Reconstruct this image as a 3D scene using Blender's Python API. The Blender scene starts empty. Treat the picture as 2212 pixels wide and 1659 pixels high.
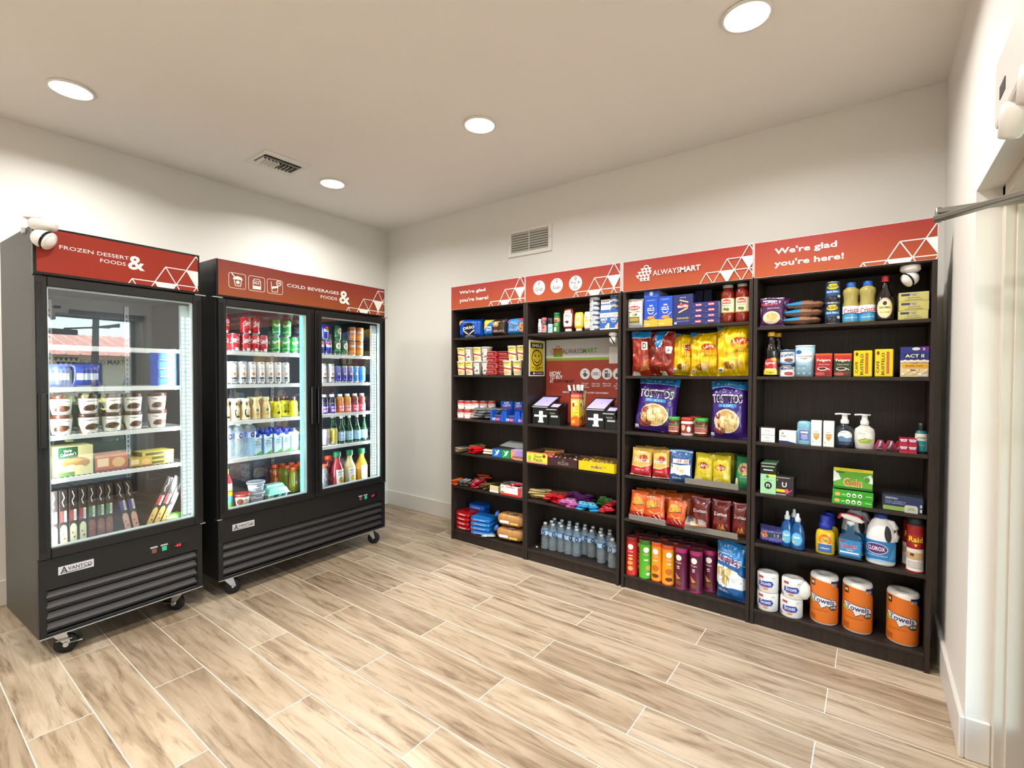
import bpy, bmesh, math, random
from mathutils import Vector, Matrix, noise
random.seed(7)
PI = math.pi
SC = bpy.context.scene
COL = SC.collection
# ---------------------------------------------------------------- camera, world, lights, exposure
IMW, IMH, FPX = 2212, 1659, 1042.3056
CW = Vector((4.33261, -3.487535, 1.452735))
FW = Vector((-0.59774486, 0.80142859, -0.02032969))
RT = Vector((0.8015548, 0.597914, 0.00295678))
UP = Vector((-0.01452505, 0.01452796, 0.99978896))
cd = bpy.data.cameras.new('camera'); cam = bpy.data.objects.new('camera', cd); COL.objects.link(cam)
cd.sensor_fit = 'HORIZONTAL'; cd.sensor_width = 36; cd.lens = 36 * FPX / IMW; cd.clip_start = 0.05; cd.clip_end = 300
mt = Matrix((RT, UP, -FW)).transposed().to_4x4(); mt.translation = CW
cam.matrix_world = mt
SC.camera = cam
SC.view_settings.view_transform = 'Standard'; SC.view_settings.look = 'None'
SC.view_settings.exposure = 0.0; SC.view_settings.gamma = 1.0; SC.view_settings.use_curve_mapping = False
cy = SC.cycles
cy.use_denoising = True
cy.max_bounces = 8; cy.diffuse_bounces = 4; cy.glossy_bounces = 4; cy.transmission_bounces = 8; cy.transparent_max_bounces = 16
cy.sample_clamp_indirect = 6.0; cy.caustics_reflective = False; cy.caustics_refractive = False
CEIL = 3.03
w = bpy.data.worlds.new('world'); SC.world = w; w.use_nodes = True
nt = w.node_tree; bg = nt.nodes['Background']
sky = nt.nodes.new('ShaderNodeTexSky'); sky.sky_type = 'NISHITA'; sky.sun_disc = False
sky.sun_elevation = math.radians(48); sky.sun_rotation = math.radians(200)
nt.links.new(sky.outputs[0], bg.inputs[0]); bg.inputs[1].default_value = 2.4
sl = bpy.data.lights.new('sun', 'SUN'); sl.energy = 95.0; sl.angle = 0.01; sl.color = (1, .92, .8)
so = bpy.data.objects.new('sun', sl); COL.objects.link(so)
so.rotation_euler = (math.radians(38), 0, math.radians(-20))
LAMPS = [(.745, -2.78), (2.315, -2.78), (3.88, -2.78), (.735, -1.155), (2.325, -1.145), (3.87, -1.155), (.74, -4.4), (2.32, -4.4), (3.88, -4.4)]
LAMP_W = 23.0
for lx, ly in LAMPS:
    l = bpy.data.lights.new('downlight_beam', 'AREA'); l.shape = 'DISK'; l.size = .17; l.energy = LAMP_W; l.color = (1, .985, .968); l.spread = math.radians(156)
    o = bpy.data.objects.new('downlight_beam', l); COL.objects.link(o); o.location = (lx, ly, CEIL - .03)

# ---------------------------------------------------------------- frames on the two furnished fronts
class Frame:
    "a vertical reference plane: s along it, d behind it, z up"
    def __init__(f, x0, y0, x1, y1):
        f.O = Vector((x0, y0, 0)); f.e = Vector((x1 - x0, y1 - y0, 0)).normalized(); f.n = Vector((f.e.y, -f.e.x, 0)); f.rot = math.atan2(f.e.y, f.e.x)
    def loc(f, u, v, d=0):
        r = FW + RT * ((u - IMW / 2) / FPX) - UP * ((v - IMH / 2) / FPX)
        t = ((f.O - f.n * d - CW) @ f.n) / (r @ f.n); P = CW + r * t
        return (P - f.O) @ f.e, P.z
    def W(f, s, d, z): return f.O + f.e * s - f.n * d + Vector((0, 0, z))
    def depth(f, s, d, z): return (f.W(s, d, z) - CW) @ FW
YF = -.4156
SH = Frame(0, YF, 1, YF)
F1 = Frame(1.06, -2.995, 1.015, -2.255); F2 = Frame(1.03, -2.17, .975, -.848)
def onz(u, v, z):
    r = FW + RT * ((u - IMW / 2) / FPX) - UP * ((v - IMH / 2) / FPX)
    return CW + r * ((z - CW.z) / r.z)

# ---------------------------------------------------------------- materials
_M = {}
def lin(h):
    c = [int(h[i:i + 2], 16) / 255 for i in (0, 2, 4)]
    return tuple(x / 12.92 if x <= .04045 else ((x + .055) / 1.055) ** 2.4 for x in c) + (1,)
def mat(h, rough=.5, metal=0, emis=0, trans=0, ior=1.45, coat=0, bump=0, bscale=60, name=None, spec=.5):
    k = (h, rough, metal, emis, trans, coat, bump, bscale, ior, spec)
    if k in _M: return _M[k]
    m = bpy.data.materials.new(name or 'paint_' + h); m.use_nodes = True; n = m.node_tree; b = n.nodes['Principled BSDF']
    b.inputs['Base Color'].default_value = lin(h); b.inputs['Roughness'].default_value = rough; b.inputs['Metallic'].default_value = metal
    b.inputs['IOR'].default_value = ior; b.inputs['Specular IOR Level'].default_value = spec
    if trans: b.inputs['Transmission Weight'].default_value = trans
    if coat: b.inputs['Coat Weight'].default_value = coat; b.inputs['Coat Roughness'].default_value = .12
    if emis: b.inputs['Emission Color'].default_value = lin(h); b.inputs['Emission Strength'].default_value = emis
    if bump:
        t = n.nodes.new('ShaderNodeTexNoise'); t.inputs['Scale'].default_value = bscale
        c = n.nodes.new('ShaderNodeTexCoord'); n.links.new(c.outputs['Object'], t.inputs['Vector'])
        bb = n.nodes.new('ShaderNodeBump'); bb.inputs['Strength'].default_value = bump; bb.inputs['Distance'].default_value = .01
        n.links.new(t.outputs[0], bb.inputs['Height']); n.links.new(bb.outputs[0], b.inputs['Normal'])
    _M[k] = m; return m
def PRT(h): return mat(h, .42)          # printed card or paper
def FOIL(h): return mat(h, .3, 0.0, coat=.35)  # printed film
def BAGF(h): return mat(h, .27, 0.0, coat=.5, bump=.45, bscale=24)  # crinkled film bag
def thin_glass(name, tint, ior=1.5, rough=0.0):
    m = bpy.data.materials.new(name); m.use_nodes = True; n = m.node_tree; n.nodes.clear()
    o = n.nodes.new('ShaderNodeOutputMaterial'); mx = n.nodes.new('ShaderNodeMixShader'); t = n.nodes.new('ShaderNodeBsdfTransparent')
    g = n.nodes.new('ShaderNodeBsdfGlossy'); f0 = ((ior - 1) / (ior + 1)) ** 2; lw = n.nodes.new('ShaderNodeLayerWeight'); lw.inputs[0].default_value = .5
    pw = n.nodes.new('ShaderNodeMath'); pw.operation = 'POWER'; n.links.new(lw.outputs['Facing'], pw.inputs[0]); pw.inputs[1].default_value = 5
    f = n.nodes.new('ShaderNodeMath'); f.operation = 'MULTIPLY_ADD'; n.links.new(pw.outputs[0], f.inputs[0]); f.inputs[1].default_value = 1 - f0; f.inputs[2].default_value = f0
    t.inputs[0].default_value = lin(tint); g.inputs['Roughness'].default_value = rough
    n.links.new(f.outputs[0], mx.inputs[0]); n.links.new(t.outputs[0], mx.inputs[1]); n.links.new(g.outputs[0], mx.inputs[2]); n.links.new(mx.outputs[0], o.inputs[0])
    return m
def haze_plastic(name, tint, alpha=.3, rough=.1):
    "clear ribbed plastic with water in it: part see-through, part pale sheen"
    m = bpy.data.materials.new(name); m.use_nodes = True; n = m.node_tree; b = n.nodes['Principled BSDF']; o = n.nodes['Material Output']
    b.inputs['Base Color'].default_value = lin(tint); b.inputs['Roughness'].default_value = rough
    mx = n.nodes.new('ShaderNodeMixShader'); t = n.nodes.new('ShaderNodeBsdfTransparent'); t.inputs[0].default_value = lin('e9eff1'); mx.inputs[0].default_value = alpha
    n.links.new(t.outputs[0], mx.inputs[1]); n.links.new(b.outputs[0], mx.inputs[2]); n.links.new(mx.outputs[0], o.inputs[0]); return m
def nd(n, t, **k):
    x = n.nodes.new(t)
    for a, v in k.items(): setattr(x, a, v)
    return x
def mth(n, op, a, b=None, c=None):
    x = n.nodes.new('ShaderNodeMath'); x.operation = op
    for i, v in enumerate((a, b, c)):
        if v is None: continue
        if hasattr(v, 'links') or hasattr(v, 'is_output'): n.links.new(v, x.inputs[i])
        else: x.inputs[i].default_value = v
    return x.outputs[0]
def ramp(n, fac, stops):
    r = n.nodes.new('ShaderNodeValToRGB'); e = r.color_ramp.elements
    while len(e) < len(stops): e.new(.5)
    for i, (p, c) in enumerate(stops): e[i].position = p; e[i].color = lin(c)
    n.links.new(fac, r.inputs[0]); return r.outputs[0]
def floor_mat():
    m = bpy.data.materials.new('wood_look_tile'); m.use_nodes = True; n = m.node_tree; b = n.nodes['Principled BSDF']
    tc = nd(n, 'ShaderNodeTexCoord'); sp = nd(n, 'ShaderNodeSeparateXYZ'); n.links.new(tc.outputs['Object'], sp.inputs[0])
    X, Y = sp.outputs[0], sp.outputs[1]
    rowf = mth(n, 'DIVIDE', mth(n, 'ADD', Y, .42), .2085); row = mth(n, 'FLOOR', rowf); fy = mth(n, 'SUBTRACT', rowf, row)
    par = mth(n, 'MODULO', mth(n, 'ABSOLUTE', row), 2.0)
    uf = mth(n, 'DIVIDE', mth(n, 'SUBTRACT', mth(n, 'ADD', X, mth(n, 'MULTIPLY', row, -.0085)), mth(n, 'ADD', mth(n, 'MULTIPLY', par, -.605), 2.40 + .0)), 1.21)
    col = mth(n, 'FLOOR', uf); fx = mth(n, 'SUBTRACT', uf, col)
    dx = mth(n, 'MULTIPLY', mth(n, 'MINIMUM', fx, mth(n, 'SUBTRACT', 1.0, fx)), 1.21)
    dy = mth(n, 'MULTIPLY', mth(n, 'MINIMUM', fy, mth(n, 'SUBTRACT', 1.0, fy)), .2085)
    g = mth(n, 'LESS_THAN', mth(n, 'MINIMUM', dx, dy), .0019)
    cv = nd(n, 'ShaderNodeCombineXYZ'); n.links.new(row, cv.inputs[0]); n.links.new(col, cv.inputs[1])
    wn = nd(n, 'ShaderNodeTexWhiteNoise'); wn.noise_dimensions = '2D'; n.links.new(cv.outputs[0], wn.inputs['Vector'])
    # grain coordinates: stretched along the plank, shifted per plank
    c2 = nd(n, 'ShaderNodeCombineXYZ')
    n.links.new(mth(n, 'ADD', mth(n, 'MULTIPLY', X, .8), mth(n, 'MULTIPLY', wn.outputs[0], 37.0)), c2.inputs[0])
    n.links.new(mth(n, 'MULTIPLY', Y, 7.5), c2.inputs[1]); n.links.new(mth(n, 'MULTIPLY', wn.outputs[0], 11.0), c2.inputs[2])
    n1 = nd(n, 'ShaderNodeTexNoise'); n.links.new(c2.outputs[0], n1.inputs[0]); n1.inputs['Scale'].default_value = 1.6; n1.inputs['Detail'].default_value = 9; n1.inputs['Roughness'].default_value = .62; n1.inputs['Distortion'].default_value = .9
    wv = nd(n, 'ShaderNodeTexNoise'); n.links.new(c2.outputs[0], wv.inputs[0]); wv.inputs['Scale'].default_value = 3.1; wv.inputs['Detail'].default_value = 9; wv.inputs['Roughness'].default_value = .66; wv.inputs['Distortion'].default_value = 1.1
    base = ramp(n, n1.outputs[0], [(.28, '99866e'), (.43, 'c0ae96'), (.56, 'd3c3ac'), (.75, 'ddd0bc')])
    dark = ramp(n, wv.outputs[0], [(.30, '705d4a'), (.36, 'a89988'), (.44, 'dcd4c8'), (.5, 'f4efe8'), (1, 'ffffff')])
    mx = nd(n, 'ShaderNodeMix', data_type='RGBA', blend_type='MULTIPLY'); mx.inputs[0].default_value = .72
    n.links.new(base, mx.inputs[6]); n.links.new(dark, mx.inputs[7])
    tone = ramp(n, wn.outputs[0], [(0, 'c4bcb4'), (.4, 'e0dad4'), (1, 'ffffff')])
    m2 = nd(n, 'ShaderNodeMix', data_type='RGBA', blend_type='MULTIPLY'); m2.inputs[0].default_value = .8
    n.links.new(mx.outputs[2], m2.inputs[6]); n.links.new(tone, m2.inputs[7])
    m3 = nd(n, 'ShaderNodeMix', data_type='RGBA'); n.links.new(g, m3.inputs[0]); n.links.new(m2.outputs[2], m3.inputs[6]); m3.inputs[7].default_value = lin('f3e9d8')
    n.links.new(m3.outputs[2], b.inputs['Base Color'])
    b.inputs['Roughness'].default_value = .36; b.inputs['Specular IOR Level'].default_value = .45
    bp = nd(n, 'ShaderNodeBump'); bp.inputs['Strength'].default_value = .12; bp.inputs['Distance'].default_value = .002
    n.links.new(mth(n, 'SUBTRACT', wv.outputs[0], g), bp.inputs['Height']); n.links.new(bp.outputs[0], b.inputs['Normal'])
    return m
def wall_mat(name, h, rough=.85):
    m = bpy.data.materials.new(name); m.use_nodes = True; n = m.node_tree; b = n.nodes['Principled BSDF']
    t = nd(n, 'ShaderNodeTexNoise'); t.inputs['Scale'].default_value = 220; t.inputs['Detail'].default_value = 2
    tc = nd(n, 'ShaderNodeTexCoord'); n.links.new(tc.outputs['Object'], t.inputs[0])
    bp = nd(n, 'ShaderNodeBump'); bp.inputs['Strength'].default_value = .08; bp.inputs['Distance'].default_value = .002
    n.links.new(t.outputs[0], bp.inputs['Height']); n.links.new(bp.outputs[0], b.inputs['Normal'])
    b.inputs['Base Color'].default_value = lin(h); b.inputs['Roughness'].default_value = rough; b.inputs['Specular IOR Level'].default_value = .3
    return m
def wood_dark():
    m = bpy.data.materials.new('black_brown_veneer'); m.use_nodes = True; n = m.node_tree; b = n.nodes['Principled BSDF']
    tc = nd(n, 'ShaderNodeTexCoord'); mp = nd(n, 'ShaderNodeMapping'); mp.inputs['Scale'].default_value = (60, 60, 2.2); n.links.new(tc.outputs['Object'], mp.inputs[0])
    t = nd(n, 'ShaderNodeTexNoise'); t.inputs['Scale'].default_value = 2; t.inputs['Detail'].default_value = 6; n.links.new(mp.outputs[0], t.inputs[0])
    c = ramp(n, t.outputs[0], [(.3, '231b17'), (.7, '352a24')]); n.links.new(c, b.inputs['Base Color']); b.inputs['Roughness'].default_value = .45
    b.inputs['Specular IOR Level'].default_value = .35
    return m
def grad_mat(name, top, bot, z0, z1):
    "printed vertical colour gradient of a sign, in the sign's own object space"
    m = bpy.data.materials.new(name); m.use_nodes = True; n = m.node_tree; b = n.nodes['Principled BSDF']
    tc = nd(n, 'ShaderNodeTexCoord'); sp = nd(n, 'ShaderNodeSeparateXYZ'); n.links.new(tc.outputs['Object'], sp.inputs[0])
    f = mth(n, 'DIVIDE', mth(n, 'SUBTRACT', sp.outputs[2], z0), z1 - z0)
    n.links.new(ramp(n, f, [(0, bot), (1, top)]), b.inputs['Base Color']); b.inputs['Roughness'].default_value = .4; return m

# ---------------------------------------------------------------- geometry helpers
_T = {}
def tmesh(body, bold):
    k = (body, bold)
    if k in _T: return _T[k]
    c = bpy.data.curves.new('lettering', 'FONT'); c.body = body; c.resolution_u = 2; c.space_line = .85; c.align_x = 'CENTER'
    if bold: c.offset = .012
    if bold == 2: c.offset = .021
    o = bpy.data.objects.new('lettering', c); COL.objects.link(o)
    dg = bpy.context.evaluated_depsgraph_get(); me = o.evaluated_get(dg).to_mesh()
    vs = [(v.co.x, v.co.y) for v in me.vertices]; fs = [tuple(p.vertices) for p in me.polygons]
    o.evaluated_get(dg).to_mesh_clear(); bpy.data.objects.remove(o); bpy.data.curves.remove(c)
    if not vs: vs = [(0, 0)]; fs = []
    x0 = min(v[0] for v in vs); x1 = max(v[0] for v in vs); y0 = min(v[1] for v in vs); y1 = max(v[1] for v in vs)
    vs = [((x - x0) / max(x1 - x0, 1e-6) - .5, (y - y0) / max(y1 - y0, 1e-6) - .5) for x, y in vs]
    _T[k] = (vs, fs, (x1 - x0) / max(y1 - y0, 1e-6)); return _T[k]

class G:
    def __init__(g): g.bm = bmesh.new(); g.m = []
    def mi(g, m):
        if isinstance(m, str): m = PRT(m)
        if m not in g.m: g.m.append(m)
        return g.m.index(m)
    def face(g, pts, m):
        vs = [g.bm.verts.new(p) for p in pts]
        try: f = g.bm.faces.new(vs); f.material_index = g.mi(m); return f
        except ValueError: return None
    def box(g, x0, x1, y0, y1, z0, z1, m, bev=0, seg=1):
        t = bmesh.new(); r = bmesh.ops.create_cube(t, size=1)
        for v in t.verts: v.co = Vector((x0 + (v.co.x + .5) * (x1 - x0), y0 + (v.co.y + .5) * (y1 - y0), z0 + (v.co.z + .5) * (z1 - z0)))
        if bev: bmesh.ops.bevel(t, geom=list(t.edges), offset=bev, segments=seg, profile=.5, affect='EDGES')
        g.merge(t, m)
    def merge(g, t, m, smooth=False, M=None):
        i = g.mi(m) if m is not None else None; mp = {}
        for v in t.verts: mp[v] = g.bm.verts.new(M @ v.co if M else v.co)
        for f in t.faces:
            try: nf = g.bm.faces.new([mp[v] for v in f.verts])
            except ValueError: continue
            if i is not None: nf.material_index = i
            nf.smooth = smooth or f.smooth
        t.free()
    def lathe(g, prof, m, n=20, cx=0, cy=0, sx=1, sy=1, ribs=None):
        "prof: [(r,z[,material])] bottom to top; m is the default material"
        rings = []
        for p in prof:
            r, z = p[0], p[1]
            if r < 1e-6: rings.append([g.bm.verts.new((cx, cy, z))]); continue
            rings.append([g.bm.verts.new((cx + r * sx * math.cos(2 * PI * k / n), cy + r * sy * math.sin(2 * PI * k / n), z)) for k in range(n)])
        for i in range(len(prof) - 1):
            mm = prof[i][2] if len(prof[i]) > 2 else m; ix = g.mi(mm); a, b = rings[i], rings[i + 1]
            for k in range(n):
                k2 = (k + 1) % n
                if len(a) == 1 and len(b) == 1: break
                if len(a) == 1: vs = [a[0], b[k2], b[k]]
                elif len(b) == 1: vs = [a[k], a[k2], b[0]]
                else: vs = [a[k], a[k2], b[k2], b[k]]
                f = g.bm.faces.new(vs); f.material_index = ix; f.smooth = True
        return g
    def tube(g, pts, r, m, n=8, closed=False):
        pts = [Vector(p) for p in pts]; rings = []; ix = g.mi(m)
        for i, p in enumerate(pts):
            a = pts[max(i - 1, 0)]; b = pts[min(i + 1, len(pts) - 1)]; d = (b - a).normalized()
            u = d.cross(Vector((0, 0, 1)));
            if u.length < .01: u = d.cross(Vector((0, 1, 0)))
            u.normalize(); w_ = d.cross(u)
            rings.append([g.bm.verts.new(p + (u * math.cos(2 * PI * k / n) + w_ * math.sin(2 * PI * k / n)) * r) for k in range(n)])
        for i in range(len(pts) - 1):
            for k in range(n):
                f = g.bm.faces.new([rings[i][k], rings[i][(k + 1) % n], rings[i + 1][(k + 1) % n], rings[i + 1][k]]); f.material_index = ix; f.smooth = True
        for rr in (rings[0][::-1], rings[-1]):
            f = g.bm.faces.new(rr); f.material_index = ix
        return g
    def art(g, items, W, H, mp, step=0, e0=.0003, e=.00015, mk=PRT, wrap=0):
        "flat artwork in unit coordinates (0..1) mapped by mp(x, z, off) with x centred; step = max facet size when curved"
        for li, it in enumerate(items):
            t = bmesh.new(); k = it[0]
            def P(u, v): return (u - .5) * W, v * H
            def poly(pts):
                try: t.faces.new([t.verts.new((p[0], 0, p[1])) for p in pts])
                except ValueError: pass
            if k == 'r':
                a = P(it[1], it[2]); b = P(it[3], it[4])
                if wrap and it[1] <= 0 and it[3] >= 1: a = (-wrap / 2, a[1]); b = (wrap / 2, b[1])
                poly([a, (b[0], a[1]), b, (a[0], b[1])])
            elif k == 'e':
                c = P(it[1], it[2]); n = 20; poly([(c[0] + it[3] * W * math.cos(2 * PI * q / n), c[1] + it[4] * H * math.sin(2 * PI * q / n)) for q in range(n)])
            elif k == 'p': poly([P(*q) for q in it[1]])
            elif k == 'l':
                pts = [P(*q) for q in it[1]]; wd = it[2] * H / 2
                for a, b in zip(pts, pts[1:]):
                    dx, dz = b[0] - a[0], b[1] - a[1]; L = math.hypot(dx, dz) or 1; ox, oz = -dz / L * wd, dx / L * wd; ex, ez = dx / L * wd * .6, dz / L * wd * .6
                    poly([(a[0] - ex + ox, a[1] - ez + oz), (a[0] - ex - ox, a[1] - ez - oz), (b[0] + ex - ox, b[1] + ez - oz), (b[0] + ex + ox, b[1] + ez + oz)])
            elif k == 't':
                vs, fs, asp = tmesh(it[1], it[8] if len(it) > 8 else 1); c = P(it[2], it[3]); tw = it[4] * W; th = it[5] * H if it[5] else tw / asp
                an = math.radians(it[7]) if len(it) > 7 else 0; ca, sa = math.cos(an), math.sin(an)
                bv = [t.verts.new((c[0] + x * tw * ca - y * th * sa, 0, c[1] + x * tw * sa + y * th * ca)) for x, y in vs]
                for f in fs:
                    try: t.faces.new([bv[q] for q in f])
                    except ValueError: pass
            m = it[{'r': 5, 'e': 5, 'p': 2, 'l': 3, 't': 6}[k]]
            if isinstance(m, str): m = mk(m)
            if step:
                bmesh.ops.triangulate(t, faces=[f for f in t.faces if len(f.verts) > 4])
                for ax in (0, 2):
                    st = step if not isinstance(step, tuple) else step[ax // 2]; cs = [v.co[ax] for v in t.verts]
                    if not cs: break
                    q = math.floor(min(cs) / st) * st + st
                    while q < max(cs) and (ax == 0 or step_z(mp)):
                        bmesh.ops.bisect_plane(t, geom=t.verts[:] + t.edges[:] + t.faces[:], plane_co=(q if ax == 0 else 0, 0, q if ax == 2 else 0), plane_no=(1 if ax == 0 else 0, 0, 1 if ax == 2 else 0)); q += st
            off = e0 + e * li
            for v in t.verts: v.co = Vector(mp(v.co.x, v.co.z, off))
            g.merge(t, m, smooth=bool(step))
        return g
    def obj(g, name, parent=None, loc=None, rot=None, bev=0):
        bmesh.ops.recalc_face_normals(g.bm, faces=g.bm.faces[:]) if False else None
        me = bpy.data.meshes.new(name); g.bm.to_mesh(me); g.bm.free()
        for m in g.m: me.materials.append(m)
        o = bpy.data.objects.new(name, me); COL.objects.link(o)
        if parent: o.parent = parent
        if loc is not None: o.location = loc
        if rot is not None: o.rotation_euler = rot
        if bev:
            b = o.modifiers.new('edge', 'BEVEL'); b.width = bev; b.segments = 2; b.limit_method = 'ANGLE'
        return o
def step_z(mp): return getattr(mp, 'zcurve', False)
def flat(y): return lambda x, z, o: (x, y - o, z)
def cyl(rf):
    if callable(rf):
        def f(x, z, o): r = rf(z) + o; r0 = rf(z); return (r * math.sin(x / r0), -r * math.cos(x / r0), z)
        f.zcurve = True
    else:
        def f(x, z, o): r = rf + o; return (r * math.sin(x / rf), -r * math.cos(x / rf), z)
    return f
def empty(name, loc=(0, 0, 0), rz=0):
    o = bpy.data.objects.new(name, None); COL.objects.link(o); o.location = loc; o.rotation_euler = (0, 0, rz); o.empty_display_size = .05; return o
def tag(o, label, cat, group=None, kind=None):
    if label: o['label'] = label
    if cat: o['category'] = cat
    if group: o['group'] = group
    if kind: o['kind'] = kind
    return o
def struct(o): o['kind'] = 'structure'; return o
def dup(r):
    c = r.copy(); COL.objects.link(c)
    for ch in r.children:
        q = ch.copy(); COL.objects.link(q); q.parent = c; q.matrix_parent_inverse = ch.matrix_parent_inverse
        for gc in ch.children:
            z = gc.copy(); COL.objects.link(z); z.parent = q; z.matrix_parent_inverse = gc.matrix_parent_inverse
    return c
def put(o, F, s, d, z, rz=0, rx=0, ry=0):
    o.location = F.W(s, d, z); o.rotation_euler = (rx, ry, F.rot + rz); return settle(o, z) if (rx or ry) and o.type == 'MESH' else o
def relax(obs, r, x0, x1, y0, y1):
    "nudge upright round goods apart until none touch"
    for _ in range(60):
        for i, a in enumerate(obs):
            for b in obs[:i]:
                dx, dy = a.location.x - b.location.x, a.location.y - b.location.y; L = math.hypot(dx, dy) or .001
                if L < 2 * r:
                    k = (2 * r - L) / L * .5; a.location.x += dx * k; a.location.y += dy * k; b.location.x -= dx * k * .5; b.location.y -= dy * k * .5
        for a in obs: a.location.x = min(max(a.location.x, x0 + r), x1 - r); a.location.y = min(max(a.location.y, y0 + r), y1 - r)
def settle(o, z):
    "rest the lowest point of a tilted pack on height z"
    R_ = o.rotation_euler.to_matrix(); r2 = R_[2]; lo = min(r2[0] * v.co[0] + r2[1] * v.co[1] + r2[2] * v.co[2] for v in o.data.vertices); o.location.z = z - lo + .0003; return o
# ---------------------------------------------------------------- the room
WALL = wall_mat('warm_white_wall', 'e4e1da'); CEILM = wall_mat('ceiling_paint', 'efeae4'); TRIM = mat('dcd8d0', .5, name='trim_paint')
RX, YB = 4.635, -6.2
def slab(name, x0, x1, y0, y1, z0, z1, m, bev=0):
    g = G(); g.box(x0, x1, y0, y1, z0, z1, m, bev); return struct(g.obj(name))
slab('floor', -.15, 4.95, YB - .1, .15, -.1, 0, floor_mat())
slab('ceiling', -.15, 4.95, YB - .1, .15, CEIL, CEIL + .1, CEILM)
slab('wall_left', -.15, 0, YB, 0, 0, CEIL, WALL)
slab('wall_back', -.15, 4.95, 0, .15, 0, CEIL, WALL)
slab('wall_front', -.15, 4.95, YB - .1, YB, 0, CEIL, WALL)
DY0, DY1, DH = -1.0, -2.92, 2.14   # door opening in the wall on the side of the shelf end
g = G(); g.box(RX, 4.85, DY0, 0, 0, CEIL, WALL); g.box(RX, 4.85, YB, DY1, 0, CEIL, WALL); g.box(RX, 4.85, DY1, DY0, DH, CEIL, WALL)
struct(g.obj('wall_right'))
BBH, BT = .16, .018
def board(name, boxes):
    g = G()
    for b in boxes: g.box(*b, 0, BBH, TRIM, .004)
    return struct(g.obj(name))
board('baseboard_left', [(0.0, BT, YB, 0)])
board('baseboard_back', [(BT, RX - BT, -BT, 0)])
board('baseboard_right', [(RX - BT, RX, DY0 - BT, -BT), (RX, 4.705, DY0 - BT, DY0), (RX - BT, RX, YB, DY1)])
# glazed entrance door set in the thick wall
FRM = mat('c9c2b4', .4, name='painted_door_frame'); ALU = mat('8b8880', .35, .6, name='door_aluminium')
DG = thin_glass('door_glass', 'eef4f2', 1.45)
g = G()
for y0, y1 in ((DY0 - .045, DY0), (DY1, DY1 + .045)):
    g.box(4.705, 4.84, y0, y1, 0, DH, FRM, .003); g.box(4.735, 4.80, y0 - .012 if y0 > -2 else y0, y1 if y0 > -2 else y1 + .012, 0, DH - .03, FRM, .002)
g.box(4.705, 4.84, DY1, DY0, DH - .045, DH, FRM, .003)
struct(g.obj('trim_1'))
def door_leaf(name, y0, y1, hy, words):
    g = G(); X0, X1 = 4.785, 4.825; st = .05
    g.box(X0, X1, y0, y0 + st, .01, DH - .05, ALU, .002); g.box(X0, X1, y1 - st, y1, .01, DH - .05, ALU, .002)
    g.box(X0, X1, y0 + st, y1 - st, .01, .20, ALU, .002); g.box(X0, X1, y0 + st, y1 - st, DH - .075, DH - .05, ALU, .002)
    d = struct(g.obj(name))
    g = G(); g.box(4.802, 4.808, y0 + st, y1 - st, .2, DH - .075, DG)
    p = g.obj('glass_pane', d)
    g = G(); g.tube([(X0 - .045, hy, .85), (X0 - .045, hy, 1.25)], .012, ALU)
    for z in (.9, 1.2): g.tube([(X0 - .045, hy, z), (X0 + .005, hy, z)], .009, ALU)
    g.obj('door_handle', d)
    if words:   # lettering on the outer face of the glass, read from outside
        WH = mat('20211f', .5); g = G(); cyy = (y0 + y1) / 2
        items = [('t', 'ALWAYS', .55, .80, .34, .05, WH, 0, 0), ('t', 'MART', .86, .80, .24, .05, WH, 0, 2), ('t', 'Store', .45, .52, .3, .07, WH), ('t', 'Hours', .8, .52, .34, .07, WH)]
        for r in range(3):
            for c in range(5 - r): items.append(('p', [(.08 + c * .06 + r * .03, .84 - r * .045), (.14 + c * .06 + r * .03, .84 - r * .045), (.11 + c * .06 + r * .03, .80 - r * .045)], WH))
        g.art(items, (y1 - y0) * .8, 1.1, lambda x, z, o: (4.8085 + o, cyy + x, .7 + z)); g.obj('lettering', d)
    return d
door_leaf('door_1', -1.955, DY0 - .05, -1.90, True)
door_leaf('door_2', DY1 + .05, -1.965, -2.02, False)

# door closer: elbow arm reaching into the room
DK = mat('77736b', .35, .7, name='closer_steel')
r = tag(empty('door_closer', (4.78, -1.75, 1.9)), 'grey metal closer with a folded arm reaching out from the glass entrance door', 'door closer')
g = G(); g.box(-.055, 0, -.13, .13, -.03, .03, DK, .006); g.obj('body', r)
g = G(); g.box(-.05, .0, .27, .43, .068, .09, DK, .003); g.obj('shoe', r)
E0 = Vector((4.503 - 4.78, -1.33 + 1.75, 2.0 - 1.9))
def bar(a, b, wz, wy, m, name):
    a, b = Vector(a), Vector(b); d = b - a; g = G(); L = d.length
    g.box(0, L, -wy, wy, -wz, wz, m, .002)
    o = g.obj(name, r); o.location = a; o.rotation_euler = d.to_track_quat('X', 'Z').to_euler(); return o
bar(E0, (-.03, .36, .085), .008, .017, DK, 'forearm'); bar(E0 - Vector((0, 0, .022)), (-.03, .02, .035), .008, .018, DK, 'main_arm')
g = G(); g.lathe([(0, -.012), (.009, -.012), (.009, .035), (0, .035)], DK, 12); o = g.obj('elbow_joint', r); o.location = E0 - Vector((0, 0, .022))
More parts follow.
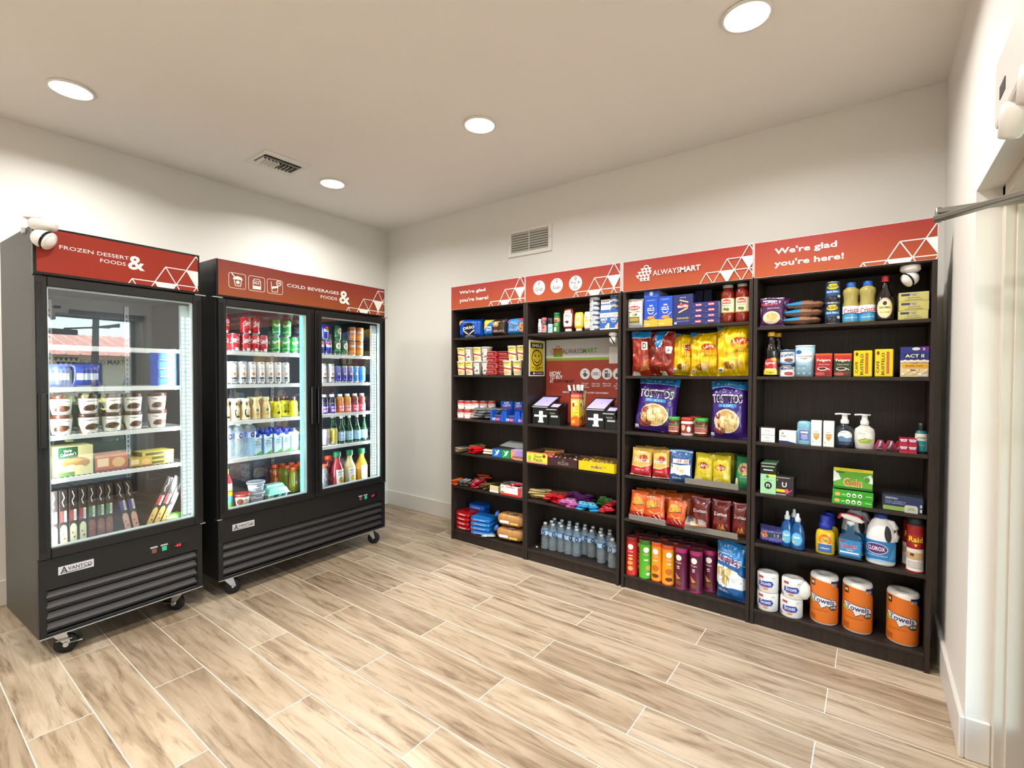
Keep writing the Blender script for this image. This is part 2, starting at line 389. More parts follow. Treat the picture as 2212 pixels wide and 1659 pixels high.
# wall unit above the door
g = G(); PL = mat('d9d4cd', .45, name='white_plastic')
r = tag(empty('emergency_light', (RX, -1.93, 2.15)), 'white plastic emergency light unit on the wall above the entrance door', 'emergency light')
g.box(-.06, 0, -.19, .19, -.07, .10, PL, .01, 2); g.obj('housing', r)
for yy in (.05, -.13):
    g = G(); g.lathe([(0, -.075), (.02, -.07), (.032, -.02), (.034, .0), (.02, .012)], PL, 16); o = g.obj('lamp_head', r); o.location = (-.035, yy, -.07); o.rotation_euler = (.15, .25, 0)
g = G(); g.box(-.0615, -.06, .06, .12, -.02, .01, mat('3a3835', .5)); g.obj('label_plate', r)

# ceiling lamps
LENS = mat('fff4e2', .5, emis=9, name='lamp_diffuser'); WHT = mat('efece6', .45, name='lamp_rim')
nm = {(.745, -2.78): 'near the frozen dessert freezer', (.735, -1.155): 'beside the ceiling grille in the corner', (2.325, -1.145): 'in the middle of the ceiling between fridge and shelves', (3.87, -1.155): 'above the last shelf unit by the door'}
proto = None
for lx, ly in LAMPS[:6]:
    if proto is None:
        r = empty('ceiling_downlight'); g = G(); g.lathe([(.092, 0), (.104, 0), (.104, .008), (.1, .012), (.092, .012)], WHT, 32); g.obj('rim', r)
        g = G(); g.lathe([(0, .0), (.06, .001), (.092, .004)], LENS, 32); g.obj('diffuser', r); proto = r
    else: r = dup(proto)
    r.location = (lx, ly, CEIL - .012)
    tag(r, 'round glowing ceiling downlight ' + nm.get((lx, ly), 'over the open floor'), 'ceiling light', 'recessed ceiling downlights')

# grilles
VM = mat('e4e1d8', .45, name='grille_paint'); VD = mat('2a2620', .8, name='duct_shade')
r = tag(empty('ceiling_vent', (.74, -1.61, CEIL)), 'white louvred ceiling vent between the downlights', 'vent')
g = G(); a, b, c, d = .125, .155, .09, .12
for bx in ((-b, -c, -.17, .17), (c, b, -.17, .17), (-c, c, -.17, -.14), (-c, c, .14, .17)): g.box(*bx, -.008, 0, VM, .002)
g.obj('frame', r)
g = G(); g.box(-.09, .09, -.14, .14, -.0015, -.0005, VD); g.obj('duct_shade_sheet', r)  # thin dark sheet, its colour standing for the unlit duct above
g = G()
for k in range(9):
    y = -.12 + k * .027; s_ = .5 if k < 5 else -.5
    t = bmesh.new(); bmesh.ops.create_cube(t, size=1); g.merge(t, VM, M=Matrix.Translation((.025 * -1, y, -.012)) @ Matrix.Rotation(s_, 4, 'X') @ Matrix.Diagonal((.115, .0015, .024, 1)))
for k in range(2):
    t = bmesh.new(); bmesh.ops.create_cube(t, size=1); g.merge(t, VM, M=Matrix.Translation((.05 + k * .02, 0, -.01)) @ Matrix.Rotation(.6, 4, 'Y') @ Matrix.Diagonal((.02, .27, .0015, 1)))
g.obj('slat', r)
r = tag(empty('wall_grille', (1.92, 0, 2.617)), 'white rectangular return air grille high on the wall above the shelves', 'grille')
g = G()
for bx in ((-.23, -.195, -.12, .12), (.195, .23, -.12, .12)): g.box(bx[0], bx[1], -.012, 0, bx[2], bx[3], VM, .003)
for bx in ((-.195, .195, -.12, -.085), (-.195, .195, .085, .12)): g.box(bx[0], bx[1], -.012, 0, bx[2], bx[3], VM, .003)
g.obj('frame', r)
g = G(); g.box(-.195, .195, -.0015, -.0005, -.085, .085, VD); g.obj('duct_shade_sheet', r)  # dark sheet in place of the shaded duct behind the louvres
g = G()
for k in range(8):
    t = bmesh.new(); bmesh.ops.create_cube(t, size=1); g.merge(t, VM, M=Matrix.Translation((0, -.009, -.0765 + k * .0215)) @ Matrix.Rotation(-.55, 4, 'X') @ Matrix.Diagonal((.39, .0185, .0015, 1)))
g.box(-.003, .003, -.014, -.004, -.085, .085, VM)
g.obj('louvre', r)
for x in (-.213, .213):
    g = G(); g.lathe([(0, .0), (.005, 0), (.005, .002), (0, .003)], mat('a8a59c', .4, .5), 10); o = g.obj('screw', r); o.rotation_euler = (PI / 2, 0, 0); o.location = (x, -.012, 0)

# ---------------------------------------------------------------- outdoors, seen through the door and in the fridge glass
def out(o, l, c, grp=None): return tag(o, l, c, grp)
g = G(); g.box(4.86, 60, -40, 40, -.16, -.12, mat('5b5a58', .9, bump=.3, bscale=8, name='asphalt')); struct(g.obj('ground'))
g = G(); g.box(4.86, 8.2, -9, 6, -.12, 0.0, mat('b3a48e', .9, bump=.2, bscale=15, name='concrete')); struct(g.obj('sidewalk'))
g = G(); g.box(4.86, 7.4, -7, 2.5, 2.62, 2.75, mat('55504a', .8, name='canopy_paint')); struct(g.obj('porch_canopy'))  # porch canopy outside the door, out of view; holds back sun and sky
for x, y in ((7.2, -3.6), (7.2, 1.2)):
    g = G(); g.box(x - .09, x + .09, y - .09, y + .09, 0, 2.62, mat('d9d2c4', .7), .01); tag(g.obj('porch_post'), 'pale square post holding the porch roof outside the entrance', 'post', 'porch posts')
# house with a pink ribbed metal roof
PK = mat('c98f80', .5, name='pink_metal_roof'); CRM = mat('e8d3b4', .8, name='cream_stucco')
r = tag(empty('house_building', (31, 10.5, 0)), 'low cream house with a pink ribbed metal roof across the parking lot', 'building')
g = G(); g.box(0, 9, -9, 9, -.1, 2.5, CRM); g.obj('wall', r)
g = G()
g.face([(-.8, -10, 2.4), (-.8, 10, 2.4), (4, 7, 3.75), (4, -7, 3.75)], PK); g.face([(-.8, -10, 2.4), (4, -7, 3.75), (9.8, -10, 2.4)], PK); g.face([(-.8, 10, 2.4), (9.8, 10, 2.4), (4, 7, 3.75)], PK); g.face([(9.8, -10, 2.4), (4, -7, 3.75), (4, 7, 3.75), (9.8, 10, 2.4)], PK)
RB = mat('edd3c6', .5)
for k in range(33):
    y = -9.6 + k * .6; t = min(1, max(.1, (10 - abs(y)) / 3)); g.tube([(-.8, y, 2.44), (-.8 + 4.8 * t, y, 2.44 + 1.35 * t)], .05, RB, 4)
g.obj('roof', r)
for k in range(5):
    g = G(); y = -7 + k * 3.3; g.box(-.03, 0, y, y + 1.3, .8, 2.0, mat('39424a', .2)); g.obj('window', r)
def tree(x, y, h, rad, colr, lab, dens=260, tr=.16, palm=False):
    r = tag(empty('palm_tree' if palm else 'tree', (x, y, -.1)), lab, 'tree'); BK = mat('5d4c3a', .9)
    g = G(); g.tube([(0, 0, 0), (.1, .05, h * .35), (-.05, .1, h * .6 if not palm else h)], tr, BK, 8); g.obj('trunk', r)
    g = G(); lm = [mat(c_, .6) for c_ in colr]
    rnd = random.Random(int(x * 7 + y))
    if palm:
        for k in range(16):
            a = k * 2.4; L = rad; pts = [(L * t * math.cos(a), L * t * math.sin(a), h + .9 * t - 1.9 * t * t) for t in (0, .25, .5, .75, 1)]
            for p, q in zip(pts, pts[1:]):
                for s_ in (-1, 1):
                    ox, oy = -math.sin(a) * .35 * s_, math.cos(a) * .35 * s_; g.face([p, q, (q[0] + ox, q[1] + oy, q[2] - .25), (p[0] + ox, p[1] + oy, p[2] - .25)], lm[k % len(lm)])
    else:
        for k in range(dens):
            th, ph = rnd.uniform(0, 2 * PI), math.acos(rnd.uniform(-1, 1)); rr = rad * rnd.uniform(.35, 1)
            c_ = Vector((rr * math.sin(ph) * math.cos(th), rr * math.sin(ph) * math.sin(th), h * .68 + rr * .75 * math.cos(ph)))
            a = Vector((rnd.uniform(-1, 1), rnd.uniform(-1, 1), rnd.uniform(-1, 1))).normalized(); b = a.orthogonal().normalized(); s_ = rnd.uniform(.16, .34) * rad / 2
            g.face([c_ + a * s_, c_ + b * s_ * .7, c_ - a * s_, c_ - b * s_ * .7], lm[rnd.randrange(len(lm))])
    g.obj('crown', r); return r
GR = ['3d4a22', '566530', '7b8342', '2c3719', 'a49b52']
tree(16.5, -.9, 6.2, 2.3, GR, 'leafy dark green tree growing beside the parking lot', 520)
tree(22, 4.6, 5.5, 2.2, GR[:3], 'slender palm tree standing in front of the house', palm=True, tr=.12)
tree(24, 9.5, 6.5, 2.4, GR[1:], 'taller palm tree beyond the slender one', palm=True, tr=.14)
tree(49, 24, 10, 5.0, GR, 'broad green tree rising behind the house', 420)
g = G(); rnd = random.Random(5)
for k in range(520):
    c_ = Vector((rnd.uniform(-.55, .55), rnd.uniform(-1.5, 1.5), rnd.uniform(.05, 1.0))); a = Vector((rnd.uniform(-1, 1), rnd.uniform(-1, 1), rnd.uniform(-1, 1))).normalized(); b = a.orthogonal()
    g.face([c_ + a * .09, c_ + b * .06, c_ - a * .09, c_ - b * .06], mat(GR[k % 5], .6))
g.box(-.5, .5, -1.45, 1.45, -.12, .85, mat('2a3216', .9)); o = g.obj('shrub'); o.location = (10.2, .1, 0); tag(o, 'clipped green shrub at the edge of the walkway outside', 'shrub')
def car(x, y, colr, lab, rz):
    r = tag(empty('car', (x, y, -.12), rz), lab, 'car', 'parked cars'); cm = mat(colr, .15, .3, coat=1); gl = mat('11161c', .05)
    pr = [(-2.2, .35), (-2.25, .75), (-1.9, .92), (-1.15, 1.0), (-.55, 1.42), (.7, 1.46), (1.5, 1.05), (2.15, .98), (2.25, .6), (2.2, .3)]
    g = G()
    for s_ in (-.86, .86): g.face([(px, s_, pz) for px, pz in pr], cm)
    for p, q in zip(pr, pr[1:] + pr[:1]): g.face([(p[0], -.86, p[1]), (q[0], -.86, q[1]), (q[0], .86, q[1]), (p[0], .86, p[1])], cm)
    g.obj('body', r); g = G()
    for s_ in (-.865, .865): g.face([(-1.0, s_, 1.0), (-.5, s_, 1.35), (.65, s_, 1.38), (1.3, s_, 1.03)], gl)
    g.face([(-1.2, -.75, 1.0), (-.57, -.7, 1.43), (-.57, .7, 1.43), (-1.2, .75, 1.0)], gl); g.obj('window', r)
    for wx in (-1.4, 1.4):
        for wy in (-.8, .8):
            g = G(); g.lathe([(0, -.1), (.2, -.1, mat('b9bcc0', .3, .8)), (.33, -.1), (.33, .1), (0, .1)], mat('151515', .8), 20); o = g.obj('wheel', r); o.rotation_euler = (PI / 2, 0, 0); o.location = (wx, wy, .33)
car(14.2, 3.6, '1c2a5c', 'dark blue car parked outside beyond the shrub', .2)
car(13.2, -2.4, 'd8dadd', 'silver car parked outside close to the porch', .1)
car(20.5, 8.6, '8b8e93', 'grey car parked farther off near the house', .2)
# ---------------------------------------------------------------- shelf units with their signs
WD = wood_dark(); W_ = 'ffffff'; SW = mat('f4f1ec', .4)
def tri_art(x0, a, l1, W, H, m=SW, lw=.0055):
    "stepped triangle lattice; x0 apex x, a cell side, l1 apex height, metres from the lower corner"
    h = a * .866; L = [l1, l1 - h, l1 - 2 * h, l1 - 3 * h]; U = lambda x, z: (x / W, z / H); r = []
    def ln(*p): r.append(('l', [U(*q) for q in p], lw / H, m))
    xs1 = [x0 + k * a for k in range(3)]; xs2 = [x0 + (k - 1.5) * a for k in range(5)]; xs3 = [x0 + (k - 3) * a for k in range(7)]; xs4 = [x0 + (k - 4.5) * a for k in range(8)]
    for xs, z in ((xs1, L[0]), (xs2, L[1]), (xs3, L[2])):
        if z < H: ln((xs[0], z), (xs[-1], z))
    for k, x in enumerate(xs1): ln((x - a / 2, L[1]), (x, L[0]), (x + a / 2, L[1]))
    for x in xs2: ln((x - a / 2, L[2]), (x, L[1]), (x + a / 2, L[2]))
    for x in xs3: ln((x - a / 2, L[3]), (x, L[2]), (x + a / 2, L[3]))
    r.append(('p', [U(x0 - a / 2, L[1]), U(x0 + a / 2, L[1]), U(x0, L[2])], m)); r.append(('p', [U(x0 - 2 * a, L[2]), U(x0 - a, L[2]), U(x0 - 1.5 * a, L[3])], m))
    return r
def clipped(g, items, W, H, mp, m=None):
    "artwork cut off at the border of its panel"
    q = G(); q.m = g.m; q.art(items, W, H, lambda x, z, o: (x, -o, z))
    for co, no in (((-W / 2, 0, 0), (-1, 0, 0)), ((W / 2, 0, 0), (1, 0, 0)), ((0, 0, 0), (0, 0, -1)), ((0, 0, H), (0, 0, 1))):
        bmesh.ops.bisect_plane(q.bm, geom=q.bm.verts[:] + q.bm.edges[:] + q.bm.faces[:], plane_co=co, plane_no=no, clear_outer=True)
    mp2 = {v: g.bm.verts.new(mp(v.co.x, v.co.z, -v.co.y)) for v in q.bm.verts}
    for f in q.bm.faces:
        nf = g.bm.faces.new([mp2[v] for v in f.verts]); nf.material_index = f.material_index
    q.bm.free()
SGN = grad_mat('sign_print', '92241e', 'a94c22', 0, .2); EDG = mat('e9dfe0', .5)
UX = [(1.378, 2.168), (2.170, 2.960), (2.975, 3.775), (3.779, 4.577)]
LV = {'A': 1.765, 'B': 1.444, 'C': 1.066, 'D': .770, 'E': .477, 'F': .090}
LV4 = dict(LV, A=1.728)
SH_H, DEP, TH = 2.02, .276, .018
def unit(i, shelves, lab):
    x0, x1 = UX[i]; r = tag(empty('shelf_unit', (x0, YF, 0)), lab, 'shelf unit', 'black-brown shelf units'); Wd = x1 - x0
    for a in (0, Wd - .02):
        g = G(); g.box(a, a + .02, 0, DEP, 0, SH_H, WD, .0012)
        xs = a + .0203 if a == 0 else a - .0003
        for k in range(38):
            for yy in (.035, .235):
                z = .2 + k * .046; g.box(xs - .0002, xs + .0002, yy, yy + .004, z, z + .004, mat('120d0a', .9))
        g.obj('side_panel', r)
    g = G(); g.box(.02, Wd - .02, DEP - .008, DEP, .02, SH_H, WD); g.obj('back_panel', r)
    g = G(); g.box(.02, Wd - .02, .002, DEP - .008, SH_H - .02, SH_H, WD, .001); g.obj('top_board', r)
    g = G(); g.box(.02, Wd - .02, .012, .03, 0, .072, WD, .001); g.obj('plinth', r)
    for s in shelves:
        z = (LV4 if i == 3 else LV)[s]; g = G(); g.box(.0205, Wd - .0205, .003, DEP - .0085, z - TH, z, WD, .0012); g.obj('shelf_board', r)
    return r
SGA = {0: [('t', "We're glad", .31, .70, .37, .165, SW, 0, 2), ('t', "you're here!", .33, .36, .41, .2, SW, 0, 2)], 3: [('t', "We're glad", .313, .665, .366, .215, SW, 0, 2), ('t', "you're here!", .332, .325, .406, .215, SW, 0, 2)]}
DKT = mat('4a2a1c', .5)
SGA[1] = sum([[('e', c, .504, .068, .272, SW), ('t', '0', c, .68, .022, .15, DKT, 0, 2)] + t for c, t in ((.161, [('t', 'Grab', .161, .44, .085, .14, DKT)]), (.359, [('t', 'Scan', .359, .44, .085, .14, DKT)]), (.561, [('t', 'Pay &', .561, .52, .095, .13, DKT), ('t', 'Go', .561, .36, .04, .13, DKT)]))], [])
lg = []
for row, (z, xs) in enumerate(((.66, (.17, .2, .23)), (.56, (.145, .175, .205, .235)), (.45, (.13, .16, .19, .22)), (.34, (.16, .19, .22)))):
    for x in xs: lg.append(('p', [(x - .017, z + .05), (x + .017, z + .05), (x, z - .045)], SW)); lg.append(('p', [(x - .002, z - .05), (x + .012, z - .05), (x + .005, z - .02)], SW))
lg += [('l', [(.185, .7), (.19, .77), (.205, .79), (.22, .77), (.225, .7)], .03, SW), ('l', [(.155, .3), (.235, .3)], .02, SW)]
SGA[2] = lg + [('t', 'ALWAYS', .369, .512, .216, .17, SW, 0, 0), ('t', 'MART', .558, .512, .155, .17, SW, 0, 2)]
TRI = {0: (.742 + .0, .098, .205, .79), 1: (.742, .098, .205, .79), 2: (3.754 - 2.975, .079, .1985, .80), 3: (4.581 - 3.779, .098, .19, .798)}
SL = ['orange header sign reading We\'re glad you\'re here over the narrow-looking far shelf unit', 'orange header sign with three white circles Grab, Scan, Pay & Go', 'orange header sign with a white store logo of triangles and name', 'widest orange header sign reading We\'re glad you\'re here beside the door wall']
units = []
for i in range(4):
    units.append(unit(i, 'ABCDEF' if i != 1 else 'ACDEF', ['dark brown shelf unit closest to the fridges with cookies and soup cups', 'dark brown shelf unit holding the two payment tablets and poster', 'dark brown shelf unit full of crisp bags and chip tubes', 'dark brown shelf unit with groceries, soap and cleaning products'][i]))
    x0, x1 = UX[i]; Wd = x1 - x0 - .004; H = .1993; g = G()
    g.box(-Wd / 2, Wd / 2, -.004, 0, 0, H, EDG)
    g.art([('r', .002, .006, .998, .994, SGN)], Wd, H, flat(-.004))
    t = TRI[i]; clipped(g, SGA[i] + tri_art(t[0] - .002, t[1], t[2], Wd, H, lw=.005 if i != 2 else .0042), Wd, H, lambda x, z, o: (x, -.0042 - o, z))
    o = g.obj('header_sign'); o.location = ((x0 + x1) / 2, YF - .0005, 2.0085); tag(o, SL[i], 'sign', 'header signs on the shelf units')

# ---------------------------------------------------------------- fridges
BKM = mat('1c1c1d', .38, .2, name='black_coated_steel'); BKG = mat('0f0f10', .25, name='gloss_black'); GSM = mat('3a3a37', .42, .35, name='side_steel'); INN = mat('3a3e43', .45, .1, name='cabinet_liner')
WIRE = mat('eef2f2', .4, name='white_wire'); CHR = mat('c9cccf', .25, .9, name='chrome'); LED = mat('e4fbff', .5, emis=11, name='led_light'); RUB = mat('121212', .6, name='rubber')
FG = thin_glass('fridge_glass', 'f9fbfb', 1.78); GSK = mat('d4e4e2', .4)
ZB, ZT, ZH, ZD0, ZD1, ZG0, ZG1 = .137, 2.172, 1.945, .531, 1.925, .580, 1.878
FDEP = .60
def wheel_caster(r, x, y, brake, turn):
    c = empty('caster', (x, y, 0), turn); c.parent = r
    g = G(); g.box(-.045, .045, -.038, .038, .128, .134, CHR, .001)
    g.lathe([(.028, .112), (.034, .118), (.034, .128)], CHR, 16)
    for s_ in (-1, 1):
        g.face([(-.03, s_ * .02, .115), (.03, s_ * .02, .115), (.047, s_ * .02, .052), (.028, s_ * .02, .045)], CHR)
        g.face([(-.03, s_ * .018, .115), (.03, s_ * .018, .115), (.047, s_ * .018, .052), (.028, s_ * .018, .045)], CHR)
    g.box(-.03, .03, -.02, .02, .108, .116, CHR)
    o = g.obj('caster_fork', c)
    g = G(); g.lathe([(0, -.0135), (.03, -.0135), (.044, -.013), (.049, -.008), (.049, .008), (.044, .013), (.03, .0135), (0, .0135)], RUB, 28); g.lathe([(0, -.025, CHR), (.009, -.025, CHR), (.009, .025, CHR), (0, .025)], CHR, 10)
    w2 = g.obj('wheel', c); w2.rotation_euler = (PI / 2, 0, 0); w2.location = (.028, 0, .05)
    if brake:
        g = G(); g.box(-.01, .055, -.032, -.022, .075, .082, CHR, .002); g.box(.03, .095, -.03, .03, .055, .06, CHR, .002); g.tube([(.028, -.03, .05), (.028, .03, .05)], .012, CHR)
        g.obj('brake_lever', c)
def fridge(F, Wd, doors, lab, side, logo, hinge, rd):
    r = tag(empty('display_freezer' if len(doors) == 1 else 'display_fridge', F.O, F.rot), lab, 'freezer' if len(doors) == 1 else 'fridge')
    g = G(); t = .035
    g.box(0, t, .0, FDEP, ZB, ZT, GSM if side else BKM, .002); g.box(Wd - t, Wd, .0, FDEP, ZB, ZT, BKM, .002)
    g.box(t, Wd - t, 0.02, FDEP, ZT - .26, ZT, BKM); g.box(t, Wd - t, FDEP - .035, FDEP, ZB, ZT - .26, BKM); g.box(t, Wd - t, .03, FDEP - .035, ZB, .44, BKM)
    g.obj('cabinet', r)
    g = G()
    g.box(t, t + .004, .05, FDEP - .035, .548, ZT - .26, INN); g.box(Wd - t - .004, Wd - t, .05, FDEP - .035, .548, ZT - .26, INN); g.box(t, Wd - t, FDEP - .039, FDEP - .035, .548, ZT - .26, INN)
    g.box(t, Wd - t, .03, FDEP - .035, .44, .548, INN); g.box(t, Wd - t, .05, FDEP - .035, ZT - .266, ZT - .26, INN)
    for k in range(len(doors) + 1):
        x = Wd * (k + .5) / (len(doors) + 1); g.box(x - .012, x + .012, FDEP - .047, FDEP - .039, .55, 1.88, mat('8d9093', .35, .7))
        for q in range(40): g.box(x - .003, x + .003, FDEP - .0475, FDEP - .0465, .6 + q * .031, .615 + q * .031, mat('17181a', .8))
    g.obj('liner', r)
    # header with lit print
    hd = empty('header', (0, 0, 0)); hd.parent = r
    g = G(); g.box(0, Wd, -.012, .02, ZH - .012, ZT, BKG, .002); g.obj('header_frame', hd)
    HW, HH = Wd - .024, .213 if side else .222; HZ = ZH + .002
    g = G(); g.box(-HW / 2, HW / 2, -.0025, 0, 0, HH, RD2 if side else RD3)
    clipped(g, logo(HW, HH), HW, HH, lambda x, z, o: (x, -.0027 - o, z)); o = g.obj('header_print', hd); o.location = (Wd / 2, -.0122, HZ)
    # doors
    for (a, b, ga, gb, hs) in doors:
        d = empty('door', (0, 0, 0)); d.parent = r
        g = G(); y0, y1 = -.03, .012
        for bx in ((a, ga, ZD0, ZD1), (gb, b, ZD0, ZD1), (ga, gb, ZD0, ZG0), (ga, gb, ZG1, ZD1)): g.box(bx[0], bx[1], y0, y1, bx[2], bx[3], BKM, .003)
        for k in range(5):
            q = .006 + k * .005; g.box(a + q, a + q + .002, y0 - .0012, y0, ZD0 + .03, ZD1 - .03, BKG); g.box(b - q - .002, b - q, y0 - .0012, y0, ZD0 + .03, ZD1 - .03, BKG)
        for bx in ((ga, ga + .006, ZG0, ZG1), (gb - .006, gb, ZG0, ZG1), (ga, gb, ZG0, ZG0 + .006), (ga, gb, ZG1 - .006, ZG1)): g.box(bx[0], bx[1], -.016, .012, bx[2], bx[3], GSK)
        g.obj('door_frame', d)
        g = G(); g.box(ga + .001, gb - .001, -.018, -.014, ZG0 + .001, ZG1 - .001, FG); g.obj('glass_pane', d)
        hx = a + .022 if hs < 0 else b - .022
        g = G(); g.box(hx - .017, hx + .017, y0 - .022, y0, 1.08, 1.356, BKG, .006, 2); g.obj('handle', d)
        e = b if hs < 0 else a
        g = G(); g.box(e - .03, e + .03, -.02, .01, ZD1 + .002, ZD1 + .008, CHR); g.obj('hinge', d)
        g = G(); g.box(e - .015, e + .015, -.02, .01, ZD0 - .007, ZD0 - .001, CHR); g.obj('hinge', d)
    # wire shelves with price rails
    spans = [(t + .006, Wd - t - .006)] if len(doors) == 1 else [(t + .006, Wd / 2 - .012), (Wd / 2 + .012, Wd - t - .006)]
    for z in rd:
        for (a, b) in spans:
            g = G(); g.box(a, b, .055, .06, z - .022, z + .002, WIRE, .001)
            n = int((b - a) / .022)
            for k in range(n + 1):
                x = a + (b - a) * k / n; g.box(x - .0013, x + .0013, .06, .55, z - .004, z - .001, WIRE)
            for y in (.06, .3, .545): g.box(a, b, y, y + .004, z - .009, z - .004, WIRE)
            g.obj('wire_shelf', r)
    # light strips
    for x, sgn, wd in ([(t + .014, 1, .012), (Wd - .066, -1, .026)] if len(doors) == 1 else [(t + .014, 1, .012), (.607, -1, 0), (Wd / 2 + .02, 1, .012), (Wd - .082, -1, .026)]):
        g = G()
        if wd: g.box(x - wd, x + wd, .026, .046, .56, 1.86, mat('cfe0e2', .4))
        else: g.box(x - .009, x + .009, .02, .05, .56, 1.90, mat('8fe4e6', .5, emis=1.1, name='light_diffuser')); g.box(x + .009, x + .05, .02, .05, .56, 1.90, BKM)
        for k in range(50 if wd else 0):
            z = .60 + k * .024
            for dx in ((0,) if wd < .02 else (-.014, .012)): g.box(x + dx - .005, x + dx + .005, .0245, .0475, z, z + .012, LED)
        g.obj('led_strip', r)
        l = bpy.data.lights.new('led_glow', 'AREA'); l.shape = 'RECTANGLE'; l.size = .02; l.size_y = 1.25; l.energy = LEDW; l.color = (.88, .97, 1); l.spread = math.radians(150)
        o = bpy.data.objects.new('led_glow', l); COL.objects.link(o); o.parent = r; o.location = (x + sgn * (wd + .012), .055, 1.2)
        dv = Vector((sgn * .8, .75, 0)).normalized(); o.rotation_euler = dv.to_track_quat('-Z', 'Y').to_euler()
    if len(doors) == 2:
        g = G(); g.box(Wd / 2 - .03, Wd / 2 + .03, .012, .03, ZD0, ZD1, BKM); g.obj('mullion', r)
    # lower panel
    gp = empty('grille_panel', (0, 0, 0)); gp.parent = r
    g = G()
    for bx in ((0, Wd, .371, ZD0 - .004), (0, .028, ZB, .371), (Wd - .028, Wd, ZB, .371), (.028, Wd - .028, ZB, .152)): g.box(bx[0], bx[1], -.012, .02, bx[2], bx[3], BKM, .002)
    g.box(.028, Wd - .028, .018, .03, .15, .372, BKG)
    g.box(0, Wd, -.013, .012, ZB - .006, ZB, CHR)
    for x in (.014, Wd - .014):
        for z in (.405, .19): g.lathe([(0, 0)], BKG) if False else g.box(x - .004, x + .004, -.0135, -.012, z, z + .008, BKG)
    g.obj('panel_frame', gp)
    g = G()
    for k in range(4):
        z = .186 + k * .053; tt = bmesh.new(); bmesh.ops.create_cube(tt, size=1); g.merge(tt, mat('403d3d', .42, .2), M=Matrix.Translation((Wd / 2, .004, z)) @ Matrix.Rotation(1.0, 4, 'X') @ Matrix.Diagonal((Wd - .058, .034, .002, 1)))
        g.box(.029, Wd - .029, -.0095, -.0045, z - .022, z - .013, BKM)
    g.obj('louvre', gp)
    bw = .141; g = G(); g.box(0, bw, -.0016, 0, 0, .041, mat('d8d9dc', .3, .4), .0005); NV = mat('20283c', .5)
    g.art([('t', 'A', .16, .52, .2, .8, NV, 0, 1), ('t', 'VANTCO', .6, .56, .68, .44, NV), ('l', [(.05, .22), (.16, .2), (.3, .14), (.5, .16), (.75, .26), (.93, .36)], .07, NV), ('p', [(.84, .24), (.95, .34), (.82, .38)], NV)], bw, .041, lambda x, z, o: (x + bw / 2, -.0016 - o, z))
    o = g.obj('brand_badge', r); o.location = (.073 if side else .085, -.0122, .434); o['label'] = 'silver name badge'
    cx = Wd - .135; o = empty('control_panel', (cx, -.0122, .432)); o.parent = r
    g = G(); g.box(-.033, .045, -.004, 0, -.017, .017, BKG, .001); g.obj('display_housing', o)
    RED = mat('ff2a3c', .5, emis=3.0); g = G(); g.art([('t', '-66' if side else '-3.7' if False else ('-66'), .5, .5, 1, 1, RED, 0, 0)] if side else [('t', '3.7', .5, .5, 1, 1, RED, 0, 0)], .03, .016, lambda x, z, q: (x + (.0 if side else .004), -.0042 - q, z - .008)); g.obj('digits', o)
    for k, (dx, c_) in enumerate(((-.121, '7d4a44'), (-.07, '2f9f78'))):
        g = G(); g.box(dx - .012, dx + .012, -.005, 0, -.012, .012, mat(c_, .3, emis=.5 if k else 0), .001); g.box(dx - .018, dx + .018, -.001, 0, .016, .025, mat('b8bab8', .5)); g.obj('rocker_switch', o)
    for x, y, bk, tn in ((.09, .07, side, -.3), (Wd - .09, .07, side, 2.2 if side else -1.0), (.09, FDEP - .08, 0, .5), (Wd - .09, FDEP - .08, 0, 2.0)): wheel_caster(r, x, y, bk, tn)
    return r
LEDW = 5.0
RD2 = mat('96301f', .45, spec=.25, name='header_red'); RD3 = grad_mat('header_gradient', '84291e', '96491d', 0, .22)
def logo1(W, H):
    return [('t', 'FROZEN DESSERT', .318, .635, .40, .088, SW, 0, 0), ('t', 'FOODS', .42, .47, .155, .088, SW, 0, 0), ('t', '&', .565, .54, .11, .36, SW, 0, 2)] + tri_art(.708, .108, .214, W, H, lw=.005)
def icon(x0, x1, z0, z1, W, H):
    r = []; c = .012 / W; e = .012 / H
    pts = [(x0 + c, z0), (x1 - c, z0), (x1 - c * .3, z0 + e * .3), (x1, z0 + e), (x1, z1 - e), (x1 - c * .3, z1 - e * .3), (x1 - c, z1), (x0 + c, z1), (x0 + c * .3, z1 - e * .3), (x0, z1 - e), (x0, z0 + e), (x0 + c * .3, z0 + e * .3), (x0 + c, z0)]
    return [('l', pts, .012, SW)]
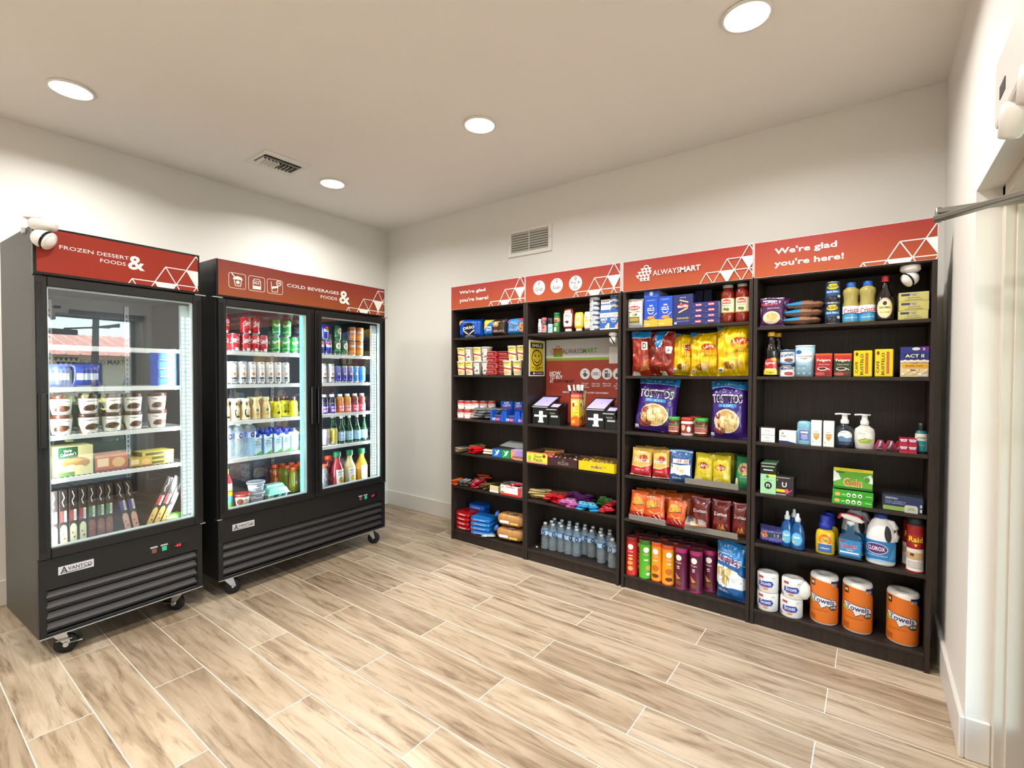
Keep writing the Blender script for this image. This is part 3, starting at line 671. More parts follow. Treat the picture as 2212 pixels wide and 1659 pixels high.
def logo2(W, H):
    r = []
    for a, b in ((.048, .128), (.142, .223), (.236, .319)): r += icon(a, b, .245, .68, W, H)
    r += [('l', [(.072, .5), (.078, .32), (.102, .32), (.108, .5)], .02, SW), ('p', [(.066, .5), (.114, .5), (.108, .57), (.09, .6), (.072, .57)], SW), ('l', [(.062, .66), (.074, .57)], .03, SW), ('e', .09, .42, .009, .05, SW)]
    r += [('r', .162, .3, .203, .4, SW), ('l', [(.163, .3), (.163, .54), (.17, .6), (.195, .6), (.202, .54), (.202, .3)], .016, SW), ('l', [(.163, .54), (.202, .54)], .014, SW), ('t', 'MILK', .182, .48, .03, .06, SW)]
    r += [('l', [(.256, .6), (.261, .3), (.29, .3), (.295, .55)], .018, SW), ('p', [(.259, .38), (.292, .44), (.294, .5), (.258, .45)], SW), ('e', .297, .58, .0145, .09, SW), ('e', .297, .58, .011, .068, 'a04428'), ('l', [(.284, .58), (.31, .58)], .01, SW), ('l', [(.29, .53), (.304, .63)], .01, SW), ('l', [(.304, .53), (.29, .63)], .01, SW)]
    r += [('t', 'COLD BEVERAGES', .5025, .575, .32, .105, SW, 0, 1), ('t', 'FOODS', .597, .37, .108, .105, SW, 0, 1), ('t', '&', .702, .46, .075, .46, SW, 0, 2)]
    return r + tri_art(1.257, .099, .201, W, H, lw=.005)
FR1 = fridge(F1, .741, [(0, .741, .045, .696, -1)], 'tall black single-door glass freezer on casters with a red header', True, logo1, 0, (1.594, 1.376, 1.129, .909))
FR2 = fridge(F2, 1.345, [(.006, .668, .053, .610, 1), (.676, 1.338, .731, 1.289, -1)], 'wide black two-door glass drinks fridge on casters with an orange header', False, logo2, 0, (1.598, 1.378, 1.135, .884))
# ---------------------------------------------------------------- goods: how each kind is made
ORD = ['first', 'second', 'third', 'fourth', 'fifth', 'sixth', 'seventh', 'eighth', 'ninth', 'tenth', 'eleventh', 'twelfth']
def FB(F, z, uL, uR, vT, d, vm=None):
    "flat-fronted thing seen from uL to uR with its top at vT, its front d behind the plane: centre, width, height"
    vm = vT if vm is None else vm; a = F.loc(uL, vm, d)[0]; b = F.loc(uR, vm, d)[0]; zt = F.loc((uL + uR) / 2, vT, d)[1]
    return (a + b) / 2, b - a, zt - z
def FR(F, z, uL, uR, vT, d):
    "round thing: centre, radius, height"
    um = (uL + uR) / 2; r = .03
    for _ in range(3):
        s, zt = F.loc(um, vT, d + r); r = (uR - uL) / 2 * F.depth(s, d + r, z) / FPX * math.cos(math.atan((um - IMW / 2) / FPX))
    return s, r, zt - z
def box_(name, w, dp, h, base, front=(), side=None, top=None, bev=.0015, mk=PRT, sideart=None, parent=None):
    g = G(); g.box(-w / 2, w / 2, -dp / 2, dp / 2, 0, h, mk(base) if isinstance(base, str) else base, bev)
    g.art(front, w, h, flat(-dp / 2), mk=mk)
    e = .0002
    if side: m = mk(side); g.face([(w / 2 + e, -dp / 2, 0), (w / 2 + e, dp / 2, 0), (w / 2 + e, dp / 2, h), (w / 2 + e, -dp / 2, h)], m); g.face([(-w / 2 - e, -dp / 2, 0), (-w / 2 - e, dp / 2, 0), (-w / 2 - e, dp / 2, h), (-w / 2 - e, -dp / 2, h)], m)
    if sideart: g.art(sideart, dp, h, lambda x, z, o: (w / 2 + .0003 + o, x, z), mk=mk)
    if top: m = mk(top) if isinstance(top, str) else top; g.face([(-w / 2, -dp / 2, h + e), (w / 2, -dp / 2, h + e), (w / 2, dp / 2, h + e), (-w / 2, dp / 2, h + e)], m)
    return g.obj(name, parent)
ALM = mat('c4c7ca', .25, .9, name='tin_lid')
def can_(name, r, h, base, art=(), lid=ALM, slim=0, wrapw=PI, mk=FOIL, n=24, rims=True):
    g = G(); b = mk(base) if isinstance(base, str) else base
    if slim: pr = [(0, .002, ALM), (r * .72, .0, ALM), (r * .8, .003, ALM), (r, .010, b), (r, h - .013, b), (r * .84, h - .003, ALM)]
    elif rims: pr = [(0, .001, ALM), (r, 0, ALM), (r + .0008, .002, ALM), (r, .003, b), (r, h - .004, ALM), (r + .0008, h - .002, ALM)]
    else: pr = [(0, .001, b), (r, 0, b), (r, h - .001, b)]
    pr.append((pr[-1][0], h - .001, lid)); g.lathe(pr, b, n)
    g.art(art, wrapw * r, h, cyl(r + .0002), step=.006, mk=mk, wrap=2 * PI * r); o = g.obj(name)
    g = G(); rr = pr[-1][0]; g.lathe([(rr + .0004, h - .0025), (rr + .0004, h), (rr * .93, h), (rr * .9, h - .003), (0, h - .003)], lid, n)
    if slim: g.box(-.004, .004, -.012, .006, h - .0028, h - .0015, ALM)
    g.obj('lid', o); return o
def btl_(name, pr, r, h, body, cap, capm, label=None, sx=1, sy=1, n=22, liquid=None):
    "pr: (radius, height) fractions; cap: (radius fraction, from, to); label: (from, to, material, art)"
    g = G(); b = FOIL(body) if isinstance(body, str) else body
    g.lathe([(0, .002)] + [(p[0] * r, p[1] * h) + tuple(p[2:]) for p in pr] + [(0, pr[-1][1] * h)], b, n, sx=sx, sy=sy); o = g.obj(name)
    if cap:
        g = G(); c = FOIL(capm) if isinstance(capm, str) else capm; cr = cap[0] * r
        g.lathe([(cr * .96, cap[1] * h), (cr, cap[1] * h + .001), (cr, cap[2] * h - .002), (cr * .9, cap[2] * h), (0, cap[2] * h)], c, 16); g.obj('cap', o)
    if label:
        za, zb, lm, art = label[:4]; g = G()
        def rf(z):
            f = za + z / h
            for p, q in zip(pr, pr[1:]):
                if p[1] <= f <= q[1] and q[1] > p[1]: return (p[0] + (q[0] - p[0]) * (f - p[1]) / (q[1] - p[1])) * r
            return r
        N = 28; H = (zb - za) * h; half = label[4] if len(label) > 4 else PI
        def mp(x, z, o_): rr = rf(z); a = x / r; return ((rr * sx + o_) * math.sin(a), -(rr * sy + o_) * math.cos(a), z)
        mp.zcurve = True; nz = 4
        if lm:
            m = FOIL(lm) if isinstance(lm, str) else lm
            for k in range(N):
                for q in range(nz):
                    a0, a1 = -half + 2 * half * k / N, -half + 2 * half * (k + 1) / N; z0, z1 = H * q / nz, H * (q + 1) / nz
                    f = g.face([mp(a0 * r, z0, .0006), mp(a1 * r, z0, .0006), mp(a1 * r, z1, .0006), mp(a0 * r, z1, .0006)], m); f.smooth = True
        g.art(art, PI * r, H, mp, step=.007, e0=.0009, mk=FOIL, wrap=2 * PI * r if lm and half >= PI else 0); l = g.obj('label', o); l.location = (0, 0, za * h)
    return o
def bag_(name, w, h, t, base, art=(), seed=1, wr=1.0, back=None, crimp=.035, mk=BAGF, puff=2.6, nx=22, nz=26, rag=0):
    def prof(u, v):
        a = max(0, 1 - abs(u) ** puff) ** .55; k = lambda q: min(1, max(0, (q - crimp) / .2)) ** .55; return a * k(v) * k(1 - v)
    def y(x, z):
        u = 2 * x / w; v = z / h; p = prof(u, v)
        n = noise.noise(Vector((x * 26 / max(w, .05) * .12 * 8 + seed, z * 9, seed * 1.7))) + 1.1 * (abs(noise.noise(Vector((x * 14 + z * 10 + seed, z * 12 - x * 9, seed * 2.3)))) - .25) + .35 * noise.noise(Vector((x * 45 + seed * 3, z * 26, seed)))
        return -(t / 2) * p - n * .10 * t * wr * (min(1, p * 2 + .15))
    def fx(x, z):
        v = z / h; return x * (1 - .05 * math.sin(PI * min(1, max(0, v)))) + (rag * math.sin(v * 9 + seed) * .01)
    def fz(x, z):
        u = 2 * x / w; return z + h * .012 * math.sin(u * 3 + seed) * (1 if z > h * .5 else -.3) if z > h * .8 else z
    g = G(); bm_ = mk(base) if isinstance(base, str) else base; bk = mk(back) if back else bm_
    for s_, m in ((1, bm_), (-1, bk)):
        ix = g.mi(m); gr = [[g.bm.verts.new((fx(-w / 2 + w * i / nx, 0 + h * j / nz), s_ * y(-w / 2 + w * i / nx, h * j / nz) if 0 < i < nx else 0, fz(-w / 2 + w * i / nx, h * j / nz))) for i in range(nx + 1)] for j in range(nz + 1)]
        for j in range(nz):
            for i in range(nx):
                f = g.bm.faces.new([gr[j][i], gr[j][i + 1], gr[j + 1][i + 1], gr[j + 1][i]]); f.material_index = ix; f.smooth = True
    def mp(x, z, o): x = max(-w / 2, min(w / 2, x)); z = max(0, min(h, z)); return (fx(x, z), y(x, z) - o, fz(x, z))
    mp.zcurve = True; g.art(art, w, h, mp, step=(w / nx, h / nz), e0=.0011, e=.0003, mk=mk)
    return g.obj(name)
def bar_(name, L, wd, t, base, art=(), seed=1, mk=FOIL):
    "flow-wrapped bar: long pillow with crimped ends, lying along x with its face up"
    def y(x, z):
        u = abs(2 * x / L); v = 2 * z / wd - 1; e = 1 if u < .86 else max(.06, 1 - (u - .86) / .05)
        return -(t / 2) * (max(0, 1 - abs(v) ** 4)) ** .5 * min(1, e) - .12 * t * noise.noise(Vector((x * 60 + seed, z * 60, seed)))
    g = G(); b = mk(base); nx, nz = 14, 6
    for s_ in (1, -1):
        ix = g.mi(b); gr = [[g.bm.verts.new((-L / 2 + L * i / nx, s_ * y(-L / 2 + L * i / nx, wd * j / nz) if 0 < j < nz else 0, wd * j / nz)) for i in range(nx + 1)] for j in range(nz + 1)]
        for j in range(nz):
            for i in range(nx): f = g.bm.faces.new([gr[j][i], gr[j][i + 1], gr[j + 1][i + 1], gr[j + 1][i]]); f.material_index = ix; f.smooth = True
    def mp(x, z, o): return (x, y(x, min(wd * .999, max(0, z))) - o - .0005, z)
    mp.zcurve = True; g.art(art, L, wd, mp, step=L / 12, mk=mk); return g.obj(name)
def lay(o, F, s, d, z, t, rz=0, tilt=0, ry=0):
    "put a pack face up on its back; t = its thickness"
    o.location = F.W(s, d, z + t / 2); o.rotation_euler = Matrix.Rotation(F.rot + rz, 3, 'Z').to_4x4().to_3x3().__matmul__(Matrix.Rotation(ry, 3, 'Y')).__matmul__(Matrix.Rotation(-PI / 2 + tilt, 3, 'X')).to_euler(); return settle(o, z)
def T_(txt, x, z, w, h, c, rot=0, b=1): return ('t', txt, x, z, w, h, c, rot, b)
# ---------------------------------------------------------------- first shelf unit, beside the fridges
def zz(i, s): return (LV4 if i == 3 else LV)[s] + .0005
sh1 = 'first shelf unit from the fridges'
# cookies
z = zz(0, 'A')
s, w, h = FB(SH, z, 987.5, 1034, 688.5, .03, 720)
o = bag_('cookie_pack', w, h, .10, '0b4fb4', [('e', .5, .32, .26, .26, '12100e'), ('e', .5, .60, .2, .2, '1b1714'), ('l', [(.27, .38), (.5, .16), (.73, .38)], .05, 'f2efe8'), T_('OREO', .5, .52, .5, .14, W_, 6, 2), ('e', .5, .06, .22, .09, 'cfe4f6'), ('p', [(.05, .62), (.05, .92), (.25, .92)], 'e0a43c')], 3, .5, puff=6, crimp=.0)
put(o, SH, s, .085, z, .12); tag(o, 'royal blue cookie pack with a black sandwich cookie and white splash', 'cookie pack')
s, w, h = FB(SH, z, 1040, 1088.5, 688.5, .03, 720)
o = bag_('cookie_pack', w, h, .09, '1d6fc0', [('p', [(0, .3), (0, 1), (.5, 1)], 'f0cf3a'), ('p', [(.44, 0), (.52, .5), (.5, 1), (1, 1), (1, 0)], '35231a'), T_('Chips\nAhoy!', .3, .45, .26, .3, W_, 8, 2), ('e', .62, .68, .13, .17, 'c98d4e'), ('e', .62, .7, .06, .08, 'efd9ae'), T_("HERSHEY'S", .74, .28, .4, .12, 'b9a796')], 5, .4, puff=6, crimp=.0)
put(o, SH, s, .08, z, .03); tag(o, 'half blue half dark brown cookie pack between two blue packs', 'cookie pack')
s, w, h = FB(SH, z, 1091, 1131.5, 686.5, .03, 720)
o = bag_('cookie_pack', w, h, .09, '2b86cf', [T_('Chips\nAhoy!', .45, .5, .5, .52, W_, 6, 2), T_('Chips\nAhoy!', .45, .5, .46, .46, '1c2f66', 6, 1), ('e', .88, .42, .14, .3, 'cf8e4d'), ('e', .84, .36, .025, .05, '3a1f12'), ('e', .9, .55, .025, .05, '3a1f12'), ('e', .12, .82, .08, .1, 'cf3d6c'), ('p', [(.66, .86), (1, .8), (1, 1), (.66, 1)], 'c03a4b')], 8, .4, puff=6, crimp=.0)
put(o, SH, s, .08, z, -.02); tag(o, 'light blue cookie pack with white lettering and a chocolate chip cookie', 'cookie pack')
# cup noodles
z = zz(0, 'B')
def noodle(front=True):
    g = G(); WC = mat('ece7de', .6); r0, r1, H = .034, .045, .118
    g.lathe([(0, 0), (r0, 0), (r1, H - .006), (r1 + .002, H - .006), (r1 + .002, H), (0, H)], WC, 24); o = g.obj('noodle_cup')
    g = G(); mp = cyl(lambda zz_: r0 + (r1 - r0) * zz_ / H + .0006)
    A = [('r', 0, 0, 1, 1, 'f3ecd9'), ('p', [(0, .62), (1, .62), (1, 1), (0, 1)], 'f3df78'), T_('Noodles', .5, .86, .76, .1, '2a2320', 0, 2), T_('with chicken', .5, .72, .5, .05, '6b4a33'), ('p', [(0, .50), (1, .36), (1, .46), (0, .62)], 'c23b32'), ('e', .58, .2, .3, .18, 'efe3bb'), ('e', .58, .2, .22, .12, 'd8b566'), ('p', [(0, .02), (.25, .02), (.12, .4), (0, .42)], '7a5a3a')]
    B_ = [('r', .2, .1, .8, .85, 'e9e5dd'), ('l', [(.3, .7), (.7, .7)], .02, '5a5652'), ('r', .32, .45, .44, .6, '2c2a28'), ('l', [(.3, .28), (.7, .26)], .04, '4a4744'), ('r', .55, .3, .7, .38, '8b3a33')]
    g.art(A if front else B_, .105, H, mp, step=.012); g.obj('sleeve', o); return o
pa, pb = noodle(True), noodle(False)
grp = 'noodle cups on the second shelf down'
def cups(lst, d, zc, side, tier):
    last = 0
    for k, (a, b, f) in enumerate(lst):
        s, r, _ = FR(SH, zc, a, b, 760, d); s = max(s, 1.448)
        if k and f is not None and s < last + .0935: s = last + .0935
        last = s if side == 'side-panel' or k == 0 else s; s = min(s, 2.1)
        base = pa if f else pb; o = base if not base.get('label') else dup(base); put(o, SH, s, d + .045, zc, random.uniform(-.12, .12))
        tag(o, '%s %s instant noodle cup in the %s tier of the %s stack' % (ORD[k], 'cream labelled' if f else 'white turned-away', tier, side), 'noodle cup', grp)
cups([(976.5, 993.5, 1), (993.5, 1011.2, 1), (1010, 1026, 0), (1025, 1041, 0)], .02, z, 'side-panel', 'bottom')
cups([(976.5, 993.5, 1), (992, 1008, 0), (1008.8, 1027, 1), (1025, 1041, 0)], .02, z + .1185, 'side-panel', 'top')
cups([(1087.5, 1107, 1), (1108, 1129, 1)], .02, z, 'divider', 'bottom'); cups([(1098, 1116, 1), (1113, 1130, 1)], .03, z + .1185, 'divider', 'top')
# red noodle bricks
p = None
for c, (s0, dd, n) in enumerate(((1.79, .09, 4), (1.90, .13, 4))):
    for k in range(n):
        if p is None: p = box_('noodle_brick', .13, .115, .048, '9c1d24', [('r', .05, .1, .95, .25, 'c9463d'), ('p', [(.05, .3), (.7, .35), (.95, .9), (.3, .85)], '7c1720'), T_('Noodle Soup', .45, .55, .6, .3, 'e8c9b0'), ('r', 0, .93, 1, 1, 'd98f83')], mk=FOIL, bev=.008); o = p
        else: o = dup(p)
        put(o, SH, s0, dd, z + k * .0495, random.uniform(-.05, .05)); tag(o, 'shiny red noodle soup pack in the %s pile, %s from the shelf' % (('nearer', 'farther')[c], ORD[k]), 'noodle pack', 'red noodle packs')
# soup cans
z = zz(0, 'C'); r_, H = .036, .077
p = can_('soup_can', r_, H, 'f1ebe2', [('r', 0, .68, 1, .94, 'c23a30'), T_('SAUSAGE', .5, .58, .5, .1, 'c23a30', 0, 2), ('r', .0, .5, 1, .52, 'd9a19a'), ('p', [(.28, .1), (.45, .12), (.4, .35), (.28, .4)], '2a2522'), ('e', .6, .25, .16, .13, 'ffffff'), ('r', 0, .0, 1, .07, 'c23a30')], mk=PRT)
cl = [(989, 1003.5, 0, 0), (1003.5, 1018.5, 0, 0), (990.5, 1004, 0, 1), (1004.4, 1019, 0, 1), (1019.5, 1029, 1, 1), (1028.5, 1037, 2, 1), (1037, 1044, 3, 1), (1012, 1027, 1, 0)]
nmz = ['lower tier outer end', 'lower tier inner end', 'upper tier outer end', 'upper tier second', 'upper tier third', 'upper tier fourth', 'upper tier last', 'lower tier tucked behind the pouches']
for k, (a, b, dp_, t) in enumerate(cl):
    o = p if k == 0 else dup(p); s = SH.loc((a + b) / 2, 890, .03 + .036 + dp_ * .04)[0]; put(o, SH, s if dp_ == 0 else 1.478 + dp_ * .058 + .02 * t, .066 + (dp_ * .045 if dp_ else 0), z + t * .078)
    tag(o, 'small red and white soup can, ' + nmz[k], 'can', 'red and white soup cans')
# silver pouches
p = None; rnd = random.Random(2)
for k in range(16):
    if p is None: p = bar_('foil_pouch', .12, .075, .022, 'b9bdb8', [], 4, mk=lambda c: mat(c, .28, .75, name='foil')); o = p
    else: o = dup(p)
    row, col_ = k // 4, k % 4; lay(o, SH, 1.635 + col_ * .05 + row * .012, .035 + col_ * .035 - row * .0, z + .006 + row * .0225, .022, rnd.uniform(-.35, .35), rnd.uniform(-.08, .08), rnd.uniform(-.05, .05))
    tag(o, 'crinkled silver foil pouch in the heap beside the red and white soup cans', 'pouch', 'silver foil pouches')
# toaster pastry display boxes
BL = '1b57c4'
def tray(s, wd, lab):
    r = empty('display_tray'); D = .13; g = G(); m = PRT(BL); e = .002
    g.box(-wd / 2, wd / 2, -D / 2, -D / 2 + e, 0, .035, m); g.box(-wd / 2, wd / 2, D / 2 - e, D / 2, 0, .1, m); g.box(-wd / 2, wd / 2, -D / 2, D / 2, 0, e, m)
    for x in (-wd / 2, wd / 2 - e):
        g.face([(x, -D / 2, 0), (x, D / 2, 0), (x, D / 2, .1), (x, -D / 2 + .035, .085), (x, -D / 2, .09)], m)
    for sg in (-1, 1): g.face([(sg * wd / 2, -D / 2 - .0005, 0), (sg * (wd / 2 - .028), -D / 2 - .0005, 0), (sg * (wd / 2 - .022), -D / 2 - .0005, .085), (sg * wd / 2, -D / 2 - .0005, .09)], m)
    g.art([T_('POP', .28, .5, .22, .6, W_, 0, 2), ('r', .42, .15, .7, .85, 'cf2e4a'), T_('Strawberry', .56, .5, .24, .35, W_)], wd, .035, flat(-D / 2 - .0008)); g.obj('tray_body', r)
    g = G(); g.box(-wd / 2 + .004, wd / 2 - .004, -D / 2 + .02, D / 2 - .004, .002, .05, FOIL('3a4a78'), .006); g.obj('pastry_packs', r)
    put(r, SH, s, .02 + D / 2, z); tag(r, lab, 'display tray', 'blue toaster pastry trays'); return r
for k, (a, b) in enumerate(((1059, 1088.4), (1088.9, 1117.3), (1117.8, 1131.3))):
    s, w, h = FB(SH, z, a, b, 890, .02); tray(s, w, 'open blue toaster pastry tray, ' + ('beside the silver pouches', 'middle one of the row', 'narrowest, against the divider')[k])
for k, (a, b) in enumerate(((1084, 1109), (1112, 1131))):
    s, w, h = FB(SH, z, a, b, 857.5, .17, 870); o = box_('pastry_box', w, .03, .155, BL, [T_('POP\nTARTS', .5, .83, .66, .26, W_, 6, 2), ('r', .14, .5, .86, .66, 'cc2c34'), T_('Strawberry', .5, .58, .55, .07, W_), ('p', [(.12, .02), (.5, .1), (.9, .04), (.82, .46), (.5, .48), (.15, .3)], ('cdb089', 'd59aa0')[k]), ('r', .3, .12, .78, .4, ('e0c9a4', 'eab7bb')[k])], side=BL)
    put(o, SH, s, .165, z + .06 - .058 + .0, 0, -.05); tag(o, ('blue toaster pastry box with a tan pastry, standing behind the trays', 'blue toaster pastry box with a pink pastry beside the divider')[k], 'box', 'upright toaster pastry boxes')
# candy shelf: bars and gum
z = zz(0, 'D')
def bars(name, F, spots, L, wd, t, base, art, lab, cat, grp, mk=FOIL, seed=1):
    p = None
    for (s, d, dz, rz) in spots:
        if p is None: p = bar_(name, L, wd, t, base, art, seed, mk); o = p
        else: o = dup(p)
        lay(o, F, s, d, z + dz, t, rz, random.uniform(-.04, .04)); tag(o, lab, cat, grp)
def heap(s0, s1, d0, d1, n, layers, t, rz=PI / 2, jit=.25, seed=3):
    rnd = random.Random(seed); r = []
    for L in range(layers):
        for k in range(n):
            f = (k + .5) / n; r.append((s0 + (s1 - s0) * f + rnd.uniform(-.008, .008), d0 + (d1 - d0) * rnd.random(), L * t * 1.02 + rnd.uniform(0, .002), rz + rnd.uniform(-jit, jit)))
    return r
bars('snack_bar', SH, heap(1.42, 1.50, .05, .10, 3, 2, .018), .125, .036, .018, 'a18d6c', [('r', .3, .1, .9, .9, '4a4450'), T_('Oats & Honey', .6, .5, .5, .5, 'd9cfb8')], 'tan and grey wrapped snack bar at the side-panel end of the candy shelf', 'snack bar', 'tan snack bars')
bars('snack_bar', SH, heap(1.50, 1.62, .13, .18, 4, 3, .018, seed=6), .125, .036, .018, 'b39c62', [('r', .2, .2, .7, .8, '5c5140')], 'gold wrapped snack bar at the back behind the red candy packs', 'snack bar', 'gold snack bars')
bars('candy_pack', SH, heap(1.59, 1.68, .05, .09, 3, 3, .018, seed=7), .10, .04, .018, 'c4161f', [('r', .2, .3, .8, .7, 'e64a4a')], 'glossy red candy pack heaped at the shelf edge beside the white pack', 'candy pack', 'red candy packs')
bars('candy_pack', SH, [(1.74, .06, .0, .15), (1.735, .07, .021, .1)], .10, .055, .021, 'efe6d2', [('r', .25, .15, .78, .5, 'e39a3a'), T_('Chewy', .5, .7, .5, .3, 'b5452d')], 'cream and orange candy pack lying between red packs and gum boxes', 'candy pack', 'cream candy packs')
for k, (a, b, c1, c2) in enumerate(((1063.5, 1082.3, '1e6fc2', 'e8f2fa'), (1083, 1101.5, '1f9b4a', 'eaf6ea'))):
    s, w, h = FB(SH, z, a, b, 971 + k, .02); o = box_('gum_box', w, .12, .068, c1, [('p', [(.3, .9), (.7, .55), (.2, .1), (.45, .55)], c2), ('p', [(.6, .9), (.85, .9), (.5, .15)], c2)], side=c1, top='3b3f45')
    put(o, SH, s, .08, z); tag(o, ('blue gum display box', 'green gum display box')[k] + ' open towards the front of the candy shelf', 'gum box')
s, w, h = FB(SH, z, 1103, 1131, 971, .015, 985); o = box_('mint_box', w, .13, .075, 'd98ac0', [('p', [(0, 0), (1, 0), (1, .5), (0, .9)], 'e9a46a'), ('p', [(.2, .5), (1, .3), (1, 1), (.5, 1)], 'a78ad2'), ('p', [(0, .2), (.3, 0), (0, 0)], 'd0306e'), T_('mentos', .55, .3, .8, .28, '1d1f5c', 0, 2)], side='c77fb8', top='c9c2cf')
put(o, SH, s, .082, z); tag(o, 'pink and orange mint roll box against the divider', 'mint box')
g = G(); g.face([(-.13, 0, 0), (.12, 0, -.01), (.14, .1, .03), (-.09, .1, .035)], PRT('cfd6d6')); g.face([(.12, 0, -.01), (.2, .02, 0), (.2, .11, .01), (.14, .1, .03)], PRT('dfe2e0')); o = g.obj('folded_lid'); put(o, SH, 1.93, .145, z + .075); tag(o, 'pale folded card lids lying open behind the gum boxes', 'card lid')
# chocolate shelf
z = zz(0, 'E')
bars('chocolate_bar', SH, heap(1.40, 1.45, .03, .06, 2, 3, .016, seed=11), .115, .03, .016, 'd8531e', [T_('Peanut', .5, .5, .5, .5, 'f6e04a')], 'orange chocolate bar stacked at the side-panel end', 'chocolate bar', 'orange chocolate bars')
bars('chocolate_bar', SH, [(1.55, .19, .03, .5), (1.60, .2, .045, .45), (1.57, .21, .06, .4)], .12, .03, .016, 'c5381c', [('r', .3, .2, .7, .8, 'e06a30')], 'orange-red chocolate bar lying high at the back', 'chocolate bar', 'back chocolate bars')
bars('chocolate_bar', SH, heap(1.46, 1.55, .05, .1, 4, 3, .015, seed=12), .12, .028, .015, '6b6460', [('r', .55, .1, .95, .9, 'dfe6ef'), T_('Cookie', .35, .5, .3, .5, 'e9e3da')], 'grey and white chocolate bar with a crinkled end', 'chocolate bar', 'grey chocolate bars')
bars('chocolate_bar', SH, heap(1.60, 1.68, .05, .12, 3, 4, .015, seed=13), .13, .034, .015, 'b3152a', [T_('KIT', .3, .5, .3, .6, W_), ('r', .7, .1, .95, .9, '9a9a9a')], 'red chocolate bar with a white word in the middle heap', 'chocolate bar', 'red chocolate bars')
bars('chocolate_bar', SH, heap(1.72, 1.79, .05, .12, 3, 3, .015, seed=14), .12, .03, .015, '5a4c2a', [('r', .2, .3, .6, .7, 'b49c58')], 'dark brown and gold chocolate bar beside the open cartons', 'chocolate bar', 'brown and gold chocolate bars')
def carton(name, w, D, h, face, inside, front, lab, cat, s, d, z, fh=None, contents=None, rz=0, parts=None):
    r = empty(name); g = G(); m = PRT(face); n = PRT(inside); e = .0025; fh = fh or h
    g.box(-w / 2, w / 2, -D / 2, -D / 2 + e, 0, fh, m); g.box(-w / 2, w / 2, D / 2 - e, D / 2, 0, h, n); g.box(-w / 2, w / 2, -D / 2, D / 2, 0, e, n)
    g.box(-w / 2, -w / 2 + e, -D / 2, D / 2, 0, h, n); g.box(w / 2 - e, w / 2, -D / 2, D / 2, 0, h, m)
    g.art(front, w, fh, flat(-D / 2 - .0002)); g.obj('carton', r); put(r, SH, s, d + D / 2, z, rz); tag(r, lab, cat); return r
s, w, h = FB(SH, z, 1069, 1088, 1044, .02)
carton('candy_carton', .095, .2, .055, 'e3d3a0', '5b5130', [('r', 0, 0, 1, .25, W_)], 'olive and cream open carton behind the white and red one', 'carton', 1.845, .02, z)
carton('candy_carton', .205, .13, .085, 'f3efe9', '8f8b80', [('r', 0, 0, 1, .2, 'd5322a'), ('r', .86, .2, 1, .95, 'd5322a'), ('r', .4, .22, .84, .75, 'ffffff'), T_('Reeses', .5, .86, .4, .16, 'c8342b'), T_('Milk', .12, .3, .14, .14, '5a3a36')], 'white and red open candy carton against the divider', 'carton', 2.025, .005, z, .08)
bars('chocolate_bar', SH, [(1.97 + .03 * k, .05 + .012 * (k % 3), .055 + .014 * (k // 2), 1.2 + .1 * (k % 3)) for k in range(6)], .11, .032, .014, 'b5202e', [T_('KIT', .4, .5, .4, .6, W_)], 'red chocolate bar sticking out of the white and red carton', 'chocolate bar', 'red bars in the carton')
# bottom shelf: family packs and bread
z = zz(0, 'F')
def fam(s, d, n, base, art, lab, grp, w=.17, D=.15, t=.042, z0=0, rz=0):
    p = None
    for k in range(n):
        if p is None: p = box_('cookie_tray', w, D, t, base, art, mk=FOIL, bev=.010, top=FOIL(base)); o = p
        else: o = dup(p)
        put(o, SH, s + random.uniform(-.004, .004), d, z + z0 + k * (t + .0012), rz + random.uniform(-.04, .04)); tag(o, '%s, %s from the bottom' % (lab, ORD[k]), 'snack pack', grp)
fam(1.484, .10, 4, 'c5141c', [T_('Nutter', .5, .5, .5, .4, W_, 0, 2)], 'red snack pack in the side-panel pile', 'red snack packs', .15, .15, .038)
fam(1.53, .205, 4, '1a63c4', [T_('Cookies', .5, .5, .6, .35, 'cfe0f4')], 'dark blue snack pack in the back pile', 'back blue snack packs', .17, .11, .05)
fam(1.685, .085, 4, '1f7fd0', [T_('Cookies', .5, .5, .6, .35, 'd6e8f7'), ('r', .1, .1, .3, .3, 'cf3b48')], 'bright blue snack pack in the front pile', 'front blue snack packs', .19, .15, .036, rz=.1)
o = bag_('plastic_wrap', .12, .07, .02, mat('b9c2c9', .2, .3), [], 9, 2.5); lay(o, SH, 1.80, .0, z, .02, .6); tag(o, 'crumpled clear plastic bag end hanging over the shelf edge', 'plastic wrap')
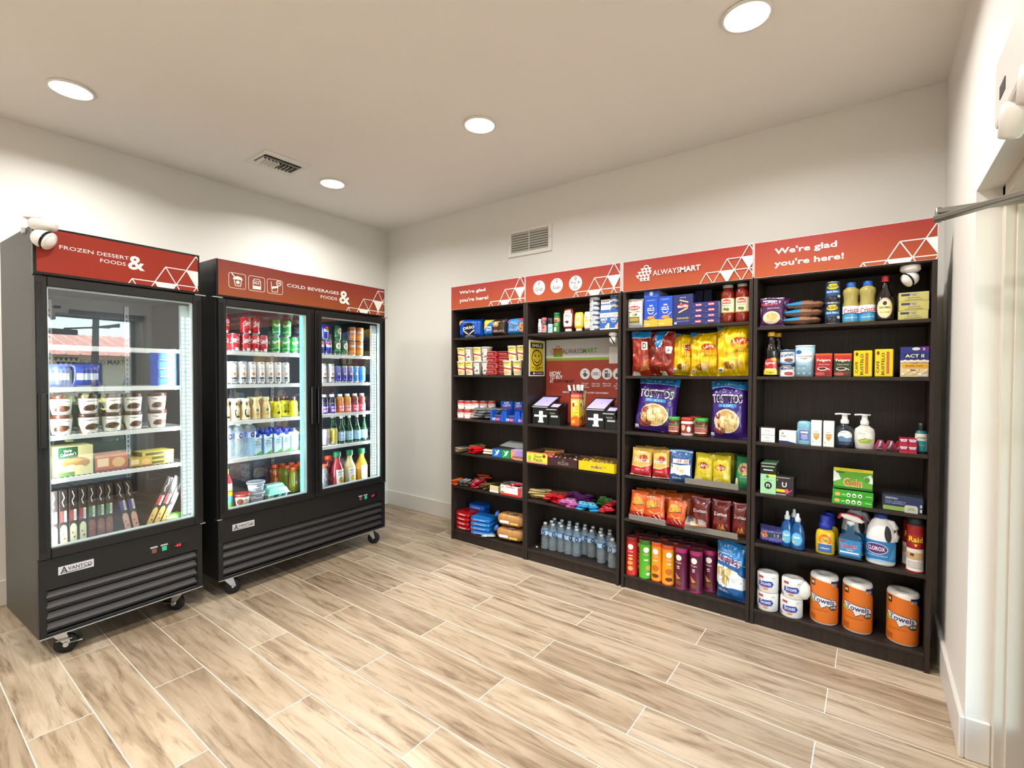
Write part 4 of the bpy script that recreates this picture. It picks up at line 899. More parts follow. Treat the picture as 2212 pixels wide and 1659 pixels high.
def loaf(s, d, zb, lab, sd):
    g = G(); BR = mat('b98549', .5, coat=.3, bump=.3, bscale=40); n = 18; N = 22; L, Wd_, Hh = .27, .13, .115
    rings = []
    for i in range(n + 1):
        x = -L / 2 + L * i / n; e = (1 - abs(2 * i / n - 1) ** 5) ** .5 if 0 < i < n else .25; wob = 1 + .025 * math.sin(i * 2.1 + sd) + .02 * math.sin(i * 5)
        ring = []
        for k in range(N):
            a = 2 * PI * k / N; cy_, cz = math.cos(a), math.sin(a); sq = 1 / max(abs(cy_), abs(cz)) ** .55
            ring.append(g.bm.verts.new((x, cy_ * sq * Wd_ / 2 * e * wob, Hh / 2 + cz * sq * Hh / 2 * .86 * e * wob)))
        rings.append(ring)
    ix = g.mi(BR)
    for i in range(n):
        for k in range(N): f = g.bm.faces.new([rings[i][k], rings[i][(k + 1) % N], rings[i + 1][(k + 1) % N], rings[i + 1][k]]); f.material_index = ix; f.smooth = True
    g.bm.faces.new(rings[0]); g.bm.faces.new(rings[-1][::-1])
    o = g.obj('bread_loaf')
    g = G(); m1, m2 = FOIL('5a1f1c'), FOIL('e8c860')
    g.art([('e', .5, .5, .42, .4, m1), T_('Sara', .5, .5, .5, .5, W_, 0, 1)], .12, .05, lambda x, y_, o_: (x + .02, -.045 + y_ * .6 - .012, Hh * .965 + .002 + o_ - abs(y_ - .025) * .15))
    g.art([('r', .0, .2, .5, .9, W_), ('r', .55, .1, 1, .6, m2)], .17, .03, lambda x, y_, o_: (x, -Wd_ / 2 * 1.06 - .001 - o_, .03 + y_)); g.obj('wrapper_print', o)
    g = G(); g.lathe([(.005, 0), (.012, .006), (.03, .03), (.022, .04), (0, .036)], FOIL('3b66b0'), 12); q = g.obj('bag_clip', o); q.location = (-L / 2 + .01, 0, Hh * .6); q.rotation_euler = (0, -1.2, 0)
    put(o, SH, s, d, z + zb, .12); tag(o, lab, 'bread')
loaf(1.985, .085, 0, 'bagged sliced loaf of bread lying underneath the other loaf', 1); loaf(1.99, .09, .117, 'bagged sliced loaf of bread resting on top of the other loaf', 4)
# shopping bags on a hook at the outer side
g = G(); WB = mat('f3eeee', .45); RB_ = mat('d98c8c', .5)
r = tag(empty('plastic_bag_bundle', (1.372, YF + .085, 1.225)), 'bundle of white and red shopping bags hanging on the outer side of the shelf unit', 'shopping bags')
rows = [(0, .006), (-.06, .012), (-.12, .03), (-.2, .05), (-.3, .062), (-.42, .07), (-.53, .068)]
for q in range(3):
    prev = None
    for zz_, hw in rows:
        cur = [(-.006 - q * .010 - abs(math.sin(i * 1.7 + q + zz_ * 9)) * .012, -hw + hw * 2 * i / 6 + q * .008, zz_ * (1 - q * .05)) for i in range(7)]
        if prev:
            for i in range(6): f = g.face([prev[i], prev[i + 1], cur[i + 1], cur[i]], RB_ if (i in (2, 3, 4) and -.5 < zz_ < -.12) else WB); f.smooth = True
        prev = cur
g.obj('bags', r); g = G(); g.tube([(.004, 0, .03), (-.02, 0, .028), (-.025, 0, .0), (-.015, 0, -.004)], .003, RUB, 6); g.obj('hook', r)
# ---------------------------------------------------------------- second shelf unit: seasonings, tablets, candy boxes, water
z = zz(1, 'A')
def rb(uL, uR, vT, d=.02, F=SH, zc=None): return FR(F, z if zc is None else zc, uL, uR, vT, d)
s, r, h = rb(1162.5, 1171, 689.5); o = btl_('seasoning_jar', [(1, 0), (1, .72), (.8, .8), (.8, .84)], r, h, 'c9c9d4', (.85, .82, 1), 'd8d6de', (.1, .7, 'e6e6ee', [T_('Garlic', .5, .5, .5, .2, '5b5c8c'), ('r', .3, .1, .7, .3, '6f8fae')])); put(o, SH, s, .02 + r, z); tag(o, 'small pale seasoning jar at the far end of the sauces', 'jar')
s, r, h = rb(1170.5, 1182, 686.5); o = btl_('pepper_grinder', [(1, 0), (1, .5), (.85, .6), (.95, .8)], r, h, '6b4a4a', (1.02, .8, 1), 'c9697a', (.05, .5, 'c7a1a0', [('e', .5, .7, .2, .25, 'c93a3f'), T_('Pepper', .5, .25, .5, .2, '3a1c1c')])); put(o, SH, s, .02 + r, z); tag(o, 'pink-capped pepper grinder jar on the sauce shelf', 'jar')
s, r, h = rb(1183.5, 1196, 687.5); o = btl_('salt_jar', [(1, 0), (1, .55), (.9, .62)], r, h, 'bfe0e6', (.98, .6, 1), '1c2430', (.0, .56, 'a9d7df', [T_('Sea Salt', .5, .6, .5, .2, '31506a'), T_('fine', .5, .3, .3, .15, '31506a')])); put(o, SH, s, .02 + r, z); tag(o, 'light blue salt jar with a tall black cap', 'jar')
s, r, h = rb(1197, 1210.5, 676); o = btl_('cheese_shaker', [(1, 0), (1, .86)], r, h, '1f6b38', (1.03, .86, 1), '1d6a3a', (.02, .86, '2a7a3e', [('r', 0, .62, 1, .85, 'cfa27a'), ('e', .5, .68, .2, .07, 'c8323a'), T_('Parmesan', .5, .5, .5, .06, W_), T_('GRATED', .5, .4, .4, .06, 'cfe8b8'), ('r', .15, .05, .6, .3, 'e6dfae')])); put(o, SH, s, .02 + r, z); tag(o, 'green grated cheese shaker standing beside the ketchup', 'shaker')
def squeeze(name, uL, uR, vT, body, capm, art, capw, lab, k=.45, d=.02):
    s, w, h = FB(SH, z, uL, uR, vT, d); r = w / 2
    o = btl_(name, [(capw, .12), (.97, .25), (1, .5), (.93, .85), (.7, .97)], r, h, body, None, None, (.22, .9, None, art, 1.35), sy=k)
    g = G(); cr = capw * r; g.lathe([(0, 0), (cr, 0), (cr, .12 * h), (0, .12 * h)], FOIL(capm), 18, sy=min(1, k * 1.4)); g.obj('cap', o)
    put(o, SH, s, d + r * k, z); return tag(o, lab, 'bottle')
s_ = squeeze('ketchup_bottle', 1214, 1237, 665, '7d1f14', 'e9e7e2', [('p', [(.24, 0), (.76, 0), (.8, .75), (.7, .85), (.7, .97), (.5, 1), (.3, .97), (.3, .85), (.2, .75)], 'f0ede6'), T_('HEINZ', .5, .88, .26, .08, '2b2b2b'), T_('TOMATO\nKETCHUP', .5, .65, .38, .2, '4d6e57', 0, 2), ('e', .5, .28, .08, .09, '7d2018'), ('e', .4, .3, .05, .05, '39502f')], .6, 'upside-down red ketchup bottle with a white keystone label')
squeeze('mustard_bottle', 1238.5, 1259, 673, 'e8b712', 'f1efe9', [('p', [(.3, .08), (.7, .08), (.7, .8), (.6, .95), (.4, .95), (.3, .8)], 'f2e5a9'), T_('YELLOW\nMUSTARD', .5, .58, .3, .25, '6d5a2a')], .62, 'upside-down yellow mustard bottle with a white cap')
squeeze('mayonnaise_bottle', 1260, 1274, 672, 'e9e0c2', '3b4254', [('e', .5, .55, .28, .4, 'f3ebcf'), T_('REAL', .5, .68, .3, .12, '4a4a36', 0, 2), ('r', .34, .35, .66, .55, 'e8cf35')], .8, 'cream mayonnaise bottle standing on its dark cap')
s, r, h = rb(1273.8, 1296.5, 643); h7 = h / 7; p = can_('tuna_can', r, h7 - .0005, 'f0efec', [('r', 0, .0, 1, .38, '35597c'), T_('Tuna', .3, .62, .12, .26, 'c8434f', 0, 2), T_('Chunk', .5, .62, .16, .26, 'c8434f', 0, 2), T_('Tuna', .7, .62, .12, .26, 'c8434f', 0, 2), ('r', .35, .05, .65, .3, 'dbe4ee')], mk=PRT)
for k in range(7): o = p if k == 0 else dup(p); put(o, SH, s, .02 + r, z + k * h7, random.uniform(-.5, .5)); tag(o, 'flat white and blue tuna can, %s from the bottom of the tower' % ORD[k], 'can', 'tower of tuna cans')
CR = [('r', 0, .82, 1, 1, '2f62b8'), ('r', 0, .62, 1, .84, 'f2efe9'), T_('STARKIST', .5, .73, .8, .09, 'd2575c'), ('r', 0, .0, 1, .62, '2a63bd'), T_('SNACK', .45, .52, .7, .13, W_, 5, 2), ('r', .1, .32, .75, .44, '1b3f85'), T_('TO-GO', .43, .38, .5, .09, W_, 5), ('p', [(.45, 0), (1, 0), (1, .3), (.85, .34)], 'f3e9d8'), ('e', .75, .15, .2, .08, 'e2c49a'), ('r', 0, 0, .6, .07, 'f0ece6')]
p = None
for k, (a, b) in enumerate(((1296, 1316.5), (1318, 1337.5))):
    s, w, h = FB(SH, z, a, b, 669.5, .025)
    if p is None: p = box_('cracker_kit_box', w, .05, h, '2a63bd', CR, side='f1ede6'); o = p
    else: o = dup(p)
    put(o, SH, s, .05, z); tag(o, ('blue and white tuna cracker box nearer the can tower', 'blue and white tuna cracker box nearer the side panel')[k], 'box', 'tuna cracker boxes'); bs, bw, bh = s, w, h
o = box_('carton_box', .075, .045, .04, 'eeeae4', [('r', .1, .4, .9, .5, 'cfcac4')]); put(o, SH, 2.835, .05, z + bh); tag(o, 'blank white carton lying on the first cracker box', 'box')
o = box_('carton_box', .07, .045, .038, 'f1ede8', [('r', .1, .5, .9, .8, '9b8f88'), ('r', 0, 0, 1, .2, '3d6ca8')]); put(o, SH, 2.833, .05, z + bh + .0405); tag(o, 'small printed carton at the top of the first cracker box pile', 'box')
pp = can_('tuna_can', .036, .038, 'f2f0ec', [('r', 0, .0, 1, .5, '3a6ba6'), T_('Tuna', .5, .74, .3, .26, 'c8434f', 0, 2), ('p', [(.3, .4), (.5, .65), (.7, .4)], '274a7c')], mk=PRT)
for k in range(3): o = pp if k == 0 else dup(pp); put(o, SH, 2.895, .058, z + bh + k * .0385); tag(o, 'white and blue tuna can on the box by the side panel, %s tier' % ORD[k], 'can', 'tuna cans on the cracker box')
# poster, smile notice, small camera
x0, x1, z0, z1 = 2.192, 2.9385, 1.07, 1.73; W, H = x1 - x0, z1 - z0
g = G(); g.box(-W / 2, W / 2, -.0015, 0, 0, H, PRT('c9c6c4')); GRN = '8fae3c'; BRK = '5a3a30'
U = lambda x: (x - x0) / W; V = lambda q: (q - z0) / H
BAG = grad_mat('bag_logo_print', 'b33a26', '7f9a2c', .53, .6)
A = [('r', 0, 0, 1, V(1.563), 'a5402f'), ('r', 0, V(1.563), U(2.76), V(1.583), GRN), ('r', 0, V(1.583), U(2.76), V(1.60), 'dcdad6')]
bx = U(2.262); bw = .085 / W
A += [('p', [(bx, V(1.592)), (bx + bw, V(1.592)), (bx + bw, V(1.662)), (bx, V(1.662))], BAG), ('l', [(bx + bw * .3, V(1.66)), (bx + bw * .35, V(1.678)), (bx + bw * .65, V(1.678)), (bx + bw * .7, V(1.66))], .007, '6a3426')]
for a_, b_ in ((2.236, 1.64), (2.25, 1.655), (2.25, 1.628), (2.262, 1.642), (2.25, 1.612)): A.append(('p', [(U(a_) - .008, V(b_) + .01), (U(a_) + .01, V(b_) + .01), (U(a_), V(b_) - .008)], 'b0452c'))
A += [T_('ALWAYS', (U(2.345) + U(2.523)) / 2, V(1.636), .178 / W, .038 / H, BRK, 0, 0), T_('MART', (U(2.527) + U(2.653)) / 2, V(1.638), .126 / W, .038 / H, '6f9a35', 0, 2)]
A += [('r', U(2.752), V(1.535), 1, V(1.66), 'ecebe8'), T_('HOW', U(2.279), V(1.461), .104 / W, .034 / H, W_, 0, 2), T_('TO BUY', U(2.289), V(1.43), .122 / W, .03 / H, W_, 0, 2), T_('AT', U(2.245), V(1.398), .034 / W, .028 / H, W_, 0, 2), T_('ALWAYSMART', U(2.36), V(1.398), .19 / W, .026 / H, '5d1f18', 0, 2)]
for k, cx_ in enumerate((2.55, 2.645, 2.737, 2.826)):
    A.append(('e', U(cx_), V(1.457), .043 / W, .043 / H, 'efeeec')); c0 = '55504e'
    if k == 0: A += [('p', [(U(cx_ - .02), V(1.455)), (U(cx_), V(1.43)), (U(cx_ + .024), V(1.45)), (U(cx_), V(1.47))], c0), ('r', U(cx_ - .012), V(1.475), U(cx_ + .01), V(1.482), c0)]
    if k == 1: A += [('r', U(cx_ - .022 + .006 * q), V(1.445), U(cx_ - .019 + .006 * q), V(1.471), c0) for q in range(7)] + [('l', [(U(cx_ - .028), V(1.44)), (U(cx_ - .028), V(1.475))], .003, c0), ('l', [(U(cx_ + .028), V(1.44)), (U(cx_ + .028), V(1.475))], .003, c0)]
    if k == 2: A += [('r', U(cx_ - .018), V(1.43), U(cx_ + .006), V(1.484), c0), ('r', U(cx_ - .013), V(1.462), U(cx_ + .001), V(1.472), 'efeeec'), ('r', U(cx_ + .009), V(1.43), U(cx_ + .023), V(1.462), '8a8582')]
    if k == 3: A += [('r', U(cx_ - .02), V(1.435), U(cx_ + .02), V(1.46), c0), ('l', [(U(cx_ - .01), V(1.462)), (U(cx_), V(1.478)), (U(cx_ + .01), V(1.462))], .006, c0)]
    A.append(T_(('Choose\nyour\nproducts', 'Scan the\nbarcode', 'Make the\npayment', 'Grab\nthe bag &\ntake it')[k], U(cx_), V(1.375 if k in (1, 2) else 1.368), .07 / W, (.032 if k in (1, 2) else .046) / H, 'f0e4e0', 0, 1))
A.append(T_('DEAR CUSTOMERS WE DO NOT ACCEPT CASH PAYMENT.', (U(2.354) + U(2.753)) / 2, V(1.312), .4 / W, .013 / H, W_, 0, 1))
g.art(A, W, H, flat(-.0015)); o = g.obj('instruction_poster'); o.location = ((x0 + x1) / 2, YF + DEP - .0085, z0); tag(o, 'red and grey how-to-buy poster on the shelf back behind the payment tablets', 'poster')
g = G(); YL = 'e3c22a'; Wn, Hn = .225, .283; g.box(0, .0012, -Wn / 2, Wn / 2, 0, Hn, PRT('efe9dc'))
a_ = [('r', .07, .05, .93, .97, YL), ('r', .1, .78, .9, .93, '171412'), T_('SMILE', .5, .855, .62, .085, 'f4f1ea', 0, 2), ('e', .5, .51, .33, .235, '1b1510'), ('e', .5, .51, .285, .2, YL), ('e', .38, .57, .035, .035, '1b1510'), ('e', .62, .57, .035, .035, '1b1510'), ('l', [(.3, .47), (.38, .40), (.5, .37), (.62, .40), (.7, .47)], .03, '1b1510'), T_('YOU ARE BEING\nFILMED', .5, .215, .7, .09, '1b1510', 0, 1), ('r', .07, .03, .93, .13, '171412'), ('e', .3, .08, .05, .03, 'efe9dc'), T_('ALWAYSMART', .6, .08, .5, .03, 'efe9dc')]
g.art(a_, Wn, Hn, lambda x, z_, o_: (.0013 + o_, x, z_)); o = g.obj('smile_notice'); o.location = (2.1906, -.286, 1.438); o.rotation_euler = (0, 0, 0); tag(o, 'yellow notice with a smiling face stuck on the inner side panel', 'notice')
def camera_(loc, rz, sc, lab, look):
    r = tag(empty('security_camera', loc, rz), lab, 'camera'); PW = mat('eceae6', .35, coat=.3, name='camera_shell'); BKc = mat('0c0c0e', .15)
    g = G(); g.lathe([(0, 0), (.034 * sc, 0), (.036 * sc, -.003 * sc), (.036 * sc, -.020 * sc), (.033 * sc, -.024 * sc), (.026 * sc, -.030 * sc), (0, -.030 * sc)], PW, 28); g.obj('mount_base', r)
    g = G(); R_ = .031 * sc; g.lathe([(R_ * math.sin(PI * k / 12), -.056 * sc - R_ * math.cos(PI * k / 12)) for k in range(13)], PW, 24); g.obj('ball', r)
    g = G(); dv = (Matrix.Rotation(-rz, 3, 'Z') @ Vector(look)).normalized(); P2 = lambda f: R_ * math.sqrt(max(0, 1 - f * f))
    g.lathe([(P2(.25), R_ * .25, BKc), (R_ * 1.0, R_ * .27, BKc), (R_ * .93, R_ * .52, BKc), (P2(.6), R_ * .52, BKc)], BKc, 28)
    g.lathe([(P2(.55), R_ * .52), (R_ * .97, R_ * .52), (R_ * .9, R_ * .66), (P2(.7), R_ * .7)], PW, 28)
    o = g.obj('lens_face', r); o.location = (0, 0, -.056 * sc); o.rotation_euler = dv.to_track_quat('Z', 'Y').to_euler(); return r
LKR = RT * .85 + FW * .25 - UP * .45; LKL = -RT * .85 + FW * .15 - UP * .5
s, zq = SH.loc(1325.5, 720, .05); camera_((s, YF + .05, LV['A'] - TH - .0008), -2.2, .92, 'small white ball camera hanging under the sauce shelf above the poster', LKL)
# payment tablets
z = zz(1, 'C')
def kiosk(uL, uR, uL2, uR2, nm):
    d = .03; s, w, h = FB(SH, z, uL, uR, 880 if uL < 1200 else 886, d); BK_ = mat('1a1e1f', .35, name='kiosk_black'); SCR = mat('a9a0d8', .3, emis=.55, name='tablet_screen'); WH = mat('efefee', .4, emis=0)
    r = tag(empty('payment_tablet', SH.W(s, d, z), 0), nm, 'payment tablet', 'payment tablets'); D = .17; hb = h + .07
    g = G()
    for x in (-w / 2, w / 2): g.face([(x, 0, 0), (x, D, 0), (x, D, hb), (x, 0, h)], BK_)
    g.face([(-w / 2, 0, 0), (w / 2, 0, 0), (w / 2, 0, h), (-w / 2, 0, h)], BK_); g.face([(-w / 2, D, 0), (w / 2, D, 0), (w / 2, D, hb), (-w / 2, D, hb)], BK_); g.face([(-w / 2, 0, h), (w / 2, 0, h), (w / 2, D, hb), (-w / 2, D, hb)], BK_)
    hs = h
    g.art([('p', [(.42, .2), (.42, .78), (.46, .8), (.66, .8), (.68, .76), (.68, .2)], WH), ('r', .1, .45, .42, .57, WH), ('r', .68, .45, .93, .57, WH), ('r', .36, .12, .72, .22, WH), ('e', .55, .51, .02, .022, '1a1e1f')], w, hs, flat(-.0002)); g.obj('stand', r)
    th = math.atan2(hb - h, D); g = G(); g.box(-w / 2 - .012, w / 2 + .012, 0, 1, 0, .010, BK_) if False else None
    L = math.hypot(D, hb - h) + .01; g.box(-w / 2 - .014, w / 2 + .014, -.006, L, 0, .009, BK_, .002); g.art([('r', .09, .03, .91, .86, SCR), ('e', .55, .5, .05, .03, 'b6607c')], w + .03, L, lambda x, y, o_: (x, y, .0093 + o_)); g.box(-w / 2, w / 2, -.0066, -.006, .002, .008, WH); o = g.obj('tablet', r); o.location = (0, 0, h + .001); o.rotation_euler = (th, 0, 0)
    s2, w2, h2 = FB(SH, z, uL2, uR2, 880 if uL < 1200 else 890, d)
    r2 = tag(empty('card_reader', SH.W(s2, d - .012, z), 0), ('black card reader stand touching the payment tablet near the smile notice', 'black card reader stand touching the payment tablet beside the divider')[uL > 1200], 'card reader', 'card readers')
    g = G(); D2 = .13; q = h2 * .62
    for x in (-w2 / 2, w2 / 2): g.face([(x, .012, 0), (x, D2, 0), (x, D2, h2 + .03), (x, .012, q)], BK_)
    g.face([(-w2 / 2, .012, 0), (w2 / 2, .012, 0), (w2 / 2, .012, q), (-w2 / 2, .012, q)], BK_); g.face([(-w2 / 2, D2, 0), (w2 / 2, D2, 0), (w2 / 2, D2, h2 + .03), (-w2 / 2, D2, h2 + .03)], BK_); g.face([(-w2 / 2, .012, q), (w2 / 2, .012, q), (w2 / 2, D2, h2 + .03), (-w2 / 2, D2, h2 + .03)], BK_)
    g.art([('r', .18, .72, .82, .9, WH)], w2, q, flat(.0118)); g.obj('stand', r2)
    g = G(); g.box(-w2 / 2, w2 / 2, 0, .105, 0, .052, mat('131516', .3), .006, 2); g.box(-w2 * .28, w2 * .22, -.0006, 0, .008, .022, mat('8d9092', .4)); g.art([('r', .22, .3, .9, .8, SCR)], w2, .1, lambda x, y, o_: (x, y, .0524 + o_)); g.box(-w2 * .5, w2 * .4, -.003, -.0004, .044, .048, WH); o = g.obj('terminal', r2); o.location = (0, -.004, q - .005); o.rotation_euler = (.42, 0, 0)
kiosk(1151, 1183.5, 1185.5, 1209.5, 'black payment tablet with a lilac screen next to the smile notice'); kiosk(1266.5, 1305, 1307, 1333.5, 'black payment tablet with a lilac screen near the divider to the crisps')
s, w, h = FB(SH, z, 1233.5, 1251.5, 848.5, .05); r = empty('meat_stick_box'); D = .085; Y_ = 'e6bf3c'
g = G(); e = .002; m = PRT('c3282a')
for bx in ((-w / 2, w / 2, -D / 2, -D / 2 + e), (-w / 2, w / 2, D / 2 - e, D / 2), (-w / 2, -w / 2 + e, -D / 2, D / 2), (w / 2 - e, w / 2, -D / 2, D / 2)): g.box(*bx, 0, h, m)
g.box(-w / 2, w / 2, -D / 2, D / 2, 0, e, m)
def face_art(): return [('r', 0, .15, 1, .83, Y_), ('r', 0, .86, 1, .95, 'e8827a'), T_('slim', .4, .75, .62, .09, 'f4efe6', 8, 2), T_('jim', .62, .66, .45, .1, 'f4efe6', 8, 2), ('p', [(.2, .6), (.4, .58), (.4, .7), (.2, .7)], 'b5271f'), ('r', .42, .36, .96, .48, 'f2e03a'), T_('ORIGINAL', .69, .42, .45, .04, '2a2016', 5), ('p', [(0, .04), (1, .04), (1, .28), (.55, .33), (0, .26)], 'd36a24'), ('r', .1, .1, .5, .2, 'e9b13c'), ('e', .35, .5, .22, .09, 'f0d27a')]
g.art(face_art(), w, h, flat(-D / 2)); g.art(face_art(), D, h, lambda x, z_, o_: (w / 2 + .0003 + o_, x, z_)); g.obj('carton', r); put(r, SH, s, .05 + D / 2, z); tag(r, 'tall red and yellow open box of meat sticks between the two tablets', 'box')
rnd = random.Random(4); p = None
for k in range(9):
    a = rnd.uniform(-.3, .05) if k < 3 else rnd.uniform(-.05, .12); 
    if p is None: p = box_('meat_stick', .013, .006, .2, '2a1d18', [('r', 0, .78, 1, 1, 'e8e2da'), ('r', .3, .1, .7, .7, '6d2a22')], mk=FOIL, bev=.002); o = p
    else: o = dup(p)
    put(o, SH, s - .026 + k % 4 * .017, .05 + D / 2 - .02 + (k // 4) * .02, z + .11, 0, 0, a); tag(o, 'dark wrapped meat stick standing in the tall red box', 'meat stick', 'meat sticks in the box')
o = box_('meat_stick_pack', .055, .02, .26, 'b9a36a', [('r', 0, .9, 1, 1, '8a7f6c'), ('p', [(.1, .5), (.9, .55), (.8, .85), (.2, .85)], 'd8c06a'), ('e', .5, .7, .3, .08, 'e6d79a'), ('r', .7, .3, .9, .8, '3a2a20')], mk=FOIL); put(o, SH, s + .012, .05 + D - .016, z + .008, 0, 0, .03); tag(o, 'taller gold backing pack rising behind the meat sticks', 'pack')
# candy boxes
z = zz(1, 'D')
s, w, h = FB(SH, z, 1136, 1174, 977, -.012, 990)
r = carton('candy_carton', .19, .25, h, 'e58a5c', '6b5638', [('r', 0, 0, 1, .12, 'e98a8a'), ('r', 0, .12, 1, .9, 'eadb4e'), T_('Sour\nPatch', .55, .5, .42, .62, '3f7a2c', 0, 2), ('e', .84, .72, .07, .15, '8a1f1f'), ('e', .14, .4, .07, .3, '9bc04a')], 'yellow and pink open sour candy box at the inner side panel', 'carton', 2.19 + .1, -.012, z)
for k in range(5):
    o = bar_('candy_pack', .11, .04, .016, ('e0c45a', 'c9353a')[k % 2 == 1], [('r', .3, .2, .7, .8, ('c9353a', 'e8c46a')[k % 2 == 1])], k); lay(o, SH, 2.34 + .012 * (k % 2) , .05 + .03 * k, z + .055 + .006 * (k % 3), .016, .25 + .05 * k); tag(o, 'yellow and red candy pack lying along the edge of the sour candy box', 'candy pack', 'packs on the sour candy box')
p = None
for k in range(3):
    if p is None: p = bar_('candy_roll', .05, .022, .02, 'c52a6a', [('r', .3, .2, .7, .8, 'e86aa0')], 2); o = p
    else: o = dup(p)
    lay(o, SH, 2.40, -.005, z + .002 + k * .0225, .02, 0); tag(o, 'small pink candy roll stacked between the sour candy and brown boxes', 'candy roll', 'pink candy rolls')
def mbox(uL, uR, vT, base, lab, cl, gl, n, Dd, sd):
    s, w, h = FB(SH, z, uL, uR, vT, -.02, vT + 12); MM = mat('f2ead8', .4)
    carton('candy_carton', w, Dd, h, base, '6f5638' if sd else '5d4a38', [('t', 'm&m', .52, .5, .34, .40, 'f4eee0', 0, 2), ('t', 'm&m', .52, .5, .32, .34, '2a1a14', 0, 1), ('t', "'s", .735, .58, .05, .2, '2a1a14', 0, 1), ('t', 'Milk', .53, .85, .09, .06, 'c79f6c')], lab, 'carton', s, -.02, z)
    rnd = random.Random(sd); p = None
    for k in range(n):
        if p is None: p = bar_('candy_bag', .10, .05, .02, cl, [('r', .2, .2, .8, .8, gl), ('e', .5, .5, .12, .2, 'e8dcc0')], 3); o = p
        else: o = dup(p)
        q = k % (n // 2); lay(o, SH, s - w / 2 + .02 + (w - .04) * (q + .5) / (n // 2), .045 + (k // (n // 2)) * .085, z + h * .45, .02, rnd.uniform(1.2, 1.9), rnd.uniform(.5, .9)); tag(o, ('small dark candy bag filed in the brown box', 'small yellow candy bag filed in the yellow box')[sd > 1], 'candy bag', ('bags in the brown box', 'bags in the yellow box')[sd > 1])
mbox(1184, 1247.5, 991, '3f2526', 'dark brown open candy box with a white lettered logo', '33211e', '5a4038', 10, .22, 1)
mbox(1249, 1328, 999, 'f2c20f', 'bright yellow open candy box beside the dark brown one', 'c99a32', '8a6f3a', 12, .24, 2)
# bagged candy
z = zz(1, 'E')
def cb(s0, s1, d0, d1, n, L_, base, gl, lab, grp, sd, sz=(.13, .07, .02)): bars('candy_pack', SH, heap(s0, s1, d0, d1, n, L_, sz[2] * .95, PI / 2 + .2, .5, sd), sz[0], sz[1], sz[2], base, [('r', .15, .2, .85, .8, gl), ('r', .3, .3, .6, .6, base)], lab, 'candy pack', grp)
bars('chocolate_bar', SH, heap(2.23, 2.31, .04, .08, 2, 4, .018, .3, .3, 21), .15, .045, .016, 'b9a268', [('r', .1, .2, .9, .8, 'd9c98c')], 'gold wrapped bar in the stack at the end of the candy bag shelf', 'chocolate bar', 'gold bars')
bars('chocolate_bar', SH, heap(2.27, 2.40, .15, .2, 4, 3, .018, .3, .3, 22), .15, .045, .016, '6b5632', [('r', .2, .2, .8, .8, '3a2420')], 'brown and gold wrapped bar behind the gold ones', 'chocolate bar', 'brown bars at the back')
cb(2.38, 2.52, .06, .1, 3, 3, 'b3121f', 'e0574f', 'shiny red candy bag near the gold bars', 'red candy bags', 23)
cb(2.50, 2.68, .13, .2, 4, 3, '5b1f5e', '8d4f8c', 'purple candy bag in the middle of the shelf', 'purple candy bags', 24)
cb(2.53, 2.63, .03, .06, 3, 2, 'b0508f', 'e0a8cf', 'pink candy bag in front of the purple ones', 'pink candy bags', 25)
cb(2.66, 2.79, .03, .08, 3, 2, '2187b8', '8fd2e8', 'light blue candy bag near the shelf edge', 'blue candy bags', 26)
cb(2.75, 2.86, .16, .2, 2, 3, '2f6a2c', '7fae6a', 'dark green candy bag behind the blue ones', 'green candy bags', 27)
cb(2.85, 2.9, .05, .14, 2, 3, 'a81c2a', 'd86a6a', 'red candy bag against the divider', 'red bags by the divider', 28)
# water bottles
z = zz(1, 'F')
CLR = haze_plastic('clear_bottle_plastic', 'dfe6e8', .17, .06); WCAP = mat('d9dcdf', .4)
def water(r=.033, h=.205):
    pr = [(.55, .0), (.9, .01), (1, .04)]; 
    for k in range(5): pr += [(1, .06 + k * .075), (.93, .085 + k * .075), (.93, .1 + k * .075)]
    pr += [(.86, .47), (1, .53), (1, .74), (.9, .80), (.62, .88), (.42, .93), (.40, .94)]
    o = btl_('water_bottle', pr, r, h, CLR, (.42, .935, 1), WCAP, (.54, .73, 'a9cdea', [('r', 0, .88, 1, 1, '2b5da8'), ('r', 0, 0, 1, .12, '2b5da8'), ('e', .5, .5, .14, .42, '162240'), T_('PURE\nLIFE', .5, .5, .14, .4, W_), ('r', .72, .2, .95, .8, 'cfe2f3')]))
    return o
wp = water(); wh = z + .205
WB_ = [(443, 285, 0), (605, 315, 0), (820, 335, 0), (968, 380, 0), (1165, 425, 0), (1475, 450, 0), (1745, 572, 0), (1990, 662, 0), (1325, 402, 1), (1710, 498, 1), (1925, 520, 1), (645, 255, 1), (830, 275, 1), (987, 315, 1), (1148, 360, 1), (628, 186, 2), (860, 215, 2), (1080, 262, 2), (1250, 297, 2), (1408, 340, 2), (1578, 372, 2), (1745, 417, 2), (1913, 455, 2)]
k3 = [0, 0, 0]; wl = []
for k, (a, b, t) in enumerate(WB_):
    P_ = onz(1130 + a / 10.29, 1100 + b / 10.29, wh - .005); o = wp if k == 0 else dup(wp); o.location = (min(max(P_.x, 2.225), 2.905), min(max(P_.y, YF + .036), YF + DEP - .045), z); o.rotation_euler = (0, 0, random.uniform(-.2, 1.2))
    tag(o, 'clear water bottle with a blue label, %s in the %s row from the side panel' % (ORD[k3[t]], ('front', 'middle', 'back')[t]), 'water bottle', 'water bottles on the bottom shelf'); k3[t] += 1; wl.append(o)
relax(wl, .0345, 2.265, 2.94, YF + .004, YF + DEP - .009)
g = G(); g.lathe([(0, 0), (.009, 0), (.009, .004), (.007, .006), (0, .006)], mat('e4e6e8', .4), 14); o = g.obj('bottle_cap'); P_ = onz(1153, 1180, z); o.location = (2.235, P_.y if P_.y < -.2 and P_.y > -.4 else -.36, z); tag(o, 'tiny white cap lying on the bottom board before the water bottles', 'cap')
